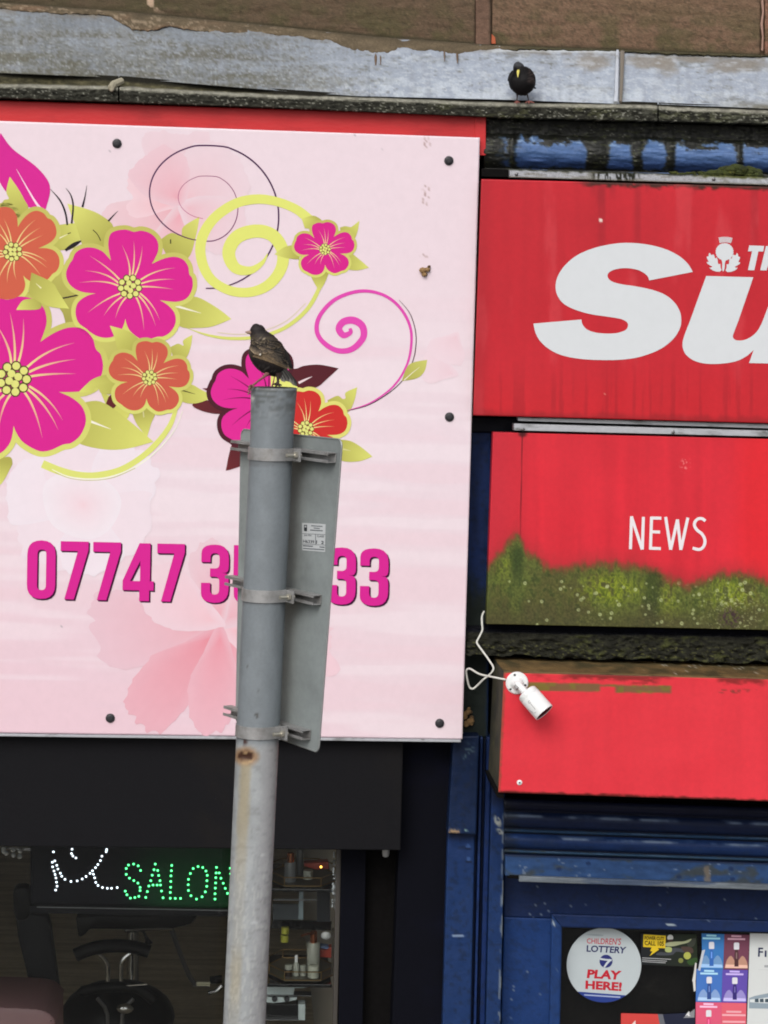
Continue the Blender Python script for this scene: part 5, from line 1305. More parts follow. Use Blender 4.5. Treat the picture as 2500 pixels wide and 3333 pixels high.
# led sign
d5 = conv(0, 2600, .4521)
ls = thing('led_sign', W(420, 2975, .14), 'dark LED window sign spelling SALON in green lights beside a white light outline', 'led sign')
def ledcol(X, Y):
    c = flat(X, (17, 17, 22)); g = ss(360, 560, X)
    return mixc(c, (10, 58, 30), g)  # green glow of the LEDs painted into the right part of the board
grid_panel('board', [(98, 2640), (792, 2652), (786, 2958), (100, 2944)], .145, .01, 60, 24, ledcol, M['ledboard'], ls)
MB().pq([(96, 2948), (788, 2961), (787, 2984), (98, 2972)], .135, .165, .002).obj('frame', M['blackbox'], ls)
MB().pq([(120, 2951), (787, 2963), (787, 2966), (120, 2954)], .133, .137, 0).obj('frame_edge', M['screw'], ls)
WL = [(385,382),(519,363),(515,394),(525,412),(547,426),(768,365),(765,381),(734,413),(723,445),(705,473),(688,496),(666,518),(649,537),(620,559),(592,577),(556,591),(511,595),(468,580),(445,558),(435,536),(417,506),(409,479),(395,447),(377,457),(379,490),(389,520),(397,545),(403,570),(407,600),(411,629),(401,657),(673,543),(682,569),(690,602),(706,624),(738,639),(773,644),(803,644),(844,639)]
GLd = [(962,470),(925,477),(909,502),(909,544),(932,571),(964,589),(993,607),(1009,638),(1009,661),(1000,702),(971,711),(939,715),(914,691),(902,665),(995,483),(1012,516),(1118,470),(1109,511),(1136,516),(1096,550),(1143,552),(1086,590),(1152,590),(1072,628),(1102,621),(1131,621),(1156,621),(1061,668),(1163,664),(1050,710),(1174,713),(1237,480),(1234,518),(1231,555),(1230,595),(1229,637),(1226,674),(1226,716),(1262,717),(1300,717),(1426,488),(1460,495),(1483,520),(1492,551),(1490,590),(1489,630),(1478,670),(1455,706),(1415,722),(1375,698),(1357,660),(1355,619),(1357,580),(1371,538),(1391,502),(1559,494),(1556,534),(1578,534),(1554,568),(1591,572),(1553,606),(1607,608),(1550,643),(1622,645),(1548,684),(1548,722),(1638,681),(1658,500),(1660,540),(1661,580),(1659,620),(1658,660),(1656,700)]
for lst, m_, nm in ((WL, M['ledwhite'], 'white light'), (GLd, M['ledgreen'], 'green light')):
    src = None
    for p_ in lst:
        p = W(*d5(*p_), .142)
        if src is None: src = MB().ball(p, .0042, 6).obj('light_bulb', m_, ls, org=p)
        else: clone(src, p, ls)

# interior things ------------------------------------------------------
d6 = conv(860, 2740, .268)
def at(f, x, y, Y): return W(*f(x, y), Y)
def chair_parts():
    pass
# chair A: rear chair, seat with chrome column and footrest
YA = 4.6
ca_ = thing('salon_chair', (W(430, 3200, YA).x, YA, .02), 'rear black salon chair with chrome column and footrest bar', 'salon chair', 'black salon chairs inside the window')
s_ = MB(); sp = [(545,850),(700,842),(1000,838),(1300,842),(1420,850),(1380,905),(1240,938),(1000,945),(650,938),(600,990),(565,1000)]
s_.prism([at(d5, x, y, YA - .25) for x, y in sp], (0, .5, 0), .012); s_.obj('seat', M['blackleather'], ca_, smooth=True)
MB().tube([at(d5, 900, 950, YA - .24), at(d5, 1080, 940, YA - .26), at(d5, 1240, 938, YA - .24)], .011, 8).obj('seat_bar', M['chrome'], ca_, smooth=True)
for xx in (925, 1015): MB().tube([at(d5, xx, 840, YA - .2), at(d5, xx + 2, 935, YA - .22)], .014, 8).obj('bracket', M['screw'], ca_, smooth=True)
MB().tube([at(d5, 955, 940, YA), at(d5, 955, 1400, YA)], [.032, .034], 14).obj('column', M['chrome'], ca_, smooth=True)
MB().tube([at(d5, 1235, 940, YA - .2), at(d5, 1300, 1120, YA - .3), at(d5, 1360, 1270, YA - .36), at(d5, 1400, 1335, YA - .4), at(d5, 1510, 1340, YA - .4)], .014, 8).obj('footrest_arm', M['screw'], ca_, smooth=True)
for dy in (1322, 1338): MB().tube([at(d5, 1415, dy, YA - .42), at(d5, 1512, dy + 3, YA - .42)], .007, 6).obj('footrest_bar', mat('pale_chrome', (225, 225, 200), rough=.3, metal=.6), ca_, smooth=True)
MB().tube([at(d5, 1510, 1305, YA - .4), at(d5, 1600, 1300, YA - .4)], [.02, .024], 8).obj('footrest_pad', M['blackleather'], ca_, smooth=True)
MB().tube([at(d5, 1500, 1400, YA - .4), at(d5, 1560, 1385, YA - .4), at(d5, 1600, 1345, YA - .4)], .012, 8).obj('foot_ring', M['chrome'], ca_, smooth=True)
MB().tube([at(d5, 1030, 950, YA - .25), at(d5, 1060, 1010, YA - .27), at(d5, 1070, 1045, YA - .27)], [.008, .01, .024], 8).obj('lever', M['blackleather'], ca_, smooth=True)
# chair B: front chair
YB = 3.9
cb2 = thing('salon_chair', (W(380, 3300, YB).x, YB, .02), 'front black salon chair, curved bar on two chrome struts above a round seat', 'salon chair', 'black salon chairs inside the window')
MB().tube([at(d5, x, y, YB - .1) for x, y in catmull([(545,1125),(640,1085),(740,1065),(860,1058),(980,1070),(1075,1100)], 3)], .036, 12).obj('armrest', M['blackleather'], cb2, smooth=True)
MB().tube([at(d5, x, y, YB - .08) for x, y in catmull([(705,1115),(750,1155),(775,1200),(778,1280),(776,1360)], 3)], .012, 8).obj('strut', M['chrome'], cb2, smooth=True)
MB().tube([at(d5, x, y, YB - .08) for x, y in catmull([(945,1110),(895,1150),(872,1200),(870,1280),(872,1360)], 3)], .012, 8).obj('strut', M['chrome'], cb2, smooth=True)
st_ = MB(); cc_ = at(d5, 850, 1560, YB); st_.ball(cc_, .30, 24, (1, 1, 1), (1, .85, .62)); st_.obj('seat', M['blackleather'], cb2, smooth=True)
MB().tube([at(d5, x, y, YB - .32) for x, y in catmull([(560,1395),(700,1362),(850,1352),(1000,1370),(1110,1450)], 3)], [.012] + [.028] * 11 + [.03], 10).obj('seat_roll', M['blackleather'], cb2, smooth=True)
MB().tube([at(d5, 700, 1435, YB - .36), at(d5, 755, 1500, YB - .36), at(d5, 775, 1560, YB - .36), at(d5, 776, 1700, YB - .36)], .010, 8).obj('strut', M['screw'], cb2, smooth=True)
MB().tube([at(d5, 960, 1440, YB - .36), at(d5, 900, 1500, YB - .36), at(d5, 880, 1560, YB - .36), at(d5, 878, 1700, YB - .36)], .010, 8).obj('strut', M['screw'], cb2, smooth=True)
MB().ball(at(d5, 900, 1510, YB - .42), .045, 12, (1, 1, 1), (1, .5, .6)).obj('knob', M['chrome'], cb2, smooth=True)
MB().tube([at(d5, 885, 1348, YB - .34), at(d5, 1060, 1335, YB - .34)], .004, 6).obj('chrome_rod', M['chrome'], cb2)
# chair C: tall back at the left
YC = 2.2
c_ = thing('salon_chair', (W(120, 3300, YC).x, YC, .02), 'tall leaning charcoal salon chair back at the left of the window', 'salon chair', 'black salon chairs inside the window')
s_ = MB(); s_.prism([at(d5, x, y, YC) for x, y in [(115,860),(230,830),(340,850),(365,930),(372,1010),(400,1200),(440,1480),(470,1800),(290,1800),(240,1500),(180,1200),(130,1000)]], (0, .09, 0), .01); s_.obj('backrest', M['greyleather'], c_, smooth=True)
s_ = MB(); s_.prism([at(d5, x, y, YC - .05) for x, y in catmull([(95,700),(105,655),(150,640),(200,650),(220,700),(222,820),(190,870),(140,880),(105,850)], 3, True)], (0, .10, 0), .008); s_.obj('headrest', M['blackleather'], c_, smooth=True)
# pink pouffe
s_ = MB(); YP = 1.6; s_.prism([at(d5, x, y, YP) for x, y in catmull([(-500,1490),(-100,1498),(200,1508),(330,1530),(400,1590)], 3) + [(402, 2100), (-500, 2100)]], (0, .5, 0), .02)
tag(s_.obj('pink_stool', M['pinkvinyl'], None, smooth=True), 'dusty pink upholstered seat in the bottom left corner of the salon', 'seat')
s_ = MB(); s_.tube([at(d5, -400, 1425, 2.0), at(d5, 0, 1440, 2.0), at(d5, 200, 1460, 2.0), at(d5, 400, 1500, 2.0)], .008, 6)
tag(s_.obj('chrome_rail', M['screw'], None), 'thin grey rail above the pink seat', 'rail')
# crystal fitting
cr = thing('crystal_lamp', at(d5, 100, 430, 1.2), 'glittering crystal drops hanging at the top left of the salon window', 'chandelier')
MB().prism([at(d5, 10, 350, 1.2), at(d5, 222, 352, 1.2), at(d5, 222, 378, 1.2), at(d5, 18, 362, 1.2)], (0, .2, 0), .002).obj('frame', M['chrome'], cr)
sb = None
for x, y in ((28,362),(45,392),(98,405),(142,415),(95,366),(145,376),(28,378)):
    p = at(d5, x, y, 1.18)
    if sb is None: sb = MB().ball(p, .011, 8).obj('crystal_drop', M['crystal'], cr, org=p)
    else: clone(sb, p, cr)
bs = thing('bead_string', W(1092, 3010, .12), 'string of sparkling clear beads hanging at the right edge of the salon window', 'bead string')
sb = None; r3 = random.Random(9)
for i in range(46):
    for k in range(2):
        if k and r3.random() < .4: continue
        p = at(d6, 885 - i * .6 - k * 32 + r3.uniform(-5, 5), 120 + i * 15.5, .12)
        if sb is None: sb = MB().ball(p, .0042, 6).obj('bead', M['crystal'], bs, org=p)
        else: clone(sb, p, bs)
# display shelves
YS = .22
ds = thing('display_shelf', W(980, 3333, YS), 'dark glass display shelves holding trays just inside the salon window', 'shelf')
b_ = MB().box(W(860, 2893, YS).x, W(1084, 2893, YS).x, YS, YS + .42, W(900, 2893, YS).z - .010, W(900, 2893, YS).z, .002); b_.obj('shelf', M['glossyblack'], ds)
b_ = MB().box(W(860, 3200, YS).x, W(1080, 3200, YS).x, YS, YS + .42, W(900, 3203, YS).z - .012, W(900, 3203, YS).z, .002); b_.obj('shelf', M['glossyblack'], ds)
for yy_ in (578, 700):
    MB().tube([at(d6, 112, yy_, YS + .01), at(d6, 640, yy_ + 8, YS + .01)], .0035, 6).obj('chrome_edge', M['screw'], ds)
MB().prism([at(d6, 425, 580, YS + .06), at(d6, 474, 580, YS + .06), at(d6, 474, 945, YS + .06), at(d6, 415, 945, YS + .06)], (0, .01, 0), 0).obj('upright', mat('pale_upright', (120, 134, 140), rough=.4), ds)
MB().prism([at(d6, 105, 760, YS + .2), at(d6, 420, 760, YS + .2), at(d6, 420, 945, YS + .2), at(d6, 105, 945, YS + .2)], (0, .012, 0), 0).obj('panel', mat('grey_glass', (64, 70, 74), rough=.3), ds)
MB().prism([at(d6, 640, 600, YS + .2), at(d6, 800, 600, YS + .2), at(d6, 800, 970, YS + .2), at(d6, 640, 970, YS + .2)], (0, .012, 0), 0).obj('panel', mat('dim_glass', (44, 46, 52), rough=.3), ds)
MB().prism([at(d6, 110, 950, YS + .45), at(d6, 820, 970, YS + .45), at(d6, 810, 1080, YS + .45), at(d6, 80, 1050, YS + .45)], (0, .012, 0), 0).obj('panel', M['glossyblack'], ds)
MB().prism([at(d6, 820, 1060, YS), at(d6, 868, 1060, YS), at(d6, 850, 1620, YS), at(d6, 815, 1600, YS)], (0, .02, 0), 0).obj('upright', mat('dim_upright', (70, 62, 52), rough=.5), ds)
def tray(y0, label, sh=0):
    t = thing('tray', at(d6, 450, y0, YS + .05), label, 'tray', 'octagonal wire trays on the display shelves')
    zb = at(d6, 450, y0, YS + .02).z
    xl = at(d6, 55, y0, YS + .15).x; xr = at(d6, 870, y0, YS + .15).x; w_ = xr - xl
    oct_ = [(xl, YS + .12), (xl + w_ * .22, YS + .02), (xl + w_ * .76, YS + .02), (xr, YS + .12), (xr, YS + .24), (xl + w_ * .76, YS + .34), (xl + w_ * .22, YS + .34), (xl, YS + .24), (xl, YS + .12)]
    for h in (.006, .038): MB().tube([(x, y, zb + h) for x, y in oct_], .0022, 6).obj('rim_wire', M['gold'], t)
    for x, y in oct_[:-1]: MB().tube([(x, y, zb + .006), (x, y, zb + .038)], .0018, 5).obj('rim_post', M['gold'], t)
    MB().prism([(x, y, zb + .002) for x, y in oct_[:-1]], (0, 0, .003)).obj('tray_base', mat('tray_mirror', (80, 74, 60), rough=.3), t)
    return zb
z1 = tray(556, 'upper octagonal brass wire tray on the display shelf')
z2 = tray(1700, 'lower octagonal brass wire tray full of bottles and jars')
def bottle(cx, top, bot, wpx, Y, m_, label, cap=None, capw=.5, caph=.2, neck=True, cat='bottle', name='bottle'):
    a = at(d6, cx, bot, Y); b_ = at(d6, cx, top, Y); h = (b_ - a).length; r = wpx * .268 / 930 / 2
    t = thing(name, a, label, cat)
    hb_ = h * (1 - caph) if cap else h
    bb_ = MB().lathe(a, (0, 0, 1), [(0, r * .95), (.003, r), (hb_ * .82, r), (hb_ * .92, r * .75), (hb_, r * capw * .9)] if neck else [(0, r * .97), (.003, r), (hb_ - .003, r), (hb_, r * .95)], 18).obj('bottle_body', m_, t, smooth=True)
    if cap: MB().lathe(a + Vector((0, 0, hb_)), (0, 0, 1), [(0, r * capw), (h * caph * .9, r * capw), (h * caph, r * capw * .7)], 14).obj('cap', cap, t, smooth=True)
    return t
bottle(315, 130, 500, 160, YS + .10, M['greybottle'], 'grey bottle with copper cap on the upper tray', M['copper'], .62, .30, False)
bottle(430, 95, 400, 90, YS + .20, M['greybottle'], 'tall grey tube behind the copper capped bottle', None, neck=False)
bottle(530, 345, 450, 130, YS + .10, M['bottle'], 'small round pale jar on the upper tray', None, neck=False, cat='jar', name='jar')
bottle(590, 1080, 1660, 175, YS + .16, M['bottle'], 'large pump bottle with copper top on the lower tray', M['copper'], .55, .24, False)
MB().tube([at(d6, 600, 1112, YS + .15), at(d6, 520, 1118, YS + .14), at(d6, 452, 1142, YS + .13)], [.006, .005, .004], 8).obj('x', M['copper']).name = 'pump_nozzle'
o = bpy.data.objects['pump_nozzle']; tag(o, 'copper pump nozzle pointing left above the large bottle', 'nozzle')
bottle(385, 1375, 1650, 85, YS + .09, M['bottle'], 'small dropper bottle with pale cap in the lower tray', M['white'], .5, .3)
bottle(292, 1490, 1680, 105, YS + .08, mat('brown_jar', (46, 34, 26), rough=.2), 'dark jar with pale lid in the lower tray', M['bottle'], .95, .3, False, 'jar', 'jar')
bottle(470, 1500, 1650, 80, YS + .09, M['bottle'], 'tiny pale pot between the bottles in the lower tray', None, neck=False, cat='pot', name='pot')
bottle(595, 1500, 1670, 150, YS + .07, mat('pale_jar', (196, 198, 180), rough=.4), 'round milky jar at the front of the lower tray', None, neck=False, cat='jar', name='jar')
bottle(255, 1035, 1112, 105, YS + .30, M['lime'], 'upper yellow green tub behind the trays', None, neck=False, cat='tub', name='tub')
bottle(248, 1135, 1215, 105, YS + .30, M['lime'], 'lower yellow green tub behind the trays', None, neck=False, cat='tub', name='tub')
b_ = MB(); b_.prism([at(d6, 480, 260, YS + .15), at(d6, 780, 240, YS + .15), at(d6, 790, 330, YS + .15), at(d6, 640, 345, YS + .15), at(d6, 490, 300, YS + .15)], (0, .05, 0), .004)
tag(b_.obj('hair_clip_box', M['redplastic']), 'reddish brown box on the upper tray under an amber light', 'box')
b_ = MB(); b_.prism([at(d6, 640, 1320, YS + .2), at(d6, 850, 1270, YS + .2), at(d6, 860, 1420, YS + .2), at(d6, 660, 1400, YS + .2)], (0, .05, 0), .004)
tag(b_.obj('red_packet', M['redplastic']), 'red packet leaning at the right of the lower tray', 'packet')
b_ = MB(); b_.prism([at(d6, 650, 1265, YS + .18), at(d6, 790, 1280, YS + .18), at(d6, 770, 1310, YS + .18), at(d6, 660, 1290, YS + .18)], (0, .05, 0), .004)
tag(b_.obj('blue_packet', M['bluelabel']), 'small blue packet beside the large pump bottle', 'packet')
b_ = MB(); b_.ball(at(d6, 690, 305, YS + .10), .0045, 8); tag(b_.obj('amber_light', M['lamp']), 'tiny glowing amber light above the upper tray', 'light')
b_ = MB(); b_.ball(at(d6, 750, 1140, YS + .2), .02, 12, (1, 1, 1), (1, .6, .8)); tag(b_.obj('white_bowl', M['white'], None, smooth=True), 'white rounded bowl behind the pump bottle', 'bowl')
# white appliance at the bottom
wa = thing('towel_warmer', at(d6, 200, 2200, YS + .1), 'pale white glossy appliance below the shelves, black front with two knobs', 'appliance')
pwh = mat('appliance_white', (196, 208, 208), rough=.3)
for nm, qd, mm, yo in (('top_panel', [(35,1735),(515,1742),(510,1775),(370,1780),(355,1858),(35,1860)], pwh, 0), ('dial_panel', [(35,1885),(400,1890),(390,1920),(300,1940),(110,1960),(30,1950)], pwh, 0),
                   ('side_panel', [(415,1975),(500,1975),(495,2170),(415,2165)], pwh, 0), ('door', [(10,1975),(412,1975),(412,2160),(10,2160)], M['glossyblack'], .02), ('shelf_edge', [(20,1862),(575,1868),(575,1876),(20,1870)], M['screw'], -.01), ('lower_rail', [(15,2158),(412,2164),(412,2172),(15,2168)], M['screw'], -.01)):
    MB().prism([at(d6, x, y, YS + .1 + yo) for x, y in qd], (0, .06, 0), .001).obj(nm, mm, wa)
for xx in (125, 275): MB().lathe(at(d6, xx, 1905, YS + .098), (0, -1, 0), [(0, .011), (.012, .010), (.0125, .0001)], 14).obj('knob', M['rubber'], wa, smooth=True)

# ================================================================== SIGN POST
PYL = -3.0
pt = W(892, 1262, PYL); pb_ = W(795, 3333, PYL)
axis = (pt - pb_).normalized()
base = pt - axis * (pt.z / axis.z)
post = thing('sign_post', base, 'tall round grey painted metal post with rust patch, standing in front of the salon sign', 'post')
RP = .0520
nzr, nar = 620, 72
zs = np.linspace(0, (pt - base).length, nzr)
V = []; 
for s in zs:
    c = base + axis * s; d = (pt - base).length - s
    r = RP + .0038 * max(0, 1 - d / .11) ** 1.3
    for k in range(nar):
        a = 2 * math.pi * k / nar
        V.append((c.x + r * math.cos(a), c.y + r * math.sin(a), c.z))
V = np.array(V)
q_ = (V - np.array(CAM)) @ np.array(CM)
PX = 1250 + F_PX * q_[:, 0] / -q_[:, 2]; PYY = 1666.5 - F_PX * q_[:, 1] / -q_[:, 2]
front = V[:, 1] < PYL
def polecol(X, Y):
    ax = 892 - .0468 * (Y - 1262); u = (X - ax) / 72.0
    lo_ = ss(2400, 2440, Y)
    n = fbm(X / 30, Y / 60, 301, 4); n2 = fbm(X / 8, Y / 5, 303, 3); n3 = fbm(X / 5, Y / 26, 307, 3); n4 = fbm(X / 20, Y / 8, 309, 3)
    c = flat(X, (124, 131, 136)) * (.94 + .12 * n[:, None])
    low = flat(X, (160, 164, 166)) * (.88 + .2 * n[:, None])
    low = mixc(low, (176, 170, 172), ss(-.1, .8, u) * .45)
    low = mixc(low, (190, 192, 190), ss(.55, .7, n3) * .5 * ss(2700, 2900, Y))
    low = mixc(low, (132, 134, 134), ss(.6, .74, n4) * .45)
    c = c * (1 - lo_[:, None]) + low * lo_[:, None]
    tp = ss(1345, 1290, Y)
    c = mixc(c, (84, 86, 84), ss(1400, 1280, Y) * ss(.46, .62, fbm(X / 24, Y / 6, 311, 4)) * .7); c = mixc(c, (160, 164, 166), ss(1420, 1300, Y) * ss(.6, .7, fbm(X / 16, Y / 4, 313, 3)) * .4)
    c = mixc(c, (220, 218, 212), ss(10, 3, np.hypot((X - 822) * 1.1, (Y - 1297) * .8)) * .9)
    # scratches
    for sx, sy, w_ in ((842, 2246, 10), (846, 2254, 7), (836, 2325, 9), (838, 2334, 6), (806, 2170, 4)):
        c = mixc(c, (70, 66, 62), ss(w_, w_ * .4, np.hypot(X - sx, (Y - sy) * 2.4)) * .8)
    # rust hole and stain
    d = np.hypot((X - 800) / 29.0, (Y - 2462) / 21.0) + (n2 - .5) * .3
    c = mixc(c, (150, 112, 76), ss(1.9, .9, d) * .8)
    c = mixc(c, (62, 36, 24), ss(1.0, .75, d) * .95)
    c = mixc(c, (190, 160, 120), ss(.42, .25, np.hypot((X - 798) / 24.0, (Y - 2452) / 8.0)) * .9)
    c = mixc(c, (60, 34, 30), ss(8, 4, abs(X - 798)) * ss(2402, 2408, Y) * ss(2428, 2420, Y) * .9)
    c = mixc(c, (196, 168, 130), ss(1.25, 1.05, d) * ss(2470, 2480, Y) * .7)
    axs = 802 - .0468 * (Y - 2480) - 2
    rs_ = ss(26, 8, abs(X - axs + (n3 - .5) * 10)) * ss(2470, 2500, Y) * (ss(2960, 2600, Y) * .9 + .22 + .5 * ss(3050, 3150, Y) * ss(3333, 3200, Y))
    c = mixc(c, (160, 142, 104), rs_ * .5)
    c = mixc(c, (196, 196, 198), ss(3, 1, abs(Y - (2782 + 2 * np.sin(X / 9.)))) * ss(815, 825, X) * ss(892, 884, X) * .8)
    c = mixc(c, (190, 192, 196), ss(7, 3, np.hypot((X - 828) * .5, Y - 3003)) * .8)
    for by in (1462, 1914, 2352):
        e = ss(14, 3, np.abs(Y - (by + 46) - (n2 - .5) * 10)); c = mixc(c, (96, 98, 100), e * .5)
    return c
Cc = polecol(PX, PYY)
dent = np.clip(1 - np.hypot((PX - 800) / 22.0, (PYY - 2464) / 15.0), 0, 1) * front
V[:, 1] += dent * .010
a = (np.arange(nzr - 1)[:, None] * nar + np.arange(nar)[None]).ravel(); b2 = (np.arange(nzr - 1)[:, None] * nar + (np.arange(nar)[None] + 1) % nar).ravel()
F = np.stack([a, b2, b2 + nar, a + nar], 1).tolist()
top0 = (nzr - 1) * nar
# rolled rim and recessed cap
Vr = []; rr = RP + .0038
for r_, dz in ((rr - .004, .0012), (rr - .006, -.004), (0.0001, -.005)):
    for k in range(nar):
        aa = 2 * math.pi * k / nar; Vr.append((pt.x + r_ * math.cos(aa), pt.y + r_ * math.sin(aa), pt.z + dz))
n0 = len(V); V = np.vstack([V, Vr]); Cc = np.vstack([Cc, np.tile([[88, 86, 86]], (nar, 1)), np.tile([[60, 56, 58]], (2 * nar, 1))])
prev = top0
for j in range(3):
    cur = n0 + j * nar
    for k in range(nar): F.append((prev + k, prev + (k + 1) % nar, cur + (k + 1) % nar, cur + k))
    prev = cur
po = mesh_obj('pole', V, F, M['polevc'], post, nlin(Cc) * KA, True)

# ------------------------------------------------------------------ road sign seen from behind
dv = Vector((math.sin(R(33)), -math.cos(R(33)), 0))       # along the plate, towards the camera
nv = Vector((-math.cos(R(33)), -math.sin(R(33)), 0))      # out of the back face, towards the post
fwd = CM @ Vector((0, 0, -1)); yaw_ = math.atan2(fwd.x, fwd.y)
Rz = Matrix.Rotation(-yaw_, 3, 'Z'); dv = Rz @ dv; nv = Rz @ nv
def axp(py):
    """point on the post axis seen at frame row py"""
    lo, hi = base, pt
    for _ in range(40):
        m_ = (lo + hi) / 2
        if P(m_)[1] > py: lo = m_
        else: hi = m_
    return (lo + hi) / 2
def plate_pt(px, py, off=0.0):
    """frame point on the plate's back plane (contains the post direction)"""
    c0 = axp(1900) - nv * (.080 - off)
    d = CM @ Vector(((px - 1250.0) / F_PX, -(py - 1666.5) / F_PX, -1.0))
    n_ = dv.cross(axis).normalized()
    t = (c0 - CAM).dot(n_) / d.dot(n_)
    return CAM + d * t
rsn = thing('road_sign', axp(1900) - nv * .085, 'rectangular road sign seen from behind, bolted on the grey post with three clamps', 'road sign')
TRp, BRp = plate_pt(1114, 1431), plate_pt(1037, 2449)
wid = (plate_pt(786, 1398) - TRp).dot(-dv)
corn = []
upv = (TRp - BRp).normalized(); H_ = (TRp - BRp).length
def rr_pts(w_, h_, r, n=6):
    out = []
    for cx, cy, a0 in ((r, r, 180), (w_ - r, r, 270), (w_ - r, h_ - r, 0), (r, h_ - r, 90)):
        for k in range(n + 1):
            a = R(a0 + 90 * k / n); out.append((cx + r * math.cos(a), cy + r * math.sin(a)))
    return out
TLp, BLp = plate_pt(786, 1397), plate_pt(769, 2353)

def ppt(x, y):
    u = x / wid; v_ = y / H_
    return (BLp * (1 - u) + BRp * u) * (1 - v_) + (TLp * (1 - u) + TRp * u) * v_
pts = [ppt(x, y) for x, y in rr_pts(wid, H_, .018)]
MB().prism(pts, -nv * .003, 0).obj('plate', M['plate'], rsn)
# folded edge lip
lip = MB(); lp = pts + [pts[0]]; lip.tube(lp, .0022, 6, cap=False); lip.obj('plate_edge', mat('plate_edge', (150, 154, 154), rough=.45, metal=.3), rsn)
for (lx, ly, rx, ry) in ((779, 1447, 1096, 1490), (760, 1890, 1048, 1952), (755, 2316, 1013, 2391)):
    cR = plate_pt(rx, ry); cL = plate_pt(lx, ly)
    L_ = (cR - cL).dot(dv); cL = cR - dv * L_
    hh = .0125
    def bar(z0, z1, o0, o1, name, L0=0, L1=None):
        L1 = L_ if L1 is None else L1
        A = cL + dv * L0
        MB().prism([A + upv * z0 + nv * o0, A + upv * z1 + nv * o0, A + upv * z1 + nv * o1, A + upv * z0 + nv * o1], dv * (L1 - L0), .0006).obj(name, M['galv'], rsn)
    bar(hh - .003, hh, .0015, .026, 'channel_flange'); bar(-hh, -hh + .003, .0015, .026, 'channel_flange')
    bar(-hh + .003, hh - .003, .001, .003, 'channel_web'); bar(hh - .007, hh - .003, .023, .026, 'channel_lip'); bar(-hh + .003, -hh + .007, .023, .026, 'channel_lip')
for by, bright in ((1476, 1478), (1934, 1936), (2376, 2376)):
    c0 = axp(by); band = MB(); hz = .0150; n = 48; vs = []; fs = []
    for zz, ro in ((-hz, RP + .0005), (-hz, RP + .0032), (hz, RP + .0032), (hz, RP + .0005)):
        for k in range(n):
            a = 2 * math.pi * k / n; vs.append(c0 + axis * zz + Vector((ro * math.cos(a), ro * math.sin(a), 0)))
    for j in range(4):
        for k in range(n): fs.append((j * n + k, j * n + (k + 1) % n, ((j + 1) % 4) * n + (k + 1) % n, ((j + 1) % 4) * n + k))
    band.add(vs, fs); band.obj('clamp_band', M['galv'], rsn, smooth=True)
    # ear flange running from the band to the channel, with bolt and nut
    for sgn in (1, -1):
        e0 = c0 + dv * (RP + .001) * sgn - nv * .0; q0 = e0 - dv * .004 * sgn
        MB().prism([q0 - axis * hz + nv * .012, q0 + axis * hz + nv * .012, q0 + axis * hz - nv * .052, q0 - axis * hz - nv * .052], dv * .004 * sgn, .0006).obj('clamp_ear', M['galv'], rsn)
        e1 = c0 + dv * (RP + .003) * sgn - nv * .030
        MB().prism([e1 - axis * hz, e1 + axis * hz, e1 + axis * hz - nv * .004, e1 - axis * hz - nv * .004], dv * .030 * sgn, .0006).obj('clamp_foot', M['galv'], rsn)
        bo = e1 + dv * .016 * sgn
        MB().lathe(bo - nv * .012, nv, [(0, .0048), (.040, .0048), (.0405, .001)], 10).obj('bolt', M['bolt'], rsn, smooth=True)
        MB().lathe(bo + nv * .001, nv, [(0, .0085), (.006, .0085), (.007, .007)], 6).obj('nut', M['bolt'], rsn)
# inspection sticker on the back of the plate
class PlatePrint(Print):
    pass
def plate_print(name, shapes):
    b_ = MB()
    for pts_, c_, lay in shapes:
        tr = tessellate_polygon([[Vector((x, y, 0)) for x, y in pts_]])
        b_.add([plate_pt(x, y, .0006 + lay * .00015) for x, y in pts_], [tuple(t) for t in tr], [lin(c_, KA)] * len(pts_))
    return b_.obj(name, M['print'], rsn, cols=True)
d7 = conv(700, 1500, .452)
plate_print('inspection_sticker', [(cl(d7, [(627,446),(797,456),(792,656),(629,644)]), (198, 202, 204), 0),
    (cl(d7, [(629,522),(795,530),(795,533),(629,525)]), (90, 96, 100), 1), (cl(d7, [(722,526),(726,526),(725,602),(721,602)]), (90, 96, 100), 1.2), (cl(d7, [(629,598),(794,606),(794,609),(629,601)]), (90, 96, 100), 1),
    (cl(d7, [(640,460),(663,461),(662,508),(640,506)]), (60, 64, 68), 1), (cl(d7, [(645,466),(658,467),(658,480),(645,479)]), (180, 184, 186), 1.6)])
def plate_text(txt, quad, c_, bold=0.0):
    pr_ = Print(0); save = globals()['W']
    globals()['W'] = lambda x, y, Y: plate_pt(x, y, .0012)
    pr_.text(txt, cl(d7, quad), c_, 0, bold); globals()['W'] = save
    pr_.b.obj('printed_text', M['print'], rsn, cols=True)
plate_text('H6339', [(634,566),(714,572),(713,597),(634,590)], (60, 64, 70), .01)
plate_text('1  2', [(729,572),(784,577),(782,600),(728,598)], (50, 54, 60), .02)
plate_text('CLASS', [(735,534),(785,538),(784,552),(734,548)], (60, 64, 70), .01)
plate_text('Job No', [(640,528),(694,531),(694,546),(640,542)], (60, 64, 70), .01)
plate_print('text_line', [(cl(d7, [(692,464),(774,469),(774,476),(692,471)]), (110, 116, 120), 1.3), (cl(d7, [(710,480),(754,484),(754,491),(710,487)]), (110, 116, 120), 1.3), (cl(d7, [(684,494),(776,500),(776,508),(684,502)]), (110, 116, 120), 1.3),
    (cl(d7, [(633,606),(705,612),(705,620),(633,615)]), (110, 116, 120), 1.3), (cl(d7, [(752,616),(788,618),(788,627),(752,624)]), (110, 116, 120), 1.3), (cl(d7, [(633,626),(786,636),(786,645),(633,634)]), (120, 126, 130), 1.3)])

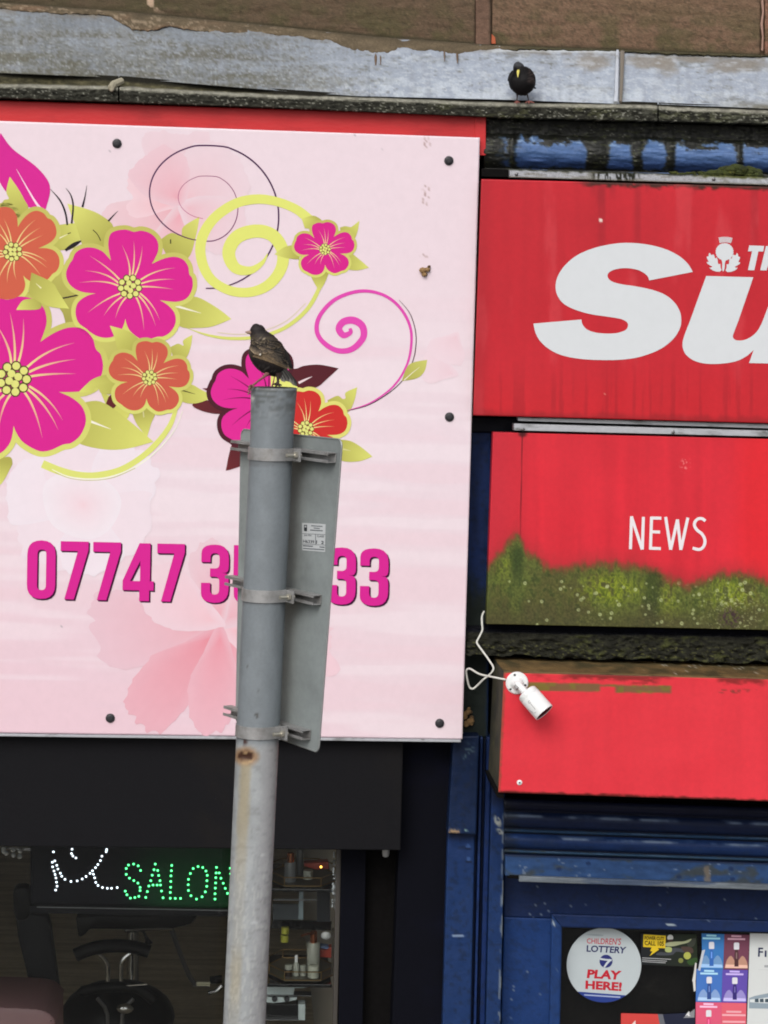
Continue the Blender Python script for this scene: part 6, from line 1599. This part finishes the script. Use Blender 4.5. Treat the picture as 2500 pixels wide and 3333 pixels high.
# ================================================================== SECURITY CAMERA
f3 = conv(1500, 1980, .211)
cc = thing('security_camera', at(f3, 865, 1150, BY), 'white bullet security camera on a round base at the corner of the red housing', 'camera')
pb0 = at(f3, 865, 1150, BY)
cbase = MB().lathe(pb0 + Vector((0, .001, 0)), (0, -1, 0), [(0, .0395), (.006, .0395), (.010, .036), (.011, .024), (.016, .021), (.024, .018), (.030, .012), (.032, .0001)], 40).obj('base', M['white'], cc, smooth=True)
for x, y in ((832,1028),(995,1185),(766,1248)):
    MB().lathe(at(f3, x, y, BY - .0095), (0, -1, 0), [(0, .0042), (.0008, .0042), (.001, .0001)], 12).obj('base_screw', M['rubber'], cbase)
MB().tube([at(f3, 862, 1150, BY - .020), at(f3, 880, 1170, BY - .036), at(f3, 935, 1235, BY - .044), at(f3, 1000, 1300, BY - .048)], [.012, .0125, .0125, .0125], 16).obj('arm', M['white'], cc, smooth=True)
MB().tube([at(f3, 838, 1190, BY - .040), at(f3, 875, 1245, BY - .050)], [.006, .0075], 12).obj('thumb_screw', M['galv'], cc, smooth=True)
B0 = at(f3, 1005, 1285, BY - .055); B1 = at(f3, 1290, 1612, BY - .092)
ab = (B1 - B0).normalized(); Lb = (B1 - B0).length
cbody = MB().lathe(B0, ab, [(0, .012), (.001, .030), (.006, .0355), (.022, .037), (.0235, .0362), (.0245, .037), (Lb - .004, .0375), (Lb, .0370), (Lb, .0345), (Lb - .006, .0340)], 40).obj('body', M['white'], cc, smooth=True)
MB().lathe(B0 + ab * (Lb - .004), ab, [(0, .0338), (.0022, .0338), (.0023, .012), (.0034, .011), (.0036, .0001)], 32).obj('lens_glass', M['glassdark'], cbody, smooth=True)
# little grey logo wrapped on the body
def onbody(x, y):
    p = at(f3, x, y, BY - .07); rel = p - B0; t = rel.dot(ab); o_ = rel - ab * t
    side = ab.cross(Vector((0, -1, 0))).normalized(); up_ = side.cross(ab).normalized()
    if up_.y > 0: up_ = -up_
    s_ = o_.dot(side); s_ = max(-.036, min(.036, s_)); return B0 + ab * t + side * s_ + up_ * math.sqrt(max(0, .0378 ** 2 - s_ * s_))
MB().tube([onbody(1082 + 18 * math.cos(a / 10 * 6.28), 1466 + 20 * math.sin(a / 10 * 6.28)) for a in range(9)], .0006, 5).obj('logo_ring', M['rubber'], cbody)
MB().tube([onbody(1100, 1490), onbody(1140, 1540), onbody(1180, 1588)], .0007, 5).obj('logo_mark', M['screw'], cbody)
MB().tube([onbody(x, y) for x, y in catmull([(1040,1575),(1075,1590),(1110,1612),(1150,1640),(1190,1625)], 3)], .0005, 5).obj('hood_line', M['screw'], cbody)
cabp = [((358,48), -.17), ((326,130), -.19), ((328,240), -.205), ((332,335), -.21), ((285,440), -.22), ((248,525), -.235), ((300,610), -.25), ((380,720), -.27), ((450,820), -.30), ((492,885), -.32), ((503,935), -.33), ((480,985), -.33), ((430,1035), -.32),
        ((340,1105), -.31), ((260,1185), -.30), ((205,1232), -.30), ((165,1240), -.30), ((130,1205), -.30), ((105,1110), -.31), ((88,1010), -.32), ((90,955), -.33), ((125,930), -.34), ((170,945), -.36), ((240,990), -.38), ((310,1022), -.40), ((420,1045), -.43), ((550,1072), -.465), ((690,1100), -.479)]
cpw = [at(f3, x, y, Y)[:] for (x, y), Y in cabp]
tag(MB().tube(catmull(cpw, 5), .0034, 8).obj('camera_cable', M['cable'], None, smooth=True), 'thin white cable looping from the NEWS sign to the security camera', 'cable')

# ================================================================== BIRDS
def ring_body(f, rings, Y, mper, depth, ycent, colfn, name, parent, n=28, sub=4):
    rc = catmull([tuple(r) for r in rings], sub)
    vs = []; fs = []; uv = []
    m_ = len(rc)
    for i, r in enumerate(rc):
        a0 = rc[max(i - 1, 0)]; a1 = rc[min(i + 1, m_ - 1)]
        tx, ty = a1[0] - a0[0], a1[1] - a0[1]; l = math.hypot(tx, ty) or 1
        nx_, ny_ = ty / l, -tx / l
        rad = max(r[2], 2)
        dr = rad * (r[3] if len(r) > 3 else depth)
        yo = r[4] if len(r) > 4 else 0
        for k in range(n):
            a = 2 * math.pi * k / n
            jag = 1 + .02 * math.sin(k * 7.3 + i * 3.1)
            p = W(*f(r[0] + nx_ * rad * math.cos(a) * jag, r[1] + ny_ * rad * math.cos(a) * jag), Y)
            p = Vector((p.x, Y + yo - dr * mper * math.sin(a) * jag, p.z))
            vs.append(p[:]); uv.append((r[0] + nx_ * rad * math.cos(a), r[1] + ny_ * rad * math.cos(a), math.sin(a), i / m_))
    for i in range(m_ - 1):
        for k in range(n): fs.append((i * n + k, i * n + (k + 1) % n, (i + 1) * n + (k + 1) % n, (i + 1) * n + k))
    fs.append(tuple(range(n))[::-1]); fs.append(tuple(range((m_ - 1) * n, m_ * n)))
    uv = np.array(uv); cc_ = colfn(uv[:, 0], uv[:, 1], uv[:, 2], uv[:, 3])
    return mesh_obj(name, vs, fs, M['feather'], parent, nlin(cc_) * KA, True), rc
f1 = conv(780, 1030, .1326); Y1 = -2.995; m1 = .1326 / 1343
def feather(b_, f, basep, tipp, wd, yb, yt, c0, c1_, edge=None, bow=0.0, surf=None):
    """one feather: tapered blade with raised shaft"""
    n = 8; vs = []; fs = []; cs_ = []
    dx, dy = tipp[0] - basep[0], tipp[1] - basep[1]; l = math.hypot(dx, dy); px_, py_ = -dy / l, dx / l
    for i in range(n + 1):
        t = i / n; wv = wd * (.55 + .45 * math.sin(min(1, t * 1.3) * 1.57)) * (1 if t < .8 else max(0.06, math.sqrt(max(0, 1 - ((t - .8) / .2) ** 2))))
        cx = basep[0] + dx * t + px_ * bow * math.sin(t * math.pi); cy = basep[1] + dy * t + py_ * bow * math.sin(t * math.pi)
        Y = (yb + (yt - yb) * t) if surf is None else surf(cx, cy) - yb
        for s_, yo in ((-1, .0004), (-.72, .0), (0, -.0007), (.72, 0), (1, .0004)):
            vs.append(W(*f(cx + px_ * wv * s_ / 2, cy + py_ * wv * s_ / 2), Y + yo)[:])
            c_ = [c0[j] * (1 - t) + c1_[j] * t for j in range(3)]
            if edge and s_ == 1: c_ = edge
            if edge and s_ == .72: c_ = [(v + e_) * .5 for v, e_ in zip(c_, edge)]
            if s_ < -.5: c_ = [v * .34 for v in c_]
            cs_.append(lin(c_, KA))
    for i in range(n):
        for k in range(4): fs.append((i * 5 + k, i * 5 + k + 1, i * 5 + 6 + k, i * 5 + 5 + k))
    b_.add(vs, fs, cs_)
starl = thing('starling', pt + Vector((0, 0, .001)), 'speckled brown black starling perched on top of the grey post, seen from behind', 'bird')
def st_col(X, Y, D, T):
    n = fbm(X / 26, Y / 12, 401, 3)
    c = flat(X, (66, 57, 51)) * (.7 + .6 * n[:, None])
    hd = ss(560, 420, Y)
    c = mixc(c, (24, 20, 24), hd * .6)
    c = mixc(c, (74, 66, 50), ss(.5, .7, fbm(X / 60, Y / 14, 403, 3)) * ss(380, 480, Y) * ss(760, 600, Y) * .8)
    sp_ = ss(.66, .72, fbm(X / 17, Y / 13, 405, 2)) * ss(470, 540, Y) * ss(900, 780, Y) * ss(240, 330, X)
    c = mixc(c, (168, 152, 128), sp_ * .9)
    bel = ss(1040, 1150, Y + (X - 600) * -.35)
    c = mixc(c, (22, 20, 24), bel * .7)
    c = mixc(c, (100, 96, 92), ss(.62, .7, fbm(X / 30, Y / 8, 407, 2)) * ss(1180, 1240, Y) * ss(1400, 1340, Y) * .7)
    return c
rings1 = [(428,176,12),(424,205,95),(428,255,150),(436,320,188),(446,385,200),(470,450,222),(505,525,268),(560,640,350),(620,800,425),(690,930,436),(760,1050,415),(830,1170,368),(890,1280,290),(940,1380,190),(972,1450,90),(985,1488,10)]
_, rc1 = ring_body(f1, rings1, Y1, m1, .86, 0, st_col, 'body', starl)
def front1(x, y, lift=0.0):
    best = None
    for i in range(1, len(rc1) - 1):
        r = rc1[i]; tx = rc1[i + 1][0] - rc1[i - 1][0]; ty = rc1[i + 1][1] - rc1[i - 1][1]; l = math.hypot(tx, ty) or 1
        al = abs((x - r[0]) * tx + (y - r[1]) * ty) / l; d = abs((x - r[0]) * ty - (y - r[1]) * tx) / l
        if best is None or al < best[0]: best = (al, d, r)
    al, d, r = best
    k = 1 - (min(d, r[2]) / r[2]) ** 2
    return Y1 - .86 * max(r[2], 120) * m1 * math.sqrt(max(.10, k)) - lift
# far wing edge and rump
b_ = MB()
for (bs_, tp, wd, c0, c1_) in (((940,640),(1235,1050),90,(50,44,40),(40,36,34)), ((990,760),(1270,1190),90,(38,34,32),(30,28,28)), ((1020,860),(1300,1290),90,(30,28,30),(24,23,24))):
    feather(b_, f1, bs_, tp, wd, Y1 - .012, Y1 - .010, c0, c1_, bow=-14)
b_.obj('wing', M['feather'], starl, cols=True, label='far wing, only its dark edge showing')
# tail
tl = MB()
for i, (bs_, tp, wd, g) in enumerate([((1000,1150),(1410,1715),110,62), ((1050,1200),(1345,1650),110,84), ((990,1180),(1290,1625),100,90), ((950,1190),(1205,1600),110,70), ((900,1190),(1110,1610),110,98), ((860,1200),(1070,1590),60,84)]):
    feather(tl, f1, bs_, tp, wd * 1.25, Y1 - .008 - i * .0012, Y1 - .006 - i * .0012, (g * 1.1, g * 1.05, g * 1.0), (g * 1.35, g * 1.32, g * 1.28), edge=(g * 1.9, g * 1.8, g * 1.7), bow=6)
tl.obj('tail', M['feather'], starl, cols=True)
# near wing: primaries, secondaries, coverts
wg = MB()
prim = [((330,960),(1290,1300),120),((360,930),(1300,1290),120),((390,910),(1290,1265),115),((420,890),(1270,1235),110),((450,870),(1240,1195),105),((470,850),(1215,1150),105),((500,835),(1180,1100),110),((520,820),(1140,1040),110),((540,805),(1100,970),120),((560,790),(1070,880),110),((600,760),(1060,820),110)]
for i, (bs_, tp, wd) in enumerate(prim):
    g = .95 - .03 * i; br = (112, 96, 78) if i < 9 else (88, 80, 72)
    feather(wg, f1, bs_, tp, wd * .80, .0014 + i * .0004, 0, (br[0] * g, br[1] * g, br[2] * g), (84, 80, 76), edge=(168, 142, 108), bow=-30 + i * 3, surf=front1)
for i, (bs_, tp, wd) in enumerate([((330,760),(700,880),120),((480,740),(860,870),110),((300,800),(560,900),150),((280,760),(470,860),190),((260,720),(400,820),170),((420,700),(640,790),120),((560,700),(900,770),100),((640,660),(1000,740),110),((700,600),(1040,700),120)]):
    feather(wg, f1, bs_, tp, wd, .0062 + i * .0003, 0, (72, 62, 54), (88, 77, 66), edge=(170, 150, 124), bow=8, surf=front1)
for i in range(34):
    x = random.uniform(280, 900); y = random.uniform(520, 700) + (x - 280) * .1
    feather(wg, f1, (x, y), (x + random.uniform(50, 90), y + random.uniform(10, 40)), random.uniform(30, 50), .0090 + i * .0001, 0, (48, 42, 38), random.choice([(170, 154, 130), (80, 70, 60), (130, 116, 96)]), surf=front1)
wg.ball(W(*f1(508, 935), front1(508, 935, .012)), .0022, 6, lin((235, 230, 215), KA))
wg.obj('wing', M['feather'], starl, cols=True, label='near wing with brown edged feathers')
bk = MB(); p0 = at(f1, 262, 395, Y1 - .004); bk.tube([p0, at(f1, 200, 388, Y1 - .006), at(f1, 132, 378, Y1 - .008)], [.0052, .0036, .0005], 10); bk.obj('beak', M['beak1'], starl, smooth=True)
lg = MB(); kn = at(f1, 680, 1400, Y1 - .012); lg.tube([kn, at(f1, 610, 1470, Y1 - .018), at(f1, 460, 1580, Y1 - .03), at(f1, 350, 1670, Y1 - .036), at(f1, 315, 1712, Y1 - .040)], [.007, .0034, .0026, .0028, .0034], 8)
for tx, ty, dy in ((215,1730,-.052),(190,1830,-.054),(205,1925,-.052),(345,1745,-.05)): lg.tube([at(f1, 315, 1708, Y1 - .040), at(f1, (315 + tx) / 2, (1700 + ty) / 2 - 22, Y1 + dy + .004), at(f1, tx, ty, Y1 + dy)], [.003, .0024, .0012], 6)
lg.obj('leg', M['leg1'], starl, smooth=True)
lg = MB(); lg.tube([at(f1, 955, 1400, Y1 - .01), at(f1, 958, 1490, Y1 - .012), at(f1, 938, 1560, Y1 - .014), at(f1, 945, 1600, Y1 - .014), at(f1, 910, 1672, Y1 - .016)], [.010, .0055, .0030, .0040, .0034], 8)
for tx, ty, dy in ((820,1668,-.03),(880,1750,-.040),(1035,1690,-.02),(1000,1720,-.034)): lg.tube([at(f1, 912, 1668, Y1 - .016), at(f1, (912 + tx) / 2, (1660 + ty) / 2 - 8, Y1 + dy * .8), at(f1, tx, ty, Y1 + dy)], [.0032, .0026, .0013], 6)
lg.obj('leg', M['leg2'], starl, smooth=True)

f2 = conv(1620, 180, .09645); Y2 = -.243; m2 = .09645 / 930
bl2 = thing('black_bird', at(f2, 830, 1590, Y2), 'plump black bird with yellow beak standing on the cornice, facing the street', 'bird')
def b2col(X, Y, D, T):
    n = fbm(X / 40, Y / 16, 421, 3)
    c = flat(X, (12, 10, 12)) * (.7 + .6 * n[:, None])
    c = mixc(c, (84, 87, 92), ss(500, 330, Y) * (.45 + .5 * n))
    c = mixc(c, (74, 62, 58), ss(920, 1040, X) * ss(420, 520, Y) * ss(1050, 900, Y) * ss(.42, .6, fbm(X / 70, Y / 20, 423, 3)) * .8)
    return c
r2 = [(700,226,14,.8,-.008),(694,258,100,.85,-.010),(690,320,158,.9,-.012),(692,400,186,1.0,-.014),(706,480,212,.95,-.013),(742,560,300,.85,-.008),(790,660,396,.8,-.002),(815,760,444,.8,0),(826,860,458,.82,0),(830,960,450,.82,0),(830,1060,425,.8,0),(832,1160,362,.8,0),(832,1240,282,.75,0),(832,1305,190,.7,0),(835,1345,90,.7,0),(836,1362,20,.7,0)]
ring_body(f2, r2, Y2, m2, .8, 0, b2col, 'body', bl2)
for pts_, lab in (([(520,500),(420,600),(372,720),(352,840),(400,860),(520,900),(600,700)], 'left wing'), ([(900,380),(1060,430),(1170,540),(1260,680),(1290,830),(1270,980),(1235,1080),(1120,1000),(1000,700)], 'right wing')):
    q = catmull(pts_, 3, True); MB().prism([at(f2, x, y, Y2 - .004) for x, y in q], (0, .022, 0), .002, lin((22, 20, 22), KA)).obj('wing', M['feather'], bl2, smooth=True, cols=True, label=lab)
b_ = MB()
for i, (bs_, tp, wd) in enumerate([((880,560),(1180,640),80),((900,660),(1200,760),90),((920,760),(1220,850),90),((960,860),(1230,930),80),((900,480),(1130,540),70)]):
    feather(b_, f2, bs_, tp, wd, Y2 - .034, Y2 - .012, (44, 37, 36), (60, 50, 47), edge=(104, 88, 80))
b_.obj('wing_feathers', M['feather'], bl2, cols=True)
b_ = MB(); feather(b_, f2, (1150,1060), (1300,1118), 60, Y2 + .004, Y2 + .004, (18, 16, 18), (18, 16, 18)); feather(b_, f2, (830,1250), (770,1372), 70, Y2 - .01, Y2 - .012, (14, 12, 14), (14, 12, 14)); feather(b_, f2, (900,1250), (935,1372), 90, Y2 + .01, Y2 + .012, (14, 12, 14), (14, 12, 14)); b_.obj('tail', M['feather'], bl2, cols=True)
b_ = MB(); b_.tube([at(f2, 700, 520, Y2 - .030), at(f2, 690, 560, Y2 - .040), at(f2, 684, 650, Y2 - .050), at(f2, 680, 738, Y2 - .056)], [.0050, .0050, .0033, .0009], 12); b_.obj('beak', M['beak2'], bl2, smooth=True)
for x, y in ((600, 450), (795, 455)): MB().ball(at(f2, x, y, Y2 - .029), .0026, 8).obj('eye', M['glassdark'], bl2, smooth=True)
FY = -.224
for xs_, toes in (((650,1290),(662,1380),(652,1470),(648,1560)), ((560,1608),(640,1640),(740,1600),(655,1530))), (((985,1290),(1010,1380),(1030,1470),(1048,1560)), ((930,1605),(1060,1640),(1230,1600),(1050,1530))):
    b_ = MB(); b_.tube([at(f2, x, y, Y2 + (FY - Y2) * i / 3) for i, (x, y) in enumerate(xs_)], [.0040, .0024, .0018, .0022], 8); b_.obj('leg', M['leg2'], bl2, smooth=True)
    b_ = MB()
    for i, (tx, ty) in enumerate(toes[:3]):
        b_.tube([at(f2, xs_[3][0], xs_[3][1] - 10, FY - .002), at(f2, (xs_[3][0] + tx) / 2, (xs_[3][1] + ty) / 2 - 10, FY - .016), at(f2, tx, ty, FY - .030)], [.003, .0026, .0014], 6)
    b_.obj('foot', mat('pink_foot', (150, 92, 84), rough=.7) if 'pf' not in M else M['pf'], bl2, smooth=True)
